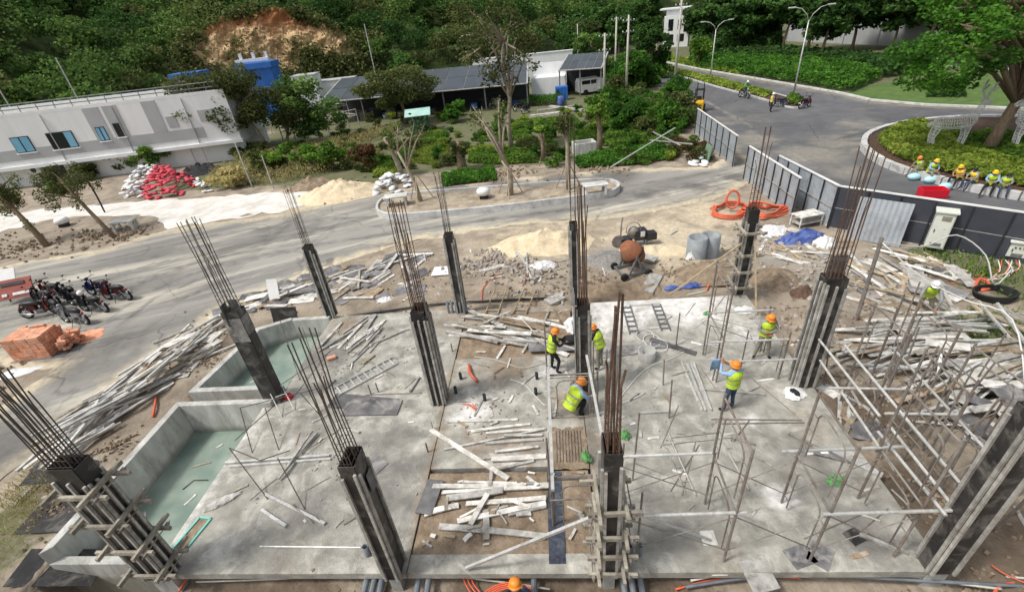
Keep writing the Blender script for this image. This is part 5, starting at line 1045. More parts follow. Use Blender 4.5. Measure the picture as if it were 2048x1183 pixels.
hose('conduit', [gp(1350, 1180, .05, -.45), gp(1430, 1160, .06, -.45), gp(1520, 1152, .06, -.45), gp(1600, 1158, .05, -.45)], .025, 'orange', 'orange conduit running in the trench beside the wide board', 'conduit')
hose('conduit', [gp(1985, 1190, .05, -.4), gp(2000, 1172, .06, -.4), gp(2048, 1166, .06, -.4)], .03, 'orange', 'orange conduit curling below the broad front column', 'conduit'); hose('conduit', [gp(1980, 1130, .04, -.3), gp(2010, 1150, .04, -.3), gp(2060, 1172, .04, -.3)], .015, 'orange', 'thin orange conduit trailing right of the broad front column', 'conduit')
hose('conduit', [gp(360, 1183, .05, -.4), gp(372, 1165, .05, -.4), gp(380, 1150, .04, -.35)], .03, 'orange', 'orange conduit beside the foot of the clamped tank corner column', 'conduit'); hose('conduit', [gp(308, 836, .05), gp(314, 820, .1), gp(317, 800, .06)], .04, 'orange', 'short orange pipe standing out of the bank beside the larger tank', 'conduit')
hose('conduit', [gp(938, 730, .03, 0), gp(942, 752, .12, 0), gp(955, 764, .03, 0)], .05, 'orange', 'bent orange pipe bundle on the middle slab', 'conduit')
for i in range(4): hose('conduit', [gp(926 + i*9, 808, .02, 0), gp(940 + i*4, 815, .1, 0), gp(952, 822, .02, 0)], .012, 'orange', 'thin orange wires sprouting from the middle slab', 'conduit', 'orange wires of the middle slab')
hose('conduit', [gp(1412, 588, .04), gp(1425, 566, .12), gp(1440, 556, .25), gp(1475, 553, .2)], .035, 'orange', 'orange conduit bending out of the earth behind the slab', 'conduit'); hose('conduit', [gp(965, 610, .02), gp(968, 580, .05), gp(1005, 555, .05)], .02, 'orange', 'thin orange tube on the earth behind the middle strip', 'conduit'); hose('conduit', [gp(1046, 580, .03), gp(1058, 560, .05)], .025, 'orange', 'short orange tube on the earth behind the middle strip', 'conduit')
hose('cable', [gp(1240, 800, .02, 0), gp(1290, 740, .02, 0), gp(1350, 712, .02, 0), gp(1400, 690, .02, 0), gp(1440, 690, .02, 0)], .014, 'wirew', 'white cord snaking over the right slab past the lying ladders', 'cable', wig=.12)
for i in range(3): hose('cable', [Vector(S(1290 + 14*i, 672 + 10*i)) + Vector((.3*math.cos(t)*(1-.05*i), .35*math.sin(t), .03 + i*.01)) for t in np.linspace(0, 6.3, 9)], .014, 'wirew', 'loop of white cord beside the concrete ring on the right slab', 'cable', 'cord loops on the right slab')
hose('cable', [gp(1020, 760, .02, 0), gp(1050, 768, .02, 0), gp(1065, 790, .03, 0), gp(1088, 812, .02, 0)], .013, 'wirew', 'white cord on the middle slab left of the aluminium beam', 'cable', wig=.1); hose('cable', [gp(950, 712, .02, 0), gp(1000, 722, .02, 0), gp(1040, 735, .02, 0), gp(1090, 728, .02, 0)], .013, 'hose', 'pale cord crossing the middle slab in front of the worker with black sleeves', 'cable', wig=.1)
hose('cable', [gp(1245, 806, .02, 0), gp(1262, 800, .02, 0), gp(1290, 786, .03, 0)], .018, 'wirew', 'short white cord with a dark plug on the right slab', 'cable')
hose('cable', [gp(1402, 640, .02, 0), gp(1420, 632, .02, 0), gp(1390, 655, .02, 0), gp(1370, 648, .02, 0)], .012, 'wirew', 'pale cord curl near the back edge of the right slab', 'cable', wig=.1)
# white cable strung from a post over the debris to the ground
pc = [G(1870, 690, -.2)]
hose('cable', [Vector((10.6, 14.0, 2.6)), Vector((11.6, 13.2, 1.7)), Vector((12.6, 12.6, 1.2)), Vector((12.9, 11.4, 1.3)), Vector((11.6, 9.0, .6)), Vector((10.9, 7.9, -.1))], .022, 'wirew', 'thick white cable strung from the rusty post down over the scaffold', 'cable'); hose('cable', [Vector((10.62, 14.05, 2.62)), Vector((12.6, 14.9, 1.9)), Vector((14.2, 15.6, 1.9)), Vector((15.2, 15.3, 1.2)), Vector((15.6, 14.9, .2)), Vector((17.3, 16.2, .1))], .022, 'wirew', 'thick white cable strung from the rusty post to the electric cabinets', 'cable')
bar('post', TUBES, (10.45, 13.75, ground_z(10.45, 13.75)), (10.6, 14.1, 2.75), .06, .06, 'rusty steel post carrying the white cable beside the broad black column', 'post')
# rubble and small stones: nobody could count them
def stones(name, spots, n, smin, smax, m, lab=None):
    pts = []; mb = MB()
    for k in range(n):
        x, y, r_ = random.choice(spots); a = U(0, 6.28); d = r_*abs(random.gauss(0, .55)); px, py = x + d*math.cos(a), y + d*math.sin(a); s_ = U(smin, smax)**1.0; z = zat(px, py)
        if name == 'pebbles' and SLABX0 < px < SLABX1 and SLABY0 < py < SLABY1 and z > -.05: continue
        e = Euler((U(0, 3), U(0, 3), U(0, 3))).to_matrix(); mb.box((px, py, z + s_*.25), (s_*U(.7, 1.4), s_*U(.6, 1), s_*U(.5, .9)), rot=e)
    struct(mb.obj(name, m), 'stuff')
stones('rubble', [(-3.4, 19.6, 1.8), (-1.6, 18.8, 2), (-.6, 18.0, 1.5), (-2.6, 20.5, 1.4)], 420, .05, .2, M['rubble']); stones('rubble', [(10, 20, 2.2), (11.5, 18, 2.5), (9.5, 16.5, 2), (8.6, 12.8, 1.6), (12.5, 15.5, 2)], 480, .04, .17, M['rubble'])
stones('pebbles', [(8.2, 9, .9), (8.4, 6.8, 1), (10, 5, 2), (-13.3, 9, .9), (-13.2, 13, 1.2), (-14.2, 15.5, 1.4), (3, 4.2, 2.5), (-4, 4.2, 3), (-1.4, 14, 1.4), (-1.2, 6.6, 1.4), (2, 17.5, 1.6), (-11, 18, 2.5), (9.5, 10, 2), (9, 14, 2), (5, 17.5, 2.5), (-6, 18, 3), (0, 16.6, 3), (-13.4, 7, 1), (8.2, 11, .8), (8, 5, 1.5), (11, 13, 2.5)], 2600, .02, .1, M['dirt']); stones('clods', [(-30, 26.8, 3), (-34, 26, 3), (-38, 25.5, 3), (-27.5, 26.8, 1.2), (-6, 29, 2), (0, 29, 2), (-3, 34, 3), (4, 34, 3), (-16, 33.5, 3), (-22, 12, 1.5)], 1500, .04, .2, M['dirt'])
stones('chips', [(-6.5, 8, 2.5), (-7, 12, 2), (4, 9, 3), (3, 13, 2.5), (-2, 10, 1.4), (-5, 13, 2.4)], 330, .015, .055, M['rubble'])
def heap(name, cx, cy, rx, ry, h_, m, lab, cat, rz=0., rough=.12, seed=0):
    mb = MB(); N1, N2 = 18, 48; rough = max(.2, rough); z0 = zat(cx, cy)
    for i in range(N1+1):
        u = i/N1
        for k in range(N2):
            a = 2*math.pi*k/N2; rr = u*(1 + .18*noise.noise((math.cos(a)*1.6, math.sin(a)*1.6, seed)))
            x, y = rr*rx*math.cos(a), rr*ry*math.sin(a); z = h_*(1-u)**.9*(1 + .35*noise.noise((x*1.5, y*1.5, seed + 3))) + rough*(noise.noise((x*3, y*3, seed)) + .6*noise.noise((x*7, y*7, seed)))*(1-u*.8)*h_
            c_, s_ = math.cos(rz), math.sin(rz); mb.v.append((x*c_-y*s_, x*s_+y*c_, z - .06))
    mb.f = [(i*N2+k, (i+1)*N2+k, (i+1)*N2+(k+1) % N2, i*N2+(k+1) % N2) for i in range(N1) for k in range(N2)]
    o = mb.obj(name, M[m], None, True); o.location = (cx, cy, z0); return tag(o, lab, cat)
p = G(1085, 492); heap('sand_heap', p.x, p.y, 2.9, 1.6, .85, 'sand', 'yellow sand heap behind the rubble at the edge of the site road', 'sand heap', .1, seed=1)
p = G(680, 388); heap('sand_heap', p.x, p.y, 3.2, 2.2, 1.1, 'sand', 'wide pale sand heap beside the white sacks and planting island', 'sand heap', .2, seed=2)
p = G(1215, 520); heap('gravel_heap', p.x, p.y, 1.5, 1.1, .35, 'gravel', 'low grey gravel heap left of the concrete mixer', 'gravel heap', .3, seed=3)
p = G(1235, 588); heap('earth_heap', p.x, p.y + .2, 2.4, .75, .5, 'dirt', 'brown earth heap right behind the back slab edge', 'earth heap', 0, seed=4); p = G(1420, 555); heap('earth_heap', p.x, p.y, 1.8, 1.0, .45, 'dirt', 'brown earth heap pierced by an orange conduit beside the clamped back column', 'earth heap', .2, seed=5)
p = G(1545, 560); heap('earth_heap', p.x, p.y, 1.3, .9, .45, 'dirt', 'brown earth heap between the clamped back column and the broad black column', 'earth heap', .5, seed=6); p = G(640, 385); heap('dry_heap', p.x - 1.2, p.y + 1.6, 2.2, 1.0, .9, 'dirt', 'low heap of brown cuttings left of the wide sand heap', 'heap', .2, seed=8)
p = G(1310, 505); heap('sand_heap', p.x, p.y, 2.0, 1.1, .3, 'sand', 'low yellow sand spread right of the concrete mixer', 'sand heap', 0, seed=9)
def spill(name, px, py, r_, m, lab, cat, z=0):
    c = G(px, py, z); N = 26; mb = MB(); rings = 4
    for i in range(1, rings+1):
        for k in range(N): a = 2*math.pi*k/N; rr = r_*i/rings*(1 + .45*noise.noise((math.cos(a)*2, math.sin(a)*2, px))); mb.v.append((rr*math.cos(a), rr*math.sin(a)*.75, .004 + .004*(rings-i)))
    mb.f = [tuple(range(N))] + [(i*N+k, (i+1)*N+k, (i+1)*N+(k+1) % N, i*N+(k+1) % N) for i in range(rings-1) for k in range(N)]
    o = mb.obj(name, M[m]); o.location = c; tag(o, lab, cat)
spill('brick_dust', 175, 672, .7, 'brick', 'orange brick dust patch on the road beside the brick stack', 'spill', GZ + .01)
# ================================================================== SITE OBJECTS
# ---- motorbikes
def bike(label, x, y, rz, paint, loc_z=None, group='motorbikes parked together on the site road'):
    t = thing('motorbike', label, 'motorbike', (x, y, GZ + .006 if loc_z is None else loc_z), rz, group); r_ = .28
    for s in (-.6, .6):
        w0 = MB().lathe([(.2, -.04), (.26, -.045), (.285, -.02), (.285, .02), (.26, .045), (.2, .04)], (s, 0, r_+.005), 18, Matrix.Rotation(R(90), 3, 'X'), cap=False).obj('wheel', M['rubber'], t, True)
        rm = MB().lathe([(.2, -.03), (.2, .03), (.18, .03), (.18, -.03)], (s, 0, r_+.005), 18, Matrix.Rotation(R(90), 3, 'X'), cap=False)
        for k in range(6): a = k*math.pi/3; rm.beam((s, 0, r_+.005), (s + .19*math.cos(a), 0, r_+.005 + .19*math.sin(a)), .02, .018, (0, 1, 0))
        rm.obj('rim', M['chrome'], w0)
    P_ = M[paint]
    MB().add([(-.62, -.05, .62), (-.62, .05, .62), (-.1, -.12, .66), (-.1, .12, .66), (-.5, -.06, .45), (-.5, .06, .45), (-.05, -.1, .36), (-.05, .1, .36)], [(0, 2, 3, 1), (4, 5, 7, 6), (0, 4, 6, 2), (1, 3, 7, 5), (0, 1, 5, 4), (2, 6, 7, 3)]).obj('rear_body', P_, t, bev=.02)
    MB().path([(-.66, 0, .74), (-.45, 0, .77), (-.15, 0, .74), (.1, 0, .69), (.18, 0, .63)], [.05, .11, .13, .11, .04], 10).obj('seat', M['seat'], t, True)
    MB().path([(.18, 0, .6), (.12, 0, .42), (.2, 0, .3), (.42, 0, .34)], [.07, .09, .09, .06], 8).obj('frame', M['bkblk'], t, True)
    MB().box((.02, 0, .3), (.34, .22, .22)).obj('engine', M['steel'], t, bev=.03)
    for s in (-1, 1):
        MB().add([(.3, s*.12, .35), (.5, s*.2, .42), (.47, s*.19, .8), (.4, s*.06, .88), (.28, s*.1, .6), (.42, s*.02, .42)], [(0, 1, 2, 3, 4), (0, 5, 1), (1, 5, 3, 2)]).obj('leg_shield', P_, t)
        MB().path([(.6, s*.055, r_), (.52, s*.055, .6), (.44, s*.04, .9)], .018, 6).obj('fork', M['chrome'], t)
        m_ = MB().tube((.38, s*.24, 1.0), (.4, s*.3, 1.18), .007, 5).obj('mirror', M['bkblk'], t); MB().sphere((.4, s*.32, 1.2), .06, 8, (.4, 1, .65)).obj('mirror_head', M['seat'], m_, True)
        MB().tube((-.6, s*.09, r_), (-.42, s*.09, .62), .022, 6).obj('shock', M['chrome'], t)
    MB().path([(.34, -.34, .98), (.4, -.2, 1.0), (.43, 0, .97), (.4, .2, 1.0), (.34, .34, .98)], .015, 6).obj('handlebar', M['seat'], t)
    MB().sphere((.47, 0, .93), .1, 10, (.8, 1.1, .85)).obj('headlight_shell', P_, t, True); MB().sphere((.535, 0, .93), .055, 8, (.5, 1, 1)).obj('headlight', M['white'], t, True)
    MB().path([(.9, 0, .38), (.8, 0, .56), (.62, 0, .62), (.42, 0, .56)], [.03, .06, .065, .05], 8).obj('front_mudguard', P_, t, True)
    MB().path([(-.5, 0, .6), (-.72, 0, .58), (-.86, 0, .42)], [.06, .06, .04], 8).obj('rear_mudguard', M['seat'], t, True)
    MB().box((-.72, 0, .66), (.05, .1, .05)).obj('tail_light', M['redp'], t, bev=.01); MB().box((-.8, 0, .52), (.012, .19, .13)).obj('number_plate', M['white'], t)
    MB().path([(.1, -.14, .24), (-.3, -.17, .25), (-.75, -.18, .36)], [.02, .035, .05], 8).obj('exhaust', M['chrome'], t, True)
    MB().tube((.0, .1, .3), (-.05, .3, .01), .012, 5).obj('side_stand', M['darkm'], t)
    return t
B1 = {}
for k, x, y, rz, lab in (('bkred', -20.95, 18.3, 172, 'maroon motorbike standing apart at the road side end of the parked bikes'), ('bkblk', -21.3, 17.3, 170, 'black motorbike with a dark seat second in the parked row'), ('bkgry', -21.4, 16.35, 168, 'silver motorbike with pale body closest to the brick stack'), ('bkblu', -22.3, 18.9, 175, 'navy motorbike with blue tail in the middle of the parked bikes')):
    B1[k] = bike(lab, x, y, R(rz), k)
for k, x, y, rz, lab in (('bkblk', -23.6, 18.5, 160, 'black motorbike in the inner row of the parked bikes'), ('bkblk', -22.6, 17.9, 165, 'black motorbike in the inner row of the parked bikes'), ('bkred', -23.9, 17.2, 15, 'maroon motorbike parked with its front wheel towards the grassy verge end'), ('bkblk', -23.2, 17.3, 150, 'black motorbike in the inner row of the parked bikes'), ('bkblk', -24.6, 18.2, 170, 'black motorbike in the inner row of the parked bikes'), ('bkred', -24.9, 18.9, 165, 'maroon motorbike parked beside the red brown signboard')):
    dup(B1[k], (x, y, GZ + .006), R(rz), lab)
hm = MB().lathe([(.12, 0), (.13, .06), (.11, .13), (.06, .17), (.01, .18)], (0, 0, 0), 14).obj('helmet', M['helmw'], None, True); hm.location = (-21.55, 17.33, GZ + 1.0); hm.rotation_euler = (.3, .2, 0); tag(hm, 'white riding helmet resting on a black motorbike', 'helmet')
rd = bike('white scooter ridden on the boulevard by a person in green', *G(1487, 196)[:2], R(-72), 'bkgry', None, 'motorbikes on the boulevard')
person('rider in a green jacket and white helmet sitting on the scooter', G(1489, 194) + Vector((.05, .1, .74)), R(-165), arms(SIT, knl=(-.17, .32, -.05), knr=(.17, .32, -.05), anl=(-.15, .3, -.42), anr=(.15, .3, -.42), tol=(-.15, .44, -.46), tor=(.15, .44, -.46), wrl=(-.25, .5, .35), wrr=(.25, .5, .35), hnl=(-.26, .57, .33), hnr=(.26, .57, .33)), vest=None, shirt='greenp', trs='black', helm='helmw')
dup(B1['bkblu'], (*G(1556, 214)[:2], GZ + .01), R(140), 'navy motorbike standing beside the person in yellow on the boulevard', 'motorbikes on the boulevard')
dup(B1['bkred'], (*G(1608, 216)[:2], GZ + .01), R(30), 'red motorbike parked at the tip of the planted median', 'motorbikes on the boulevard')
# red brown board with white marks at the parked bikes
sg = thing('signboard', 'red brown metal board with white stripes leaning behind the parked motorbikes', 'signboard', G(48, 600), R(20))
rot = Matrix.Rotation(R(-35), 3, 'X'); mrb = mat('red_brown_paint', (138, 62, 50), (156, 80, 64), 2, .6, st=(110, 60, 50), stsc=1.5, stamt=.5)
MB().box((0, 0, .7), (1.5, .06, 1.0), rot=rot).obj('board', mrb, sg, bev=.02)
for c, d in (((-.05, -.06, .95), (1.0, .02, .16)), ((.25, -.06, .42), (.7, .02, .14)), ((-.45, -.06, .42), (.22, .02, .14))): MB().box(Vector((0, 0, .7)) + rot @ (Vector(c) - Vector((0, 0, .7))), d, rot=rot).obj('marking', M['darkm'] if c[2] > .9 else M['tarpw'], sg)
for s in (-.6, .6): MB().beam((s, .1, 0), (s, .3, 1.0), .05, .05).obj('leg', M['darkm'], sg)
pb = MB().box((0, 0, .7), (1.3, .05, .9), rot=rot).obj('white_signboard', M['white']); pb.location = G(20, 578); pb.rotation_euler = (0, 0, R(15)); tag(pb, 'white panel leaning behind the red brown board', 'panel')
# ---- brick stack
bs_ = thing('brick_stack', 'block of stacked orange hollow bricks on the road beside the motorbikes', 'brick stack', (-21.15, 14.35, GZ + .01), R(8)); bw, bd_, bh = .245, .14, .14
bmsh = MB().box((0, 0, 0), (bw-.012, bd_-.012, bh-.012)).mesh('brick', M['brick']); nxb, nyb, nzb = 6, 8, 7
MB().box((0, 0, bh*nzb/2 - .06), (bw*nxb - .3, bd_*nyb - .16, bh*nzb - .16)).obj('core', M['brick'], bs_)
MB().box((.2, 0, -.0), (2.1, 1.3, .02)).obj('pallet_sheet', M['ply'], bs_)
for i in range(nxb):
    for j in range(nyb):
        for k in range(nzb):
            if 0 < i < nxb-1 and 0 < j < nyb-1 and k < nzb-1: continue
            if i == 0 and k < nzb-1 and 0 < j: continue
            if k == nzb-1 and j > 5 and random.random() < .6: continue
            inst('brick', bmsh, bs_, ((i-(nxb-1)/2)*bw + U(-.01, .01), (j-(nyb-1)/2)*bd_ + U(-.008, .008), (k+.5)*bh + .012), (0, 0, U(-.03, .03)))
for k in range(46): inst('brick', bmsh, bs_, (.95 + U(0, .4), U(-.3, .6), .08 + max(0, .45*(1-k/46)) + U(0, .1)), (U(-.4, .4), U(-.4, .4), U(0, 3)))
o = heap('wrapped_slabs', *G(35, 745)[:2], .9, .4, .25, 'tarpw', 'pale sheet spread beside the brick stack', 'sheet', .3, .05, 11)
# ---- concrete mixer
p = G(1262, 545); mx = thing('concrete_mixer', 'old concrete mixer with an orange drum beside the sand', 'concrete mixer', p, R(15)); rt = Matrix.Rotation(R(-38), 3, 'Y')
MB().lathe([(.1, -.55), (.38, -.45), (.5, -.1), (.48, .15), (.28, .5), (.24, .52), (.2, .45)], (0, 0, 1.0), 18, rt).obj('drum', mat('rusty_orange', (120, 76, 54), (156, 100, 70), 4, .85, st=(104, 88, 76), stsc=2.5, stamt=.85), mx, True)
MB().lathe([(.53, -.08), (.53, .0)], (0, 0, 1.0), 22, rt, cap=False).obj('gear_ring', M['darkm'], mx)
for s in (-1, 1): MB().beam((-.6, s*.45, .15), (.6, s*.45, .15), .08, .1).beam((-.35, s*.5, .1), (0, s*.5, 1.0), .07, .07).beam((.35, s*.5, .1), (0, s*.5, 1.0), .07, .07).obj('side_frame', M['steel'], mx)
for x in (-.55, .55): MB().beam((x, -.45, .15), (x, .45, .15), .07, .07).obj('cross_beam', M['steel'], mx)
for x in (-.55, .55):
    for s in (-1, 1): MB().lathe([(.06, -.04), (.17, -.04), (.17, .04), (.06, .04)], (x, s*.55, .17), 14, Matrix.Rotation(R(90), 3, 'X')).obj('wheel', M['rubber'], mx, True)
MB().box((.1, .9, 1.05), (.5, .4, .5)).obj('motor_box', M['darkm'], mx, bev=.02); MB().box((.1, .75, .5), (.4, .3, .7)).obj('motor_stand', M['steel'], mx); MB().lathe([(.28, -.03), (.28, .03)], (-.3, .8, 1.2), 18, Matrix.Rotation(R(80), 3, 'X')).obj('flywheel', M['rustt'], mx)
MB().path([(-.1, 1.0, 1.0), (-.05, 1.05, 1.9), (0, 1.05, 2.2)], .035, 7).obj('lever', M['rustt'], mx)
p = G(1278, 490); gw = thing('winch', 'dark rusty engine winch with a wheel and box behind the concrete mixer', 'machine', p, R(10))
MB().box((0, 0, .6), (.6, .5, .5)).obj('housing', M['darkm'], gw, bev=.02); MB().box((.5, -.1, .5), (.5, .45, .35)).obj('fuel_box', M['bkblk'], gw, bev=.02); MB().lathe([(.34, -.04), (.38, 0), (.34, .04)], (-.35, -.1, .9), 20, Matrix.Rotation(R(75), 3, 'X'), cap=False).obj('wheel_ring', M['rustt'], gw); MB().sphere((-.3, 0, .75), .3, 10, (1, .8, .9)).obj('engine', M['rustt'], gw, True); MB().box((.05, -.27, .7), (.2, .03, .25)).obj('plate', M['white'], gw)
for a in ((-.35, -.2), (.35, -.2), (-.35, .2), (.35, .2)): MB().beam((a[0], a[1], 0), (a[0]*.8, a[1], .4), .06, .06).obj('leg', M['rustt'], gw)
drop('steel_sheet', SQA, gp(1280, 488), gp(1296, 482), .45, .02, 'pale metal sheet on the sand beside the winch', 'sheet', None); bar('chute', SQS, gp(1275, 520, .3), gp(1312, 530, .2), .5, .04, 'grey metal loading chute resting beside the concrete mixer', 'chute')
M['ringc'] = mat('blue_grey_cement', (128, 134, 138), (150, 155, 158), 2.5, .8, bump=.2, st=(108, 108, 106), stsc=1.5, stamt=.6)
# ---- concrete rings
for px, py, lab in ((1390, 522, 'upright concrete pipe ring with a torn white sheet at its foot'), (1416, 514, 'upright concrete pipe ring standing behind another')):
    o = MB().lathe([(.42, 0), (.42, 1.05), (.34, 1.05), (.34, .1), (.02, .1)], (0, 0, 0), 24, cap=False).obj('concrete_ring', M['ringc'], None, True); o.location = gp(px, py, -.03); tag(o, lab, 'concrete pipe')
o = MB().lathe([(.28, 0), (.28, .35), (.24, .35), (.24, .05), (.02, .05)], (0, 0, 0), 20, cap=False).obj('concrete_ring', M['conc'], None, True); o.location = S(1293, 716); tag(o, 'small concrete ring standing on the right slab beside white cord loops', 'concrete pipe')
# ---- crumpled sheets and tarps
def crumple(name, px, py, rx, ry, h_, m, lab, cat='sheet', rz=0., seed=0, z=None):
    p = gp(px, py, .0) if z is None else G(px, py, z); n = 18; mb = MB()
    for j in range(n+1):
        for i in range(n+1):
            u, v = i/n*2-1, j/n*2-1; u, v = u*math.sqrt(1-v*v/2), v*math.sqrt(1-u*u/2); e = max(0, 1 - (u*u + v*v)**1.2); x, y = u*rx*(1 + .35*noise.noise((v*2.5, u*2.5, seed))), v*ry*(1 + .35*noise.noise((u*2.5, v*2.5, seed + 2)))
            zz = .015 + h_*e*(.45 + .55*abs(noise.noise((u*2.2, v*2.2, seed)))) + .09*h_*noise.noise((u*7, v*7, seed)) + .02*abs(noise.noise((u*5, v*5, seed + 5)))
            c_, s_ = math.cos(rz), math.sin(rz); mb.v.append((x*c_-y*s_, x*s_+y*c_, max(.006, zz)))
    mb.f = [(j*(n+1)+i, j*(n+1)+i+1, (j+1)*(n+1)+i+1, (j+1)*(n+1)+i) for j in range(n) for i in range(n)]
    o = mb.obj(name, M[m]); o.location = p; return tag(o, lab, cat)
crumple('tarpaulin', 1600, 478, 1.25, .5, .75, 'blue', 'blue tarpaulin draped over stacked boards behind the clamped back column', 'tarpaulin', R(20), 1); crumple('tarpaulin', 1648, 488, .5, .45, .6, 'tarpw', 'white sheet with faint stripes bundled beside the blue tarpaulin', 'tarpaulin', R(10), 2)
crumple('tarpaulin', 1345, 583, .35, .16, .16, 'blue', 'small crumpled blue tarpaulin at the back slab edge, left piece', 'tarpaulin', 0, 3)['label'] = 'smaller crumpled piece of blue tarpaulin at the foot of the long pole'; crumple('tarpaulin', 1385, 579, .5, .2, .22, 'blue', 'larger crumpled piece of blue tarpaulin against the back slab edge', 'tarpaulin', 0, 4)
crumple('plastic_sheet', 1540, 462, 1.0, .6, .3, 'tarpw', 'white plastic spread behind the clamped back column', 'sheet', .4, 5); crumple('plastic_sheet', 1145, 652, .35, .45, .45, 'tarpw', 'white plastic sheet heaped left of the slim rusty column', 'sheet', .1, 6, -.05)
crumple('plastic_sheet', 1384, 527, .3, .2, .7, 'tarpw', 'torn white sheet hanging at the foot of the concrete ring', 'sheet', .2, 7); crumple('plastic_sheet', 1086, 540, .7, .4, .35, 'tarpw', 'white and blue plastic scraps beside the sand heap', 'sheet', .2, 8); crumple('plastic_sheet', 770, 600, .35, .25, .15, 'tarpw', 'white plastic scrap on the earth near the ribbed column', 'sheet', .2, 9)
crumple('cloth', 1588, 787, .35, .28, .1, 'tarpw', 'white sheet with a dark tool on it at the foot of the broad black column', 'sheet', .5, 10, 0); crumple('tool_cloth', 1590, 785, .1, .16, .13, 'black', 'dark tool lying on the white sheet by the broad black column', 'tool', .3, 11, .05)
crumple('cement_sheet', 1487, 620, .35, .25, .05, 'tarpw', 'white triangular sheet at the back right of the slab', 'sheet', .3, 12, 0); crumple('plastic_sheet', 1735, 870, .45, .35, .12, 'ply', 'grey wet sheet lying in the dug earth beside the slab', 'sheet', .3, 13)
for px, py, rx, ry, h_, lab, sd_ in ((1672, 960, .24, .16, .12, 'bright green bag on the right slab between the scaffold posts', 14), (1415, 627, .2, .12, .1, 'small green bag at the back of the right slab', 15), (1172, 915, .12, .18, .3, 'green bag hanging low beside the clamped column', 16)): crumple('plastic_bag', px, py, rx, ry, h_, 'greenp', lab, 'bag', .4, sd_, 0 if px != 1172 else .1)
crumple('rag_pile', 445, 1003, .45, .14, .12, 'wood', 'broken splintered boards at the edge slope of the larger tank', 'debris', R(35), 17, 0); crumple('soil_patch', 400, 862, .01, .01, .01, 'wood', 'x', 'x', 0, 1)
bpy.data.objects.remove(bpy.data.objects[[o.name for o in bpy.data.objects if o.get('label') == 'x'][0]])
c = S(384, 1068); tf = thing('window_frame', 'teal edged rectangular frame over an earth hole at the tank corner', 'frame', c, R(-6))
for a, b in (((-.2, -.42), (.14, -.42)), ((.14, -.42), (.2, .42)), ((.2, .42), (-.12, .42)), ((-.12, .42), (-.2, -.42))): MB().beam((a[0], a[1], .02), (b[0], b[1], .02), .045, .04).obj('edge', mat('teal', (120, 200, 186), None, 2, .6), tf)
MB().box((0, 0, .006), (.3, .8, .01), R(-2)).obj('hole_earth', M['dirt'], tf)
o = MB().box((0, 0, .06), (.3, .18, .12), .5).obj('brick', M['brick'], None, bev=.01); o.location = S(664, 718); tag(o, 'single orange brick on the left slab beside the plank pile', 'brick')
crumple('red_basket', 578, 795, .16, .14, .25, 'redp', 'small red plastic basket at the foot of the cement splashed column', 'basket', 0, 19, 0)
o = heap('rusty_wire', *G(1608, 590)[:2], .6, .45, .5, 'rebarr', 'tangle of rusty wire beside the broad black column', 'wire', 0, .2, 13); crumple('spool', 1250, 872, .14, .14, .3, 'greenp', 'green spool behind the clamped column', 'spool', 0, 21, .02)
cp = G(1985, 595)
for i in range(5): hose('hose', [cp + Vector((.55*math.cos(t)*(1 + .05*i), .45*math.sin(t), .06 + .05*i)) for t in np.linspace(0, 6.2, 14)], .04, 'rubber', 'ring of the coiled black hose in the weeds', 'hose', 'coiled black hose')
hose('conduit', [gp(1945, 580, .05), gp(1955, 568, .2), gp(1975, 575, .1), gp(1960, 585, .05), gp(1990, 578, .1)], .06, 'orange', 'thick orange pipe pieces in the weeds near the coiled black hose', 'conduit')
# orange corrugated conduit coils
cc = G(1525, 428)
for i in range(4): hose('conduit', [Vector((cc.x + 1.15*math.cos(t)*(1 - .06*i), cc.y + .75*math.sin(t)*(1 - .05*i), GZ + .08 + .09*i + .05*math.sin(3*t + i))) for t in np.linspace(i*.7, i*.7 + 6.1, 18)], .055, 'orange', 'ring of the thick orange conduit coil by the hoarding', 'conduit', 'orange conduit coil', wig=.3)
c2 = G(1462, 425)
for i in range(3): hose('conduit', [Vector((c2.x + 1.0*math.cos(t)*(1 - .08*i), c2.y + .9*math.sin(t), GZ + .08 + .08*i)) for t in np.linspace(.4, 6.4, 16)], .05, 'orange', 'ring of the looser orange conduit coil at the road edge', 'conduit', 'looser orange conduit coil', wig=.45)
hose('conduit', [Vector((c2.x + .1 + .33*math.cos(t), c2.y + .3 + .1*math.sin(t), GZ + .62 + .45*math.sin(t))) for t in np.linspace(-1.5, 4.9, 16)], .06, 'orange', 'upright orange conduit loop standing above the looser coil', 'conduit')
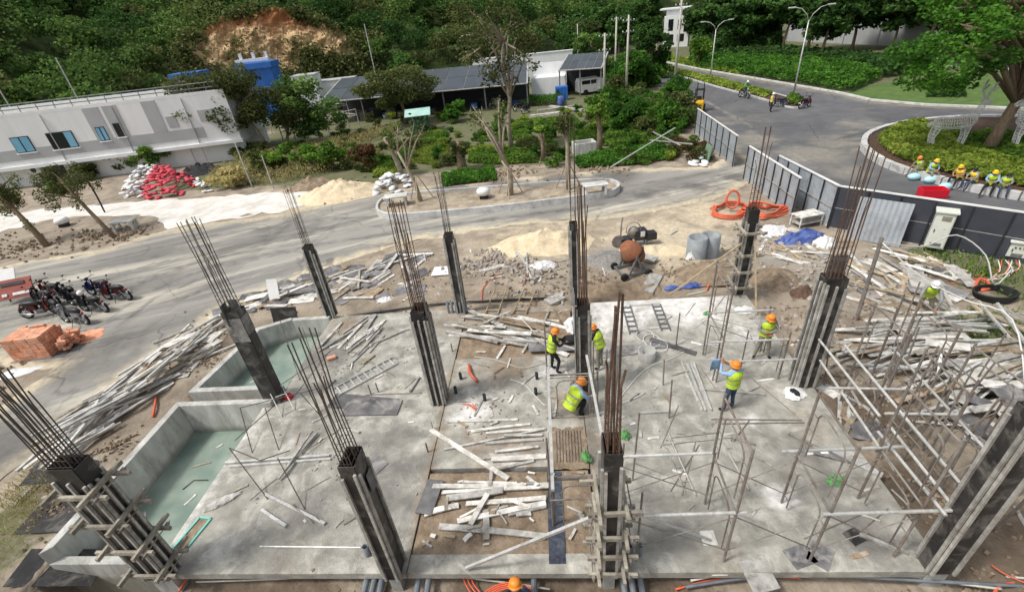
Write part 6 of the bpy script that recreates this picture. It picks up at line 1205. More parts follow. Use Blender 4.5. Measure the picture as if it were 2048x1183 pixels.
# ---- hoardings
def corr_panel(w_, h_, n=9, d_=.025):
    mb = MB(); xs = np.linspace(0, w_, n*4+1)
    for z in (0, h_):
        for i, x in enumerate(xs): mb.v.append((x, d_*(1 if (i//2) % 2 else 0), z))
    m = len(xs); mb.f = [(i, i+1, m+i+1, m+i) for i in range(m-1)]; return mb
def hoarding(a, b, h_, lab, npan, m, top=True, panel='corr', tilt=0., mid=True, cap='white'):
    a = Vector((*a[:2], GZ)); b = Vector((*b[:2], GZ)); d = b-a; L_ = d.length; t = thing('hoarding', lab, 'hoarding', a, math.atan2(d.y, d.x)); w_ = L_/npan
    me = (corr_panel(w_-.02, h_-.1) if panel == 'corr' else MB().box(((w_-.02)/2, 0, (h_-.1)/2), (w_-.02, .03, h_-.1))).mesh('panel', M[m])
    for i in range(npan): inst('panel', me, t, (i*w_, 0, .08), (U(-.01, .01), 0, 0))
    pm = MB().box((0, .05, h_/2), (.05, .05, h_)).mesh('post', M['darkm'])
    for i in range(npan+1): inst('post', pm, t, (min(i*w_, L_-.02), -.1, 0))
    if mid: MB().beam((0, -.05, h_*.5), (L_, -.05, h_*.5), .03, .035).obj('rail', M['stube'], t)
    if top: MB().beam((0, 0, h_ + .03), (L_, 0, h_ + .03), .09, .06).obj('top_rail', M[cap], t)
    MB().beam((0, 0, .04), (L_, 0, .04), .06, .08).obj('bottom_rail', M['stube'], t)
    return t
hoarding(G(1390, 268), G(1466, 334), 2.0, 'grey zinc hoarding with dark posts beside the nursery at the site entrance', 7, 'corr')
hoarding(G(1488, 358), G(1584, 434), 2.0, 'zinc gate leaf with white frame standing open at the site entrance', 7, 'corr')
hoarding(G(1559, 312, 1.75), G(1680, 373, 1.75), 2.05, 'grey hoarding with dark posts between the gate leaf and the black hoarding', 5, 'corr')
hoarding(G(1680, 373, 1.75), G(2120, 436, 1.75), 2.05, 'long black panelled hoarding with a white top rail behind the electric cabinets', 6, 'hoard', panel='box', mid=False)
bh_ = [o for o in bpy.data.objects if o.get('label', '').startswith('long black')][0]
a = G(1680, 373, 1.75); b = G(2120, 436, 1.75); L_ = (Vector(b[:2])-Vector(a[:2])).length
for i in range(1, 6): MB().box((i*L_/6 - .01, -.03, 1.05), (.03, .012, 1.95)).obj('joint_strip', M['alum'], bh_)
MB().box((L_/2, -.03, 1.05), (L_, .008, .025)).obj('joint_strip', M['alum'], bh_)
lp = thing('zinc_sheet', 'single corrugated zinc sheet leaning on the black hoarding behind the rusty rebar', 'zinc sheet', G(1690, 474), math.atan2((G(1785, 492)-G(1690, 474)).y, (G(1785, 492)-G(1690, 474)).x))
o = corr_panel(2.0, 1.9, 10).obj('panel', M['corr'], lp); o.rotation_euler = (R(-8), 0, 0); MB().beam((0, .2, 1.0), (2.0, .2, 1.0), .04, .04).obj('rail', M['stube'], lp)
p = G(1415, 322); o = MB().box((0, 0, .55), (1.2, .08, 1.1)).obj('green_panel', mat('green_slats', (104, 128, 108), (120, 144, 122), 3, .7)); o.location = p + Vector((-.15, .1, 0)); o.rotation_euler = (R(-12), 0, math.atan2((G(1466, 334)-G(1390, 268)).y, (G(1466, 334)-G(1390, 268)).x)); tag(o, 'green slatted panel leaning on the zinc hoarding', 'panel')
p = G(1610, 450); rk = thing('timber_rack', 'low grey timber rack beside the gate leaf', 'rack', p, .3)
for z in (.25, .6): MB().box((0, 0, z), (1.3, .7, .04)).obj('shelf', M['wood'], rk)
for x in (-.6, .6):
    for y in (-.3, .3): MB().box((x, y, .3), (.06, .06, .62)).obj('leg', M['wood'], rk)
# ---- electric cabinets
def cabinet(label, px, py, w_, d_, h_, leg, win):
    t = thing('electric_cabinet', label, 'cabinet', gp(px, py, -.02), R(-34)); 
    MB().box((0, 0, leg + h_/2), (w_, d_, h_)).obj('case', M['cab'], t, bev=.015)
    MB().box((0, -d_/2 - .012, leg + h_/2), (w_*.9, .02, h_*.92)).obj('door', M['cab'], t, bev=.006); MB().box((0, -.02, leg + h_ + .04), (w_ + .12, d_ + .14, .09)).obj('roof', M['cab'], t, bev=.02)
    MB().box((-w_*.32, -d_/2 - .035, leg + h_*.5), (.03, .03, .12)).obj('handle', M['darkm'], t); MB().box((w_*.08, -d_/2 - .028, leg + h_*win[0]), (win[1], .01, win[2])).obj('label_plate' if win[3] else 'window', M['white'] if win[3] else M['leafo'] and M['khaki'], t)
    for k in range(5): MB().box((w_*.0, -d_/2 - .027, leg + h_*.08 + k*.03), (w_*.6, .008, .012)).obj('vent_slot', M['darkm'], t)
    for x in (-w_*.4, w_*.4): MB().box((x, 0, leg/2), (.06, d_*.8, leg)).obj('leg', M['darkm'], t)
    y = leg + h_*.55; MB().add([(w_*.1, -d_/2-.026, y), (w_*.1+.07, -d_/2-.026, y), (w_*.1+.035, -d_/2-.026, y+.06)], [(0, 1, 2)]).obj('warning_mark', M['yellow'], t)
    return t
cabinet('tall pale electric cabinet with a roof and small window before the black hoarding', 1862, 502, .62, .42, 1.55, .22, (.85, .3, .2, False)); cabinet('squat pale electric box with a white label before the black hoarding', 1950, 503, .62, .4, .62, .25, (.5, .34, .3, True)); c3 = cabinet('small pale electric box with three black switches near the orange cables', 2022, 524, .55, .35, .6, .3, (.2, .02, .02, True))
for k in range(3): MB().lathe([(.03, 0), (.03, .03)], (-.12 + k*.12, -.2, .3 + .42), 10, Matrix.Rotation(R(90), 3, 'X')).obj('switch', M['darkm'], c3)
for i in range(7): hose('cable', [gp(1990 + i*7, 532, .25), gp(1995 + i*7 + U(-15, 15), 545, .12), gp(1970 + U(-30, 40), 556, .03), gp(1930 + U(-30, 60), 566, .03)], .02, 'orange' if i % 2 else 'wirew', 'orange cable spreading from the small electric box' if i % 2 else 'white cable spreading from the small electric box', 'cable', 'orange cables of the electric box' if i % 2 else 'white cables of the electric box')
# ---- island benches, cable boxes, precast box
def bench(px, py, rz, lab, z=None):
    p = gp(px, py, .0) if z is None else G(px, py, z); t = thing('concrete_bench', lab, 'bench', p, rz)
    MB().box((0, 0, .62), (1.5, .8, .1)).obj('top', M['concw'], t, bev=.015)
    for s in (-1, 1): MB().box((s*.58, -.3, .29), (.14, .14, .58)).obj('leg', M['concw'], t, bev=.01); MB().box((s*.58, .3, .29), (.14, .14, .58)).obj('leg', M['concw'], t, bev=.01); MB().box((s*.58, 0, .12), (.13, .46, .14)).obj('foot_beam', M['concw'], t)
bench(255, 458, R(10), 'concrete frame table under the leaning tree beside the lime path'); bench(1190, 388, R(8), 'concrete frame table at the narrow right end of the planting island', GZ + .24); bench(795, 410, R(10), 'concrete frame table at the rounded left end of the planting island', GZ + .24)
for px, py, z, lab in ((968, 396, GZ + .24, 'white domed cable box with a black base on the planting island'), (130, 452, None, 'white domed cable box with a black base on the earth beside the lime path')):
    t = thing('cable_box', lab, 'cable box', gp(px, py, 0) if z is None else G(px, py, z), R(8)); MB().box((0, 0, .14), (.55, .35, .28)).obj('base', M['bkblk'], t); MB().lathe([(.42, 0), (.43, .2), (.38, .32), (.2, .38), (.02, .39)], (0, 0, .28), 20).obj('hood', M['white'], t, True)
p = G(1168, 306); t = thing('precast_box', 'open topped white precast concrete box in the nursery', 'concrete box', p, R(10))
for s in (-1, 1): MB().box((0, s*.55, .45), (1.7, .12, .9)).obj('side', M['concw'], t); MB().box((s*.8, 0, .45), (.12, .98, .9)).obj('end', M['concw'], t)
MB().box((0, 0, .1), (1.5, .98, .1)).obj('floor', M['conc'], t)
# ---- sacks
skm = {k: MB().sphere((0, 0, 0), .5, 10, (1, .62, .3)).mesh('sack', M[k]) for k in ('sackw', 'sackr')}
for me_ in skm.values():
    for v in me_.vertices: v.co = (v.co.x*(1 + .15*nz(v.co.y*5, v.co.z*5, 1)), v.co.y*(1 + .2*nz(v.co.x*5, v.co.z*5, 1, 4)), v.co.z + .04*nz(v.co.x*6, v.co.y*6, 1, 8)); 
    me_.polygons.foreach_set('use_smooth', [True]*len(me_.polygons))
def sacks(region, n, k, lab, grp, sc=.75, hmax=.9):
    q = [G(*p) for p in region]; q2 = [p[:2] for p in q]; cx, cy = sum(p[0] for p in q2)/len(q2), sum(p[1] for p in q2)/len(q2); c = 0
    rmax = max(math.hypot(p[0]-cx, p[1]-cy) for p in q2)
    while c < n:
        x, y = U(min(p[0] for p in q2), max(p[0] for p in q2)), U(min(p[1] for p in q2), max(p[1] for p in q2))
        if not inpoly(x, y, q2): continue
        e = float(dist_edge([(x, y)], q2)[0]); z = zat(x, y) + .1 + min(hmax, e*.9)*U(.55, 1) if e > .3 else zat(x, y) + .1
        tag(inst('sack', skm[k], None, (x, y, z), (U(-.3, .3), U(-.3, .3), U(0, 3.1)), (sc*U(.85, 1.15),)*3), lab, 'sack', grp); c += 1
sacks([(285, 398), (290, 362), (330, 348), (385, 352), (392, 375), (345, 400)], 140, 'sackr', 'red sack in the big pile beside the lime path', 'red sacks', .62, 1.3)
sacks([(238, 396), (258, 360), (300, 345), (345, 342), (330, 352), (288, 364), (283, 396)], 90, 'sackw', 'white sack in the pile next to the red sacks', 'white sacks by the red ones', .6, 1.1); sacks([(385, 356), (420, 364), (430, 384), (395, 388)], 16, 'sackw', 'white sack lying at the end of the red pile', 'white sacks at the end of the red pile', .6, .3)
sacks([(742, 392), (765, 358), (815, 352), (828, 368), (800, 386)], 44, 'sackw', 'white sack dumped between the sand heap and the planting island', 'white sacks by the sand heap', .7, .6); sacks([(1380, 335), (1392, 312), (1412, 300), (1420, 322), (1405, 336)], 18, 'sackw', 'white sack among the rubbish at the end of the zinc hoarding', 'white sacks at the hoarding', .7, .7)
# ---- roundabout picnic things, red crate
p = G(1862, 393); t = thing('crate', 'red plastic basket crate on the road before the resting people', 'crate', p, R(-10))
for s in (-1, 1): MB().box((0, s*.32, .25), (1.1, .04, .4)).obj('side', M['redp'], t); MB().box((s*.55, 0, .25), (.04, .6, .4)).obj('side', M['redp'], t)
MB().box((0, 0, .04), (1.1, .62, .05)).obj('bottom', M['redp'], t)
for px, py, lab in ((1826, 360, 'pale blue bag at the feet of the person in khaki'), (1858, 366, 'pale blue bag on the kerb between the resting people'), (1888, 380, 'pale blue bag beside the red crate')):
    o = MB().sphere((0, 0, .2), .26, 10, (1.3, .9, .8)).obj('bag', M['cyanp'], None, True); o.location = G(px, py); tag(o, lab, 'bag')
# ---- wire deer
def deer(label, loc, rz, sc):
    t = thing('deer_sculpture', label, 'sculpture', loc, rz); t.scale = (sc,)*3
    def wire(name, pts, rad, n=8):
        pp = [Vector(q) for q in pts]; rr = list(rad) if isinstance(rad, list) else [rad]*len(pp); P2, R2_ = [], []
        for i in range(len(pp)-1):
            for k in range(4): P2.append(pp[i].lerp(pp[i+1], k/4)); R2_.append(rr[i] + (rr[i+1]-rr[i])*k/4)
        P2.append(pp[-1]); R2_.append(rr[-1])
        me = MB().path(P2, R2_, n + 4).mesh(name, M['white']); o = inst(name, me, t); w_ = o.modifiers.new('wire', 'WIREFRAME'); w_.thickness = .021; w_.use_even_offset = False
    wire('body', [(-.75, 0, 1.15), (-.6, 0, 1.2), (-.25, 0, 1.15), (.15, 0, 1.15), (.5, 0, 1.22), (.7, 0, 1.3)], [.14, .24, .25, .26, .28, .18])
    wire('neck', [(.6, 0, 1.32), (.75, 0, 1.6), (.82, 0, 1.9)], [.17, .12, .1]); wire('head', [(.74, 0, 1.95), (.88, 0, 1.97), (1.1, 0, 1.85)], [.09, .12, .06])
    for x, s in ((.5, 1), (.5, -1), (-.6, 1), (-.6, -1)):
        b = -.1 if x < 0 else .04; wire('leg', [(x, s*.13, 1.05), (x + b, s*.13, .6), (x - b*.4, s*.13, .05)], [.1, .05, .04], 6)
    for s in (-1, 1): wire('antler', [(.82, s*.05, 2.05), (.72, s*.22, 2.4), (.85, s*.3, 2.75)], .03, 5); wire('antler', [(.74, s*.2, 2.36), (.95, s*.28, 2.55)], .025, 5)
    wire('tail', [(-.85, 0, 1.2), (-1.0, 0, 1.1)], .06, 5)
p = G(1888, 300, GZ + .35); deer('white wire deer sculpture standing in the roundabout shrubs beside the leaning tree', p, R(-5), 1.42); p = G(2052, 300, GZ + .35); deer('white wire deer sculpture half cut off by the right edge behind the tree', p, R(170), 1.4)
bpy.data.objects[[o.name for o in bpy.data.objects if 'cut off' in o.get('label', '')][0]]['label'] = 'white wire deer sculpture standing beyond the leaning tree, facing the first deer'
# ---- forklift
p = G(1396, 222); t = thing('forklift', 'small yellow forklift parked at the nursery edge of the boulevard', 'forklift', p, R(70))
MB().box((-.3, 0, .75), (1.3, .95, .7)).obj('body', M['yellow'], t, bev=.05); MB().box((-.85, 0, .6), (.35, .95, .8)).obj('counterweight', M['yellow'], t, bev=.06)
for s in (-1, 1):
    MB().box((.7, s*.3, 1.3), (.1, .08, 2.4)).obj('mast', M['bkblk'], t); MB().beam((.75, s*.25, .1), (1.6, s*.25, .08), .1, .05).obj('fork', M['darkm'], t)
    for x in (-.7, .45): MB().lathe([(.1, -.1), (.3, -.1), (.3, .1), (.1, .1)], (x, s*.5, .3), 14, Matrix.Rotation(R(90), 3, 'X')).obj('wheel', M['rubber'], t, True)
    for x in (-.6, .35): MB().beam((x, s*.4, 1.0), (x*.8, s*.38, 2.0), .06, .06).obj('guard_post', M['bkblk'], t)
MB().box((-.12, 0, 2.02), (1.0, .9, .06)).obj('overhead_guard', M['bkblk'], t); MB().box((-.25, 0, 1.25), (.4, .45, .3)).obj('seat', M['seat'], t)
# ---- street lamps and poles
def lamp(px, py, tx, ty, lab):
    p = G(px, py); h_ = HT(p, tx, ty) - GZ; t = thing('street_lamp', lab, 'street lamp', p, R(-12))
    MB().tube((0, 0, 0), (0, 0, h_*.86), .09, 10, .05).obj('pole', M['alum'], t, True); MB().box((0, 0, .15), (.3, .3, .3)).obj('base', M['conc'], t)
    for s in (-1, 1): MB().path([(0, 0, h_*.84), (s*.25, 0, h_*.92), (s*.8, 0, h_*.985), (s*1.35, 0, h_)], .035, 7).obj('arm', M['alum'], t, True); MB().box((s*1.62, 0, h_ + .02), (.65, .25, .12)).obj('lamp_head', M['alum'], t, bev=.03)
lamp(1585, 197, 1630, 12, 'tall double armed street lamp at the tip of the planted median'); lamp(1420, 158, 1434, 42, 'double armed street lamp farther along the planted median'); lamp(1312, 118, 1314, 60, 'distant double armed street lamp at the far end of the boulevard')
def upole(p, h_, arms_, lab, r_=.16):
    t = thing('utility_pole', lab, 'utility pole', p, R(15)); MB().tube((0, 0, 0), (0, 0, h_), r_, 10, r_*.62).obj('pole', M['pole'], t, True)
    for z in arms_:
        c_ = MB().box((0, 0, z), (1.5, .08, .08)).obj('cross_arm', M['steel'], t)
        for x in (-.65, -.2, .25, .65): MB().lathe([(.05, 0), (.06, .08), (.03, .16)], (x, 0, z + .04), 8).obj('insulator', M['white'], c_, True)
for px, py, tx, ty, ar, lab in ((1252, 192, 1258, 30, (.93, .8), 'concrete utility pole with two cross arms beside the nursery trees'), (1348, 182, 1363, -30, (.9, .82), 'concrete utility pole at the edge of the boulevard'), (1208, 200, 1212, 66, (.95, .75), 'shorter concrete utility pole near the shed with slanting roof'), (1230, 165, 1233, 34, (.96,), 'slim concrete pole behind the two armed utility pole'), (1156, 128, 1154, 48, (), 'slim bare concrete pole at the foot of the hill')):
    p = G(px, py); h_ = HT(p, tx, ty) - GZ; upole(p, h_, [h_*a for a in ar], lab, .17 if h_ > 7 else .12)
for (x, y), tx, ty, lab in (((-21.5, 66.5), 730, 48, 'tall slim metal pole rising behind the solar shed roof'), ((-50, 52), 326, 92, 'slim metal pole above the white building beside the blue container'), ((-56, 50), 205, 110, 'slim leaning pole on the slope above the white building'), ((-62, 47), 25, 140, 'slim pole on the slope at the far end of the white building')):
    h_ = HT((x, y), tx, ty); bar('slim_pole', TUBE, (x, y, GZ), (x, y, h_), .06, .06, lab, 'pole')
# ================================================================== BUILDINGS
WA, WB, WZ = Vector((-56, 39.7)), Vector((-29.2, 45.3)), 5.9
wd = (WB-WA).normalized(); wnv = Vector((-wd.y, wd.x))
def WP(px, py):
    r = ray(px, py); den = r[0]*wnv.x + r[1]*wnv.y; t = (WA.dot(wnv))/den; p = Vector((r[0]*t, r[1]*t)); return (p-WA).dot(wd), CAMZ + r[2]*t
L_ = (WB-WA).length; bl_ = thing('white_building', 'long low white building with grey wall panels and roof rail below the hill', 'building', (WA.x, WA.y, GZ), math.atan2(wd.y, wd.x)); H_ = WZ - GZ
zb = WP(60, 312)[1] - GZ; zc = WP(20, 338)[1] - GZ
MB().box((L_/2, 4, (H_+zc)/2), (L_, 8, H_-zc)).obj('upper_wall', M['wwall'], bl_); MB().box((L_/2, 4.3, zc/2), (L_-.2, 7.2, zc)).obj('lower_wall', M['wwall'], bl_)
MB().box((L_/2, 3.9, zc + .0), (L_ + .3, 8.3, .3)).obj('canopy_band', M['wwall'], bl_); MB().box((L_/2, 4, H_ + .03), (L_ - .6, 7.4, .06)).obj('roof', M['conc'], bl_)
for s in (0, 1): MB().box((L_/2, .1 + s*7.8, H_ + .12), (L_, .2, .3)).obj('parapet', M['wwall'], bl_)
z0, z1 = WP(30, 322)[1] - GZ, WP(30, 300)[1] - GZ
MB().box((L_*.45, -.012, (z0+z1)/2), (L_*.88, .05, abs(z1-z0))).obj('grey_band', M['gwall'], bl_)
for a, b in ((160, 192), (199, 227), (276, 304)):
    u0, u1 = WP(a, 214 - (a-160)*.15)[0], WP(b, 214 - (b-160)*.15)[0]; MB().box(((u0+u1)/2, -.02, (H_ + max(z0, z1))/2), (u1-u0, .05, H_-max(z0, z1))).obj('grey_panel', M['gwall'], bl_)
for a, b, y in ((335, 355, 245), (398, 430, 232)): u0, u1 = WP(a, y)[0], WP(b, y)[0]; zz = WP(a, y)[1] - GZ; MB().box(((u0+u1)/2, -.022, zz), (u1-u0, .05, 1.0)).obj('grey_panel', M['gwall'], bl_)
def wwin(x0, y0, x1, y1, split, film):
    u0, zt = WP(x0, y0); u1, zb_ = WP(x1, y1); zt -= GZ; zb_ -= GZ; c = ((u0+u1)/2, -.05, (zt+zb_)/2); W_, h_ = u1-u0, zt-zb_
    f = MB().box((c[0], -.03, c[2]), (W_, .08, h_)).obj('window', M['darkm'], bl_)
    for i in range(2):
        m_ = M['glassb'] if film[i] else M['glassd']; uu0 = u0 + (0 if i == 0 else W_*split); ww = W_*(split if i == 0 else 1-split)
        MB().box((uu0 + ww/2, -.078, c[2]), (ww-.12, .02, h_-.14)).obj('pane', m_, f)
    MB().box((c[0], -.1, zb_ - .06), (W_ + .2, .14, .08)).obj('sill', M['wwall'], f)
wwin(18, 276, 74, 302, .5, (1, 1)); wwin(90, 267, 160, 293, .66, (0, 1)); wwin(189, 255, 222, 280, .5, (1, 1)); wwin(224, 247, 254, 272, .5, (0, 0))
u0, u1 = WP(62, 345)[0], WP(120, 340)[0]; d_ = MB().box(((u0+u1)/2, .68, 1.2), (u1-u0, .06, 2.4)).obj('doorway', M['glassd'], bl_); MB().box(((u0+u1)/2, .66, 2.45), (u1-u0+.3, .1, .12)).obj('lintel', M['gwall'], d_)
for k in range(3):
    x_ = L_*(.3 + k*.25); ac = MB().box((x_, .4, 1.5 + .3*k), (.9, .35, .7)).obj('air_conditioner', M['cab'], bl_); MB().lathe([(.24, 0), (.24, .02)], (x_ - .12, .22, 1.5 + .3*k), 14, Matrix.Rotation(R(90), 3, 'X')).obj('fan_grille', M['darkm'], ac)
for k in range(4): MB().tube((L_*(.2 + k*.22), -.08, .1), (L_*(.2 + k*.22), -.08, H_ - .1), .05, 6).obj('rain_pipe', M['gwall'], bl_)
for z in (.55, .95):
    MB().tube((0, .1, H_ + z), (L_, .1, H_ + z), .045, 6).obj('roof_rail', M['steel'], bl_)
for k in range(20): MB().tube((k*L_/19, .1, H_ + .1), (k*L_/19, .1, H_ + .95), .035, 5).obj('rail_post', M['steel'], bl_)
# blue container and blue roof on the slope behind
def cbox(lab, x, y, z, sx_, sy_, sz_, rz, m, ribs=True, name='container', cat='container'):
    t = thing(name, lab, cat, (x, y, z), rz); MB().box((0, 0, sz_/2), (sx_, sy_, sz_)).obj('shell', M[m], t, bev=.03)
    if ribs:
        me = MB().box((0, 0, 0), (.12, .05, sz_*.9)).mesh('rib', M[m])
        for k in range(int(sx_/.4)): inst('rib', me, t, (-sx_/2 + .25 + k*.4, -sy_/2 - .02, sz_/2))
    MB().box((-sx_*.32, -sy_/2 - .05, sz_*.45), (sx_*.16, .06, sz_*.75)).obj('door', M['darkm'], t); return t
p = G(378, 178, 5.2); cbox('bright blue steel container with an open door behind the white building', -41.0, 58.5, GZ, 3.4, 3, HT((-41.0, 58.5), 385, 143) - GZ, R(8), 'bluec')
bx = thing('blue_roof_hall', 'blue roofed hall with white roof tanks below the rock cut', 'hall', (-39.0, 70, GZ), R(12)); hh = HT((-39.0, 70), 525, 132) - GZ
MB().box((0, 0, hh/2), (4.6, 4, hh)).obj('wall', M['bluec'], bx); MB().box((0, 0, hh + .2), (5, 4.4, .7)).obj('roof', M['bluec'], bx)
for x in (-1.7, 0, 1.7): MB().box((x, 0, hh + 1.2), (.35, .35, 1.1)).obj('vent_post', M['white'], bx)
MB().box((-.3, 0, hh + .85), (4.4, .8, .35)).obj('white_duct', M['white'], bx)
for x, y, sx_, h_, tx, ty, lab in ((-33.0, 71, 3.2, 4, 603, 151, 'white cubic building end between the bushy tree and the solar shed'), (-30, 74, 5.5, 3, 650, 162, 'low white wall block behind the solar shed')):
    t = thing('white_block', lab, 'building', (x, y, GZ), R(8)); z = HT((x, y), tx, ty) - GZ; MB().box((0, 0, z/2), (sx_, 3, z)).obj('wall', M['wwall'], t); MB().box((0, 0, z + .05), (sx_ + .15, 3.15, .12)).obj('coping', M['gwall'], t); MB().box((sx_*.2, -1.52, z*.55), (sx_*.2, .04, z*.3)).obj('grey_panel', M['gwall'], t)
# solar sheds
def solar(lab, x0, x1, y0, z0, y1, z1, n, rows, skew=0.):
    t = thing('solar_shed', lab, 'shed', ((x0+x1)/2, y0, GZ), skew); W_ = x1-x0; dy, dz = y1-y0, z1-z0; sl_ = math.hypot(dy, dz); an = math.atan2(dz, dy)
    rot = Matrix.Rotation(an, 3, 'X'); MB().box((0, dy/2, (z0+z1)/2 - GZ - .1), (W_ + .3, sl_ + .3, .08), rot=rot).obj('roof_sheet', M['alum'], t)
    pw, ph = W_/n, sl_/rows; me = MB().box((0, 0, 0), (pw-.09, ph-.09, .05)).mesh('solar_panel', M['solar'])
    for i in range(n):
        for j in range(rows):
            o = inst('solar_panel', me, t, (-W_/2 + (i+.5)*pw, dy*(j+.5)/rows, z0 + dz*(j+.5)/rows - GZ - .02), (an, 0, 0))
    MB().box((0, 0, z0 - GZ - .1), (W_ + .3, .1, .12)).obj('eave_beam', M['alum'], t)
    pm = MB().box((0, 0, 0), (.14, .14, 1)).mesh('post', M['steel'])
    for i in range(max(3, n//2 + 1)):
        u = -W_/2 + i*W_/max(2, n//2)
        inst('post', pm, t, (u, .05, (z0-GZ-.12)/2), None, (1, 1, z0-GZ-.12)); inst('post', pm, t, (u, dy, (z1-GZ-.15)/2), None, (1, 1, z1-GZ-.15))
    MB().box((0, dy*.75, (z0-GZ)/2), (W_, .15, z0-GZ)).obj('back_wall', M['darkm'], t); return t
solar('long open shed roofed with dark solar panels behind the nursery', -27, -1.6, 60.0, 2.5, 68.6, 4.1, 10, 2); solar('small open shed with a tilted solar roof beside the white vans', 2.4, 7.6, 64.2, 3.0, 70.5, 4.1, 5, 2, R(-14))
t = thing('white_wall', 'long white wall behind the solar sheds', 'wall', (-2.5, 78, GZ), R(2)); zt = HT((4.8, 78), 1140, 101) - GZ; MB().box((0, 0, zt/2), (15, .4, zt)).obj('wall', M['wwall'], t); MB().box((0, 0, zt + .05), (15.2, .55, .12)).obj('coping', M['wwall'], t)
t = thing('store_building', 'pale low store with a stepped wall between the two solar sheds', 'building', (1.2, 68, GZ), R(-4)); MB().box((0, 0, 1.2), (4.4, 4, 2.4)).obj('wall', M['wwall'], t); MB().box((0, 1.5, 3.0), (4.4, .3, 1.6)).obj('rear_wall', M['wwall'], t); MB().box((.2, 2.2, 2.0), (.7, .2, 1.4)).obj('door', M['woody'], t)
o = cbox('bright blue water tank box beside the pale store', 2.6, 63.2, GZ, 1.5, 1.2, 1.6, 0, 'bluec', True, 'tank_box', 'tank'); o = MB().lathe([(.35, 0), (.4, .3), (.4, .9), (.32, 1.1)], (0, 0, 0), 16).obj('barrel', M['blue'], None, True); o.location = G(1122, 212); tag(o, 'dark blue barrel standing at the clipped hedge by the sheds', 'barrel')
def van(lab, x, y, rz):
    t = thing('white_van', lab, 'van', (x, y, GZ), rz, 'white vans by the sheds')
    pf = [(-2.1, .35), (-2.1, 1.55), (-1.9, 1.85), (.7, 1.85), (1.3, 1.2), (2.1, 1.0), (2.15, .35)]; mb = MB()
    for s in (-.85, .85): mb.v += [(x_, s, z_) for x_, z_ in pf]
    n = len(pf); mb.f = [tuple(range(n)), tuple(range(n, 2*n))[::-1]] + [(i, (i+1) % n, n+(i+1) % n, n+i) for i in range(n)]; mb.obj('body', M['white'], t, bev=.05)
    for s in (-1, 1):
        for a, b in ((-1.8, -.7), (-.6, .5)): MB().box(((a+b)/2, s*.86, 1.5), (b-a, .02, .45)).obj('window', M['glassd'], t)
        for x_ in (-1.3, 1.35): MB().lathe([(.12, -.1), (.33, -.1), (.33, .1), (.12, .1)], (x_, s*.8, .33), 16, Matrix.Rotation(R(90), 3, 'X')).obj('wheel', M['rubber'], t, True)
        MB().box((2.13, s*.6, .8), (.06, .3, .16)).obj('headlight', M['chrome'], t)
    MB().beam((.76, 0, 1.8), (1.28, 0, 1.25), 1.5, .03).obj('windscreen', M['glassd'], t)
van('white van parked beside the small solar shed', *G(1186, 186)[:2], R(15)); van('white van parked behind the short utility pole', *G(1226, 184)[:2], R(20))
# white tower villa far up the boulevard
p = G(1352, 92); t = thing('white_villa', 'white villa with dark window strips among the trees far up the boulevard', 'building', p, R(-20)); z = HT(p, 1350, 18) - GZ
MB().box((0, 0, z*.42), (5.2, 5, z*.84)).obj('lower_block', M['wwall'], t); MB().box((-.6, .5, z*.9), (3.6, 4, z*.2)).obj('upper_block', M['wwall'], t); MB().box((-.6, .3, z + .1), (6.2, 5, .3)).obj('roof_slab', M['wwall'], t)
for x, zz, w_, h_ in ((-1.2, z*.6, 1.0, z*.3), (.6, z*.6, .7, z*.25), (1.9, z*.5, .8, z*.2), (-1.2, z*.25, 1.4, z*.2), (1, z*.25, 1.4, z*.2)): MB().box((x, -2.53, zz), (w_, .06, h_)).obj('window', M['glassd'], t)
# pale wall behind the upper road
a, b = G(1560, 84), G(2150, 112); t = thing('boundary_wall', 'pale grey boundary wall seen between trunks behind the upper road', 'wall', a, math.atan2((b-a).y, (b-a).x)); L2 = (b-a).length; MB().box((L2/2, 1.5, 1.9), (L2, .3, 3.8)).obj('wall', M['gwall'], t); MB().box((L2/2, 1.5, 3.85), (L2 + .1, .45, .12)).obj('coping', M['concw'], t)
for k in range(8): MB().box((k*L2/7, 1.4, 1.95), (.4, .5, 3.9)).obj('pier', M['gwall'], t)
# teal roofed hut and pole frames in the nursery
p = G(842, 262); t = thing('garden_hut', 'small hut with a pale teal tin roof in the nursery', 'hut', p, R(10)); mteal = mat('teal_tin', (150, 190, 180), (172, 206, 198), 1.5, .6)
MB().box((0, 0, .9), (2.0, 1.4, 1.8)).obj('wall', mat('green_board', (44, 84, 62), (56, 98, 74), 2, .8), t); MB().box((0, -.2, 1.95), (2.7, 2.1, .06), rot=Matrix.Rotation(R(12), 3, 'X')).obj('roof', mteal, t)
for i, (a, b) in enumerate((((545, 268), (700, 232)), ((570, 290), (720, 255)))):
    q0, q1 = G(*a), G(*b); t = thing('shade_trellis', 'long low frame of thin poles for shade netting behind the dry grass' if i == 0 else 'long low frame of thin poles for shade netting beside the dry grass', 'frame', q0); d = q1-q0
    for k in range(8):
        q = d*k/7; MB().tube(q, q + Vector((0, 0, 2.1)), .06, 5).obj('pole', M['alum'], t)
    for z in (1.85, 1.2): MB().tube(Vector((0, 0, z + .2)), d + Vector((0, 0, z + .2)), .05, 5).obj('rail', M['alum'], t)
    for k in range(7): MB().tube(d*k/7 + Vector((0, 0, 1.85)), d*(k+1)/7 + Vector((.8, -2.5, 1.9)), .045, 5).obj('spar', M['alum'], t)
for p0, p1, lab in (((1302, 262), (1360, 290), 'thin pale pole crossing another over the hedge near the entrance'), ((1222, 334), (1350, 256), 'long pale pole propped over the hedge near the entrance'), ((1300, 280), (1385, 288), 'thin pale pole lying on the shrubs near the entrance')):
    a, b = G(*p0, .3), G(*p1, 1.0); bar('pole', SQA, a, b, .07, .07, lab, 'pole')
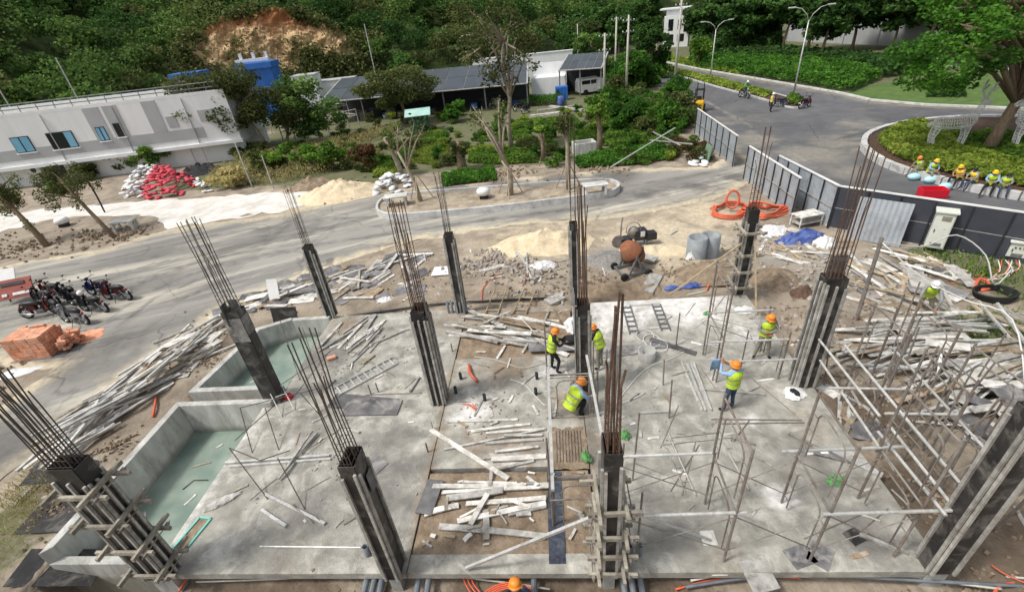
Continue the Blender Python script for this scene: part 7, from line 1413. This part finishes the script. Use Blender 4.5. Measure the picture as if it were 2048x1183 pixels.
for p0, p1 in (((495, 282), (540, 380)), ((120, 440), (175, 330))):
    pass
# ================================================================== VEGETATION
def tree(name, label, loc, crowns, nleaf, lsize, m, trunk, tr, bark='bark', nb=6, group=None, cat='tree', flat=.35, bare=0, stakes=False, tr2=None):
    """trunk: local points; crowns: local ellipsoids the limbs reach into"""
    t = thing(name, label, cat, loc, 0, group); tp = [Vector(p) for p in trunk]
    mb = MB().path(tp, tr, 9, tr2 if tr2 else tr*.45)
    for c in crowns[:max(1, nb)]:
        for k in range(max(1, nb//max(1, len(crowns)))):
            i = random.randrange(max(1, len(tp)//2), len(tp)); s0 = tp[i]; e = Vector(c[:3]) + Vector((U(-.6, .6)*c[3], U(-.6, .6)*c[4], U(-.3, .7)*c[5])); md = s0.lerp(e, .5) + Vector((U(-.1, .1), U(-.1, .1), .12))*(e-s0).length
            mb.path([s0, md, e], tr*.42, 6, tr*.1)
            for q in range(bare): f = e + Vector((U(-1, 1), U(-1, 1), U(.2, 1)))*.35*max(c[3:6]); mb.path([md.lerp(e, U(.2, 1)), f], tr*.14, 4, tr*.04)
    mb.obj('trunk', M[bark], t, True)
    if nleaf:
        P_, sh = blob_pts(crowns, nleaf, .25); inst('crown', leaf_mesh('crown', P_, lsize, M[m], flat, 1.6, sh), t)
    if stakes:
        for k in range(3): a = k*2.1 + .5; MB().tube((math.cos(a)*.9, math.sin(a)*.9, -.02), (math.cos(a)*.08 + tp[0].x, math.sin(a)*.08 + tp[0].y, 1.7), .035, 5).obj('stake', M['woody'], t)
    return t
# --- leaning young trees at the left, island trees, nursery trees
def cl_(c, r, n, cr): return clumps(c, r, n, cr)
p = G(95, 492); tree('young_tree', 'leaning tree with a shaggy green tuft at the left end of the lime path', p, [(-1.8 + U(-1, 1)*1.0, .8 + U(-1, 1)*.7, 3.3 + U(-1.2, 1), .4, .4, .5) for _ in range(16)] + [(-.6, .2, 1.4, .35, .35, .5)], 2600, .085, 'leafo', [(0, 0, 0), (-.5, .2, 1.2), (-1.2, .5, 2.4), (-1.8, .8, 3.4)], .2, nb=8)
p = G(230, 475); tree('young_tree', 'leaning tree with a loose green crown beside the concrete frame table', p, [(-2.2 + U(-1, 1)*1.5, .8 + U(-1, 1)*.8, 3.5 + U(-1.3, .9), .45, .4, .5) for _ in range(18)], 3000, .085, 'leafo', [(0, 0, 0), (-.7, .2, 1.3), (-1.5, .5, 2.6), (-2.2, .8, 3.7)], .15, nb=9)
p = G(842, 402, GZ + .24); tree('bare_tree', 'staked bare tree with a few thin upright limbs at the left of the planting island', p, [(-.7, .3, 4.2, .8, .6, .9), (.7, .2, 4.4, .7, .6, 1.0)], 160, .12, 'leafo', [(0, 0, -.05), (-.15, 0, 1.2), (-.5, .1, 2.2), (-.9, .2, 3.2)], .15, 'barkp', nb=6, bare=2, stakes=True)
p = G(1020, 390, GZ + .24); tree('bare_tree', 'staked forked bare tree in the middle of the planting island', p, [(-1.6, .6, 4.6, .7, .6, .9), (-.2, .5, 5.0, .7, .6, .9)], 200, .13, 'leafo', [(0, 0, -.05), (.12, 0, .9), (.1, .1, 1.6), (-.3, .2, 2.2)], .22, 'barkp', nb=8, bare=2, stakes=True)
p = G(1137, 378, GZ + .24); tree('bare_tree', 'staked straight trunk with a thin top at the right of the planting island', p, [(-.1, .2, 4.0, .6, .6, .7)], 420, .14, 'leafo', [(0, 0, -.05), (-.03, 0, 1.4), (0, .1, 2.6), (-.05, .1, 3.6)], .16, 'barkp', nb=6, bare=3, stakes=True)
p = G(925, 342); tree('stump_tree', 'thick dark stump with leafy sprouts behind the near hedge', p, cl_((-.1, 0, 1.9), (.8, .8, 1.0), 10, .35), 1000, .15, 'leafo', [(0, 0, 0), (.05, 0, .8), (-.1, 0, 1.5), (.05, 0, 2.2)], .38, 'bark', nb=6, tr2=.2)
p = G(1086, 322); tree('pruned_tree', 'slim pruned trunk topped by a small round tuft left of the precast box', p, cl_((-.1, 0, 2.6), (.6, .6, .5), 8, .28), 700, .14, 'leaf', [(0, 0, 0), (.05, 0, 1.0), (-.05, 0, 2.3)], .2, 'bark', nb=5)
p = G(1198, 312); tree('pruned_tree', 'pruned trunk topped by a dense round tuft right of the precast box', p, cl_((0, 0, 3.7), (1.0, .9, .75), 14, .4), 1500, .16, 'leaf', [(0, 0, 0), (.05, 0, 1.4), (-.03, 0, 2.8), (.05, 0, 3.4)], .25, 'bark', nb=7)
p = G(806, 352); tree('pruned_tree', 'pale knobbly trunk with small sprouts left of the thick stump', p, cl_((-.5, 0, 2.6), (.7, .6, .8), 7, .3), 500, .15, 'leafo', [(0, 0, 0), (-.2, 0, 1.0), (-.45, 0, 2.0), (-.8, 0, 2.9)], .24, 'barkp', nb=6, bare=1)
p = G(1024, 302); tree('tall_tree', 'tall thinly leaved tree rising in front of the solar sheds', p, cl_((-.2, 0, 8.0), (3.2, 2.2, 3.0), 30, .7), 3200, .15, 'leafo', [(0, 0, 0), (-.1, 0, 2.2), (.2, 0, 4.2), (-.1, 0, 6.2), (.1, 0, 8.2)], .22, 'barkp', nb=26, bare=2)
p = G(540, 306); tree('bushy_tree', 'broad many stemmed tree before the white building', p, cl_((-2.2, .0, 5.0), (6.0, 3.2, 3.4), 70, .95), 20000, .17, 'leafo', [(0, 0, 0), (-.3, 0, 1.5), (-.9, .1, 3.0), (-1.2, .2, 5.0)], .26, 'barkp', nb=34)
p = G(572, 300); tree('bushy_tree', 'darker round tree right of the broad many stemmed tree', p, cl_((2.2, 2, 3.6), (4.2, 2.6, 2.9), 32, .9), 7000, .2, 'forest', [(0, 0, 0), (.2, .8, 1.2), (.5, 1.6, 2.6)], .2, 'bark', nb=14)
p = G(812, 248); tree('round_tree', 'olive green rounded tree in front of the solar shed roof', p, cl_((-.1, 0, 3.9), (4.8, 3.0, 2.2), 44, .85), 9500, .18, 'leafo', [(0, 0, 0), (.1, 0, 1.4), (-.1, 0, 2.8), (0, 0, 3.8)], .22, 'bark', nb=26)
for px, py, w_, h_, m_, lab in ((325, 340, 2.3, 2.4, 'leaf', 'bright green roadside bush behind the red sacks'), (285, 338, 1.5, 2.2, 'forest', 'mid green bush against the white building wall'), (180, 360, 1.2, 1.4, 'leafo', 'small olive bush before the dark doorway'), (250, 345, 1.6, 1.9, 'leafo', 'olive bush between the white building and the white sacks'), (120, 385, 1.3, 1.0, 'leaf', 'low green bush at the foot of the white building'), (465, 372, 1.9, 1.6, 'straw', 'clump of tall dry grass left of the red leaved shrub'), (905, 245, 1.6, 2.4, 'leafb', 'bright leafy palm like bush beside the teal roofed hut'), (590, 345, 3.0, 2.6, 'leaf', 'wide green bush in front of the pole frames'), (455, 305, 2.2, 2.0, 'forestd', 'dark bush at the end wall of the white building'), (500, 318, 2.4, 1.5, 'leafo', 'olive bush at the foot of the broad many stemmed tree'), (430, 318, 1.6, 1.6, 'leaf', 'green bush by the rain pipe end of the white building'), (735, 340, 1.3, 1.9, 'leafr', 'reddish shrub beside the wide sand heap'), (530, 350, 2.4, 2.3, 'leafo', 'olive bush among the dry grass'), (665, 338, 1.9, 2.0, 'leaf', 'green bush left of the reddish shrub')):
    p = G(px, py); P_, sh = blob_pts(clumps((0, 0, h_*.55), (w_*.8, w_*.7, h_*.45), 14, .45), 1700, .2); t = thing('bush', lab, 'bush', p); inst('foliage', leaf_mesh('foliage', P_, .17, M[m_], .5, 1.8, sh), t); MB().path([(0, 0, 0), (.05, 0, h_*.5)], .06, 6, .03).obj('stem', M['bark'], t)
# --- hedges and planted beds
def bed(name, label, pts, h_, dens, ls, m, group=None, cat='hedge', lift=0., soil=True, flat=.5):
    q = [G(*p) for p in pts]; q2 = [p[:2] for p in q]; c = Vector((sum(p[0] for p in q2)/len(q2), sum(p[1] for p in q2)/len(q2), GZ + lift)); x0, x1 = min(p[0] for p in q2), max(p[0] for p in q2); y0, y1 = min(p[1] for p in q2), max(p[1] for p in q2)
    n = int((x1-x0)*(y1-y0)*dens); P_ = np.column_stack([RNG.uniform(x0, x1, n), RNG.uniform(y0, y1, n)]); P_ = P_[in_np(P_, q2)]; e = dist_edge(P_, q2)
    top = h_*np.minimum(1, .45 + e/.6)*np.array([.82 + .3*nz(x, y, .9) + .12*nz(x, y, 3) for x, y in P_]); z = top*RNG.uniform(.25, 1.0, len(P_))**.55
    sh = np.clip(np.array([.5 + .8*nz(x, y, .7, 3) for x, y in P_]), 0, 1); t = thing(name, label, cat, c, 0, group)
    inst('foliage', leaf_mesh('foliage', np.column_stack([P_ - np.array([c.x, c.y]), z]), ls, M[m], flat, 1.6, sh), t)
    if soil: MB().prism([(p[0]-c.x, p[1]-c.y) for p in (q2 if area2(q2) > 0 else q2[::-1])], .0, .03).obj('soil', M['soil'], t)
    return t
for lab, pts, h_, m_ in (('clipped dark green hedge closest to the planting island road', [(882, 352), (990, 340), (994, 362), (886, 374)], .55, 'leafb'), ('clipped dark green hedge right of the precast box along the entrance road', [(1146, 322), (1230, 300), (1330, 296), (1350, 318), (1260, 332), (1160, 338)], .6, 'leafb'),
        ('golden green planted bed behind the thick stump', [(800, 322), (838, 295), (895, 285), (905, 315), (860, 330)], .35, 'leafy'), ('green planted bed left of the slim pruned trunk', [(936, 326), (940, 308), (1030, 300), (1078, 312), (1075, 326), (1000, 330)], .5, 'leaf'),
        ('golden green low bed in the middle of the nursery', [(905, 318), (900, 300), (1000, 290), (1030, 298), (940, 306)], .3, 'leafy'), ('green bed with a rounded end before the teal roofed hut', [(815, 292), (822, 274), (890, 262), (900, 284)], .45, 'leaf'), ('long green bed before the shed clutter', [(1020, 262), (1026, 246), (1150, 236), (1165, 252)], .5, 'leaf'), ('golden green bed right of the nursery path', [(1170, 262), (1180, 246), (1262, 240), (1290, 258), (1220, 266)], .45, 'leafy'),
        ('green bed behind the precast box', [(1135, 292), (1140, 266), (1190, 262), (1200, 290)], .6, 'leaf'), ('green bed between the pruned trunk and the hoarding', [(1205, 292), (1210, 268), (1300, 262), (1340, 286), (1260, 298)], .55, 'leaf'), ('narrow bed of silver green plants in the nursery', [(1030, 300), (1035, 282), (1075, 278), (1080, 300)], .5, 'leafo'), ('dark low bed at the left of the nursery', [(720, 345), (735, 322), (790, 318), (795, 345)], .5, 'leaf'), ('golden shrub patch before the pale knobbly trunk', [(745, 356), (750, 340), (800, 335), (800, 352)], .4, 'leafy'), ('low green bed behind the silver green plants', [(955, 284), (960, 268), (1060, 262), (1065, 280)], .4, 'leaf'),
        ('clipped dark hedge beside the dark blue barrel', [(1048, 214), (1050, 205), (1128, 200), (1130, 210)], 1.1, 'leafb')):
    bed('planted_bed', lab, pts, h_, 260 if h_ < 1 else 150, .13, m_)
# nursery filler shrubs: one label per kind
protos = {}
for k in ('leaf', 'leafo', 'leafb', 'leafy', 'leafr'):
    P_, sh = blob_pts(clumps((0, 0, .5), (.55, .55, .4), 11, .26), 900, .2); protos[k] = leaf_mesh('foliage', P_, .085, M[k], .5, 1.7, sh)
def shrub(x, y, k, s, lab, grp): t = thing('shrub', lab, 'shrub', (x, y, zat(x, y)), U(0, 6.2), grp); t.scale = (s,)*3; inst('foliage', protos[k], t)
LK = {'leaf': 'mid green shrub', 'leafo': 'olive shrub', 'leafb': 'deep green shrub', 'leafy': 'golden shrub', 'leafr': 'reddish shrub'}
cnt = 0; pl = []
while cnt < 180:
    px, py = U(600, 1380), U(225, 345); p = G(px, py)
    if py > 350 - (px-600)*.03 or inpoly(p.x, p.y, ROAD) or (1000 < px < 1100 and py > 320): continue
    if any((p.x-q[0])**2 + (p.y-q[1])**2 < 1.0 for q in pl): continue
    if 1225 > px > 1135 and py > 290: continue
    pl.append(p); k = random.choice(['leaf', 'leaf', 'leaf', 'leafo', 'leafb', 'leafb', 'leafo', 'leafy'] if px > 760 else ['leaf', 'leafo', 'leafo']); shrub(p.x, p.y, k, U(.5, 1.1), LK[k] + ' growing in the nursery rows', LK[k] + 's of the nursery'); cnt += 1
for k in range(46):   # thicket between nursery and boulevard
    px, py = U(1228, 1372), U(186, 268); p = G(px, py); kk = random.choice(['leaf', 'leafb', 'leafb', 'leafo']); shrub(p.x, p.y, kk, U(1.3, 2.6), LK[kk] + ' in the thicket between nursery and boulevard', LK[kk] + 's of the thicket')
for k in range(26):
    px, py = U(1190, 1330), U(140, 190); p = G(px, py); kk = random.choice(['leafb', 'leaf', 'leafb']); shrub(p.x, p.y, kk, U(2, 3.8), LK[kk] + ' behind the utility poles', LK[kk] + 's behind the poles')
for k in range(18):
    px, py = U(1340, 1410), U(285, 330); p = G(px, py); kk = random.choice(['leaf', 'leafo', 'leafr']); shrub(p.x, p.y, kk, U(.5, .9), LK[kk] + ' at the rubbish by the zinc hoarding', LK[kk] + 's by the zinc hoarding')
# dry grass field and weeds: uncountable
def grass(name, spots, n, m, hgt, ls, asp=3.2):
    P_ = []
    for k in range(n):
        x, y, r_ = random.choice(spots); a = U(0, 6.28); d = r_*math.sqrt(random.random()); px, py = x + d*math.cos(a), y + d*math.sin(a)
        if inpoly(px, py, ROAD) or (SLABX0 < px < SLABX1 and SLABY0 < py < SLABY1): continue
        P_.append((px, py, zat(px, py) + U(.05, hgt)))
    n2 = len(P_); me = leaf_mesh(name, np.array(P_), ls, M[m], 3.5, asp); struct(inst(name, me), 'stuff')
grass('dry_grass', [(*G(a, b)[:2], 2.2) for a, b in ((480, 345), (520, 320), (560, 330), (600, 315), (650, 300), (700, 290), (560, 355), (620, 345), (470, 360), (720, 320), (750, 275))], 14000, 'straw', .9, .07)
grass('weeds', [(16, 17.3, 1.4), (17.5, 15.6, 1.8), (14.8, 12.6, 1.6), (15.5, 10, 2), (18.3, 18, 1.2), (13.4, 11.4, 1)], 3600, 'leaf', .22, .045); grass('weeds', [(-27, 15.3, 2.4), (-25.6, 14.4, 1.3), (-28.5, 17, 2)], 9000, 'leafb', 1.3, .08); grass('dry_weeds', [(-14.6, 6.2, 1.2), (-14.8, 4.6, 1.4), (-14.4, 7.6, .8), (-15.2, 3, 1.5)], 3600, 'straw', .6, .02, 9)
# black sheets below the left front corner
for px, py, rz, lab in ((140, 960, .2, 'large black plywood sheet lying left of the clamped tank corner column'), (120, 1030, -.1, 'black plywood sheet at the outer side of the larger tank wall'), (110, 1130, .1, 'black plywood sheet in the front left corner of the site')):
    p = G(px, py); drop('plywood_sheet', SQP, (p.x-.8, p.y-.1), (p.x+.8, p.y+.1+rz), .9, .02, lab, 'plywood', None).data = MB().box((0, 0, 0), (1, 1, 1)).mesh('plywood_sheet', M['film'])
# roundabout shrubs, median plants, belt, lawn edge
ringp = [];
def ring_bed(name, lab, r0, r1, a0, a1, h_, m, dens=120):
    n = int((r1*r1-r0*r0)/2*(a1-a0)*dens); r_ = np.sqrt(RNG.uniform(r0*r0, r1*r1, n)); a = RNG.uniform(a0, a1, n); x, y = RC.x + r_*np.cos(a), RC.y + r_*np.sin(a)
    e = np.minimum(r_-r0, r1-r_); z = .3 + h_*np.minimum(1, .5 + e/.5)*RNG.uniform(.3, 1, n)**.5*np.array([.85 + .3*nz(u, v, .8) for u, v in zip(x, y)]); sh = np.clip(np.array([.5 + .8*nz(u, v, .6, 3) for u, v in zip(x, y)]), 0, 1)
    t = thing(name, lab, 'shrub bed', (RC.x, RC.y, GZ)); inst('foliage', leaf_mesh('foliage', np.column_stack([x-RC.x, y-RC.y, z]), .16, M[m], .5, 1.7, sh), t)
ring_bed('shrub_bed', 'golden green shrub ring just inside the roundabout kerb', 4.4, 8.3, 1.9, 4.85, .65, 'leafy', 210); ring_bed('shrub_bed', 'darker green inner planting of the roundabout', .5, 4.3, 1.5, 5.2, .5, 'leaf', 160)
bed('median_plants', 'low yellow green planting along the boulevard median', [(1318, 138), (1420, 170), (1528, 198), (1548, 190), (1430, 160), (1320, 134)], .5, 60, .2, 'leafy', None, 'shrub bed', .1, False); bed('median_plants', 'small round shrub clump at the tip of the median', [(1562, 210), (1592, 214), (1606, 206), (1580, 196)], .8, 160, .16, 'leaf', None, 'shrub bed', .1, False)
bed('leafy_belt', 'broad belt of leafy bright green shrubs beyond the boulevard', [(1372, 128), (1420, 122), (1560, 126), (1680, 138), (1760, 160), (1700, 186), (1600, 170), (1480, 150), (1400, 138)], 1.5, 120, .2, 'leafb', None, 'shrub bed', 0, False); bed('leafy_belt', 'yellow green low shrubs along the far kerb beside the leafy belt', [(1320, 122), (1400, 138), (1480, 152), (1470, 144), (1400, 128), (1330, 112)], .7, 30, .3, 'leafy', None, 'shrub bed', 0, False)
bed('leafy_belt', 'dark shrubs on the lawn beside the leaning tree', [(1850, 196), (1930, 196), (1925, 184), (1860, 180)], .8, 60, .25, 'forestd', None, 'shrub bed', 0, False)
bed('understory', 'dark shrubs between the leafy belt and the upper road', [(1400, 118), (1560, 108), (1640, 117), (1740, 127), (1830, 133), (1900, 140), (1760, 158), (1680, 137), (1560, 125), (1420, 121)], 1.7, 60, .3, 'forestd', None, 'shrub bed', 0, False); bed('understory', 'dark undergrowth below the wood at the far end of the belt', [(1380, 118), (1560, 106), (1560, 82), (1440, 84), (1380, 98)], 3.0, 26, .4, 'forestd', None, 'shrub bed', 0, False)
# big leaning tree on the roundabout
p = G(1975, 300, GZ + .4); tree('rain_tree', 'big leaning tree on the roundabout with wide feathery branches', p, cl_((1.5, 1.0, 8.4), (6.4, 5.4, 2.2), 60, .85) + cl_((-3.8, -.5, 6.6), (3.4, 2.6, 1.9), 30, .65) + cl_((-4.6, .5, 4.4), (2.4, 1.8, .8), 14, .5), 27000, .14, 'leafb', [(0, 0, -.1), (.25, .1, 1.2), (.6, .2, 2.6), (1.1, .4, 4.2), (1.4, .6, 6.4)], .36, 'bark', nb=80)
# wood beyond the boulevard
tp3 = []
for k in range(4):
    H_ = U(8.5, 11); t = tree('wood_tree', 'x', (0, 0, 0), cl_((0, 0, H_*.66), (3.4, 3.4, H_*.34), 34, 1.1), 3600, .42, 'forestd', [(0, 0, -.2), (U(-.2, .2), 0, 2), (U(-.3, .3), .1, H_*.5), (0, 0, H_*.75)], .22, 'bark', nb=20); tp3.append(t)
lw = 'dense dark green tree of the wood beyond the boulevard'; gw_ = 'trees of the wood beyond the boulevard'; used = 0
spots = []
for a, b in ((1420, 105), (1470, 112), (1520, 100), (1560, 112), (1610, 106), (1655, 86), (1700, 100), (1745, 86), (1790, 102), (1840, 90), (1890, 106), (1950, 96), (2010, 112), (2070, 100), (1640, 120), (1850, 122), (1950, 134), (2040, 128), (1400, 92), (1460, 86), (1530, 82), (1600, 78), (1680, 72), (1760, 70), (1840, 70), (1920, 74), (2000, 80), (2080, 84), (1270, 112), (1290, 84), (1240, 120), (1215, 110), (1190, 100), (1450, 70), (1560, 64), (1660, 58), (1780, 54), (1900, 56), (2020, 62)): spots.append(G(a + U(-8, 8), b + U(-3, 3)))
for i, p in enumerate(spots):
    src = tp3[i % 4]
    if i < 4: src.location = p; src.rotation_euler = (0, 0, U(0, 6)); src['label'] = lw; src['group'] = gw_
    else: dup(src, p, U(0, 6.2), lw, gw_, U(.85, 1.25))
# light green trees at the foot of the hill and dark round tree by the poles
for px, py, h_, w_, m_, lab, n in ((1300, 158, 7.5, 3.0, 'forestd', 'dark round crowned tree behind the second utility pole', 3800), (1268, 182, 4.5, 1.9, 'leafb', 'small bright round tree beside the utility poles', 2200), (1395, 135, 4.5, 1.6, 'leaf', 'small young tree on the median near the far lamp', 1200), (1180, 150, 6.5, 2.6, 'forest', 'mid green tree behind the small solar shed', 2600)):
    p = G(px, py); tree('round_tree', lab, p, cl_((0, 0, h_*.66), (w_, w_, h_*.34), 22, .7), n, .26, m_, [(0, 0, 0), (.1, 0, h_*.3), (0, 0, h_*.65)], .14, 'bark', nb=12)

# ================================================================== LAST SMALL THINGS
heap('dark_rubbish', *G(405, 345)[:2], 2.6, 1.2, .9, 'black', 'dark heap of black netting and pipes behind the red sacks', 'rubbish heap', .2, .5, 21)
for a, b, r_, lab in (((202, 332), (157, 240), .06, 'slim grey pole leaning before the white building'), ((505, 375), (492, 282), .05, 'thin bare stake left of the broad many stemmed tree'), ((548, 378), (515, 312), .04, 'thin bare stake in the dry grass'), ((395, 330), (345, 195), .05, 'slim grey pole by the dark rubbish heap')):
    p = G(*a); h_ = HT(p, *b); bar('slim_pole', TUBE, p, (p.x, p.y, max(h_, p.z + 2)), r_, r_, lab, 'pole')
p = G(210, 425); hose('bent_pipe', [p, p + Vector((-.1, .2, 1.4)), p + Vector((-.3, .3, 2.5)), p + Vector((-.9, .3, 2.9)), p + Vector((-1.6, .2, 2.4))], .06, 'bkblk', 'black pipe bent over beside the leaning tree with the frame table', 'pipe')
hose('black_pipe', [gp(700, 634, .06), gp(790, 622, .08), gp(880, 612, .08), gp(1000, 608, .1), gp(1095, 602, .08)], .05, 'darkm', 'long dark pipe lying along the back edge of the slab', 'pipe')
for i, (a, b) in enumerate((((985, 640), (1003, 590)), ((1040, 640), (1062, 590)))): ladder(G(*a), G(*b), .5, 4, 'yellow timber ladder frame leaning behind the middle strip, beside the rubble' if i == 0 else 'yellow timber ladder frame leaning behind the middle strip, beside the mortar trough', 'woody', .02)
drop('trough', SQS, gp(1095, 612), gp(1125, 600), .5, .14, 'dark grey mortar trough behind the middle earth strip', 'trough', None)
o = MB().box((0, 0, .4), (1.1, .02, .8), rot=Matrix.Rotation(R(-14), 3, 'X')).obj('plywood_sheet', M['film']); o.location = gp(575, 645, -.02); tag(o, 'black plywood sheet standing upright behind the smaller tank', 'plywood')
o = MB().box((0, 0, .45), (.5, .02, .9), rot=Matrix.Rotation(R(-20), 3, 'X')).obj('white_sheet', M['white']); o.location = gp(556, 602, .2); tag(o, 'narrow white sheet standing up in the broken formwork heap', 'sheet')
# more props on and beside the right slab
for px, py, h_ in ((1326, 770, 1.0), (1338, 835, 1.4), (1352, 690, 1.3), (1240, 1000, 1.9), (1265, 960, 2.3), (1272, 1120, 2.2), (1425, 760, 2.0), (1480, 740, 1.5)):
    bar('steel_prop', TUBES, S(px, py), S(px, py) + Vector((U(-.05, .05), U(-.05, .05), h_)), .022, .022, 'single upright steel prop standing on the right slab', 'prop', 'upright props on the right slab')
for k in range(24):
    x, y = U(7.7, 11.8), U(6.0, 12.5); z = ground_z(x, y); bar('steel_prop', TUBES, (x, y, z - .02), (x + U(-.25, .25), y + U(-.25, .25), z + U(1.4, 2.8)), .022, .022, 'single upright steel prop standing in the heap right of the slab', 'prop', 'upright props in the right heap')
def litter(n, x0, x1, y0, y1, lens, label, group, me=SQY, ww=(.03, .09), hh=(.012, .03)):
    for k in range(n):
        x, y, a, l = U(x0, x1), U(y0, y1), U(0, 3.14), U(*lens); drop('wood_scrap', random.choice(WPL), (x - math.cos(a)*l/2, y - math.sin(a)*l/2), (x + math.cos(a)*l/2, y + math.sin(a)*l/2), U(*ww), U(*hh), label, 'scrap', group)
litter(24, -8.4, -4, 5.6, 15, (.1, .5), 'small wood scrap lying on the left slab', 'wood scraps of the left slab'); litter(30, 1.3, 7.1, 5.5, 15, (.1, .6), 'small wood scrap lying on the right slab', 'wood scraps of the right slab'); litter(22, -3.2, .6, 8, 12.2, (.1, .8), 'small wood scrap lying on the middle slab', 'wood scraps of the middle slab')
litter(26, -3.2, .6, 12.5, 14.9, (.15, 1.2), 'small wood scrap lying in the back earth strip', 'wood scraps of the back strip'); litter(30, -3.2, .6, 5.8, 7.7, (.1, .5), 'small wood scrap lying in the front earth strip', 'wood scraps of the front strip'); litter(34, 7.6, 12, 5.2, 13, (.2, 1.2), 'small wood scrap lying on the earth right of the slab', 'wood scraps right of the slab', SQY); litter(70, -7, 6.5, 15.8, 22, (.15, .9), 'small wood scrap lying on the earth behind the slab', 'wood scraps behind the slab')
for k in range(14): a = U(0, 6.2); x, y = U(1.5, 6.8), U(6, 14.5); l = U(.6, 1.8); drop('rebar_rod', TUBES, (x, y), (x + l*math.cos(a), y + l*math.sin(a)), .012, .012, 'thin loose rod lying across the right slab', 'rod', 'thin rods of the right slab')
for k in range(10): a = U(0, 6.2); x, y = U(-8, -4.4), U(6, 14.5); l = U(.5, 1.5); drop('rebar_rod', TUBES, (x, y), (x + l*math.cos(a), y + l*math.sin(a)), .012, .012, 'thin loose rod lying across the left slab', 'rod', 'thin rods of the left slab')
for x, y, l, a in ((-11.2, 8.9, .5, .3), (-10.6, 7.6, .35, 1.2), (-11.5, 7.2, .25, 2.2), (-10.9, 9.6, .2, .8)): bar('floating_scrap', random.choice(WPL), (x, y, -.99), (x + l*math.cos(a), y + l*math.sin(a), -.985), .06, .025, 'small wood scrap floating on the water of the larger tank', 'scrap', 'scraps floating in the larger tank')
hose('bent_rod', [Vector((-11.0, 8.1, -.98)), Vector((-10.85, 8.4, -.97)), Vector((-10.4, 8.4, -.97))], .014, 'rebar', 'bent rod floating on the water of the larger tank', 'rod', None, 5, 1)
for o in bpy.data.objects:
    if o.get('label', '').startswith('worker in a white helmet'): o.location.z = np.median([hget(o.location.x + dx, o.location.y + dy) for dx in (-.3, -.15, 0, .15, .3) for dy in (-.2, 0, .2)]) + .01
# clutter before the sheds
for px, py, rz in ((1040, 222, .4), (1052, 226, 1.0)): dup(B1['bkblk'], (*G(px, py)[:2], GZ), rz, 'black motorbike parked before the solar shed', 'motorbikes before the solar shed')
for a, b in (((1075, 224), (1150, 214)), ((1090, 230), (1160, 222)), ((1100, 218), (1165, 226)), ((1060, 234), (1120, 228))): drop('board', SQ, G(*a), G(*b), .35, .2, 'pale stacked board before the clipped hedge by the sheds', 'board', 'boards before the sheds')
for k in range(26):
    x, y = U(-26, -3), U(61, 64); s_ = U(.4, 1.1); o = MB().box((0, 0, s_*.5), (s_*U(.7, 1.4), s_, s_), U(0, 1)).obj('storage_box', M[random.choice(['darkm', 'wood', 'steel', 'bluec', 'tarpw', 'rustt', 'woody'])], None, bev=.02); o.location = (x, y, GZ); tag(o, 'box of stored goods under the long solar shed', 'box', 'goods under the solar shed')
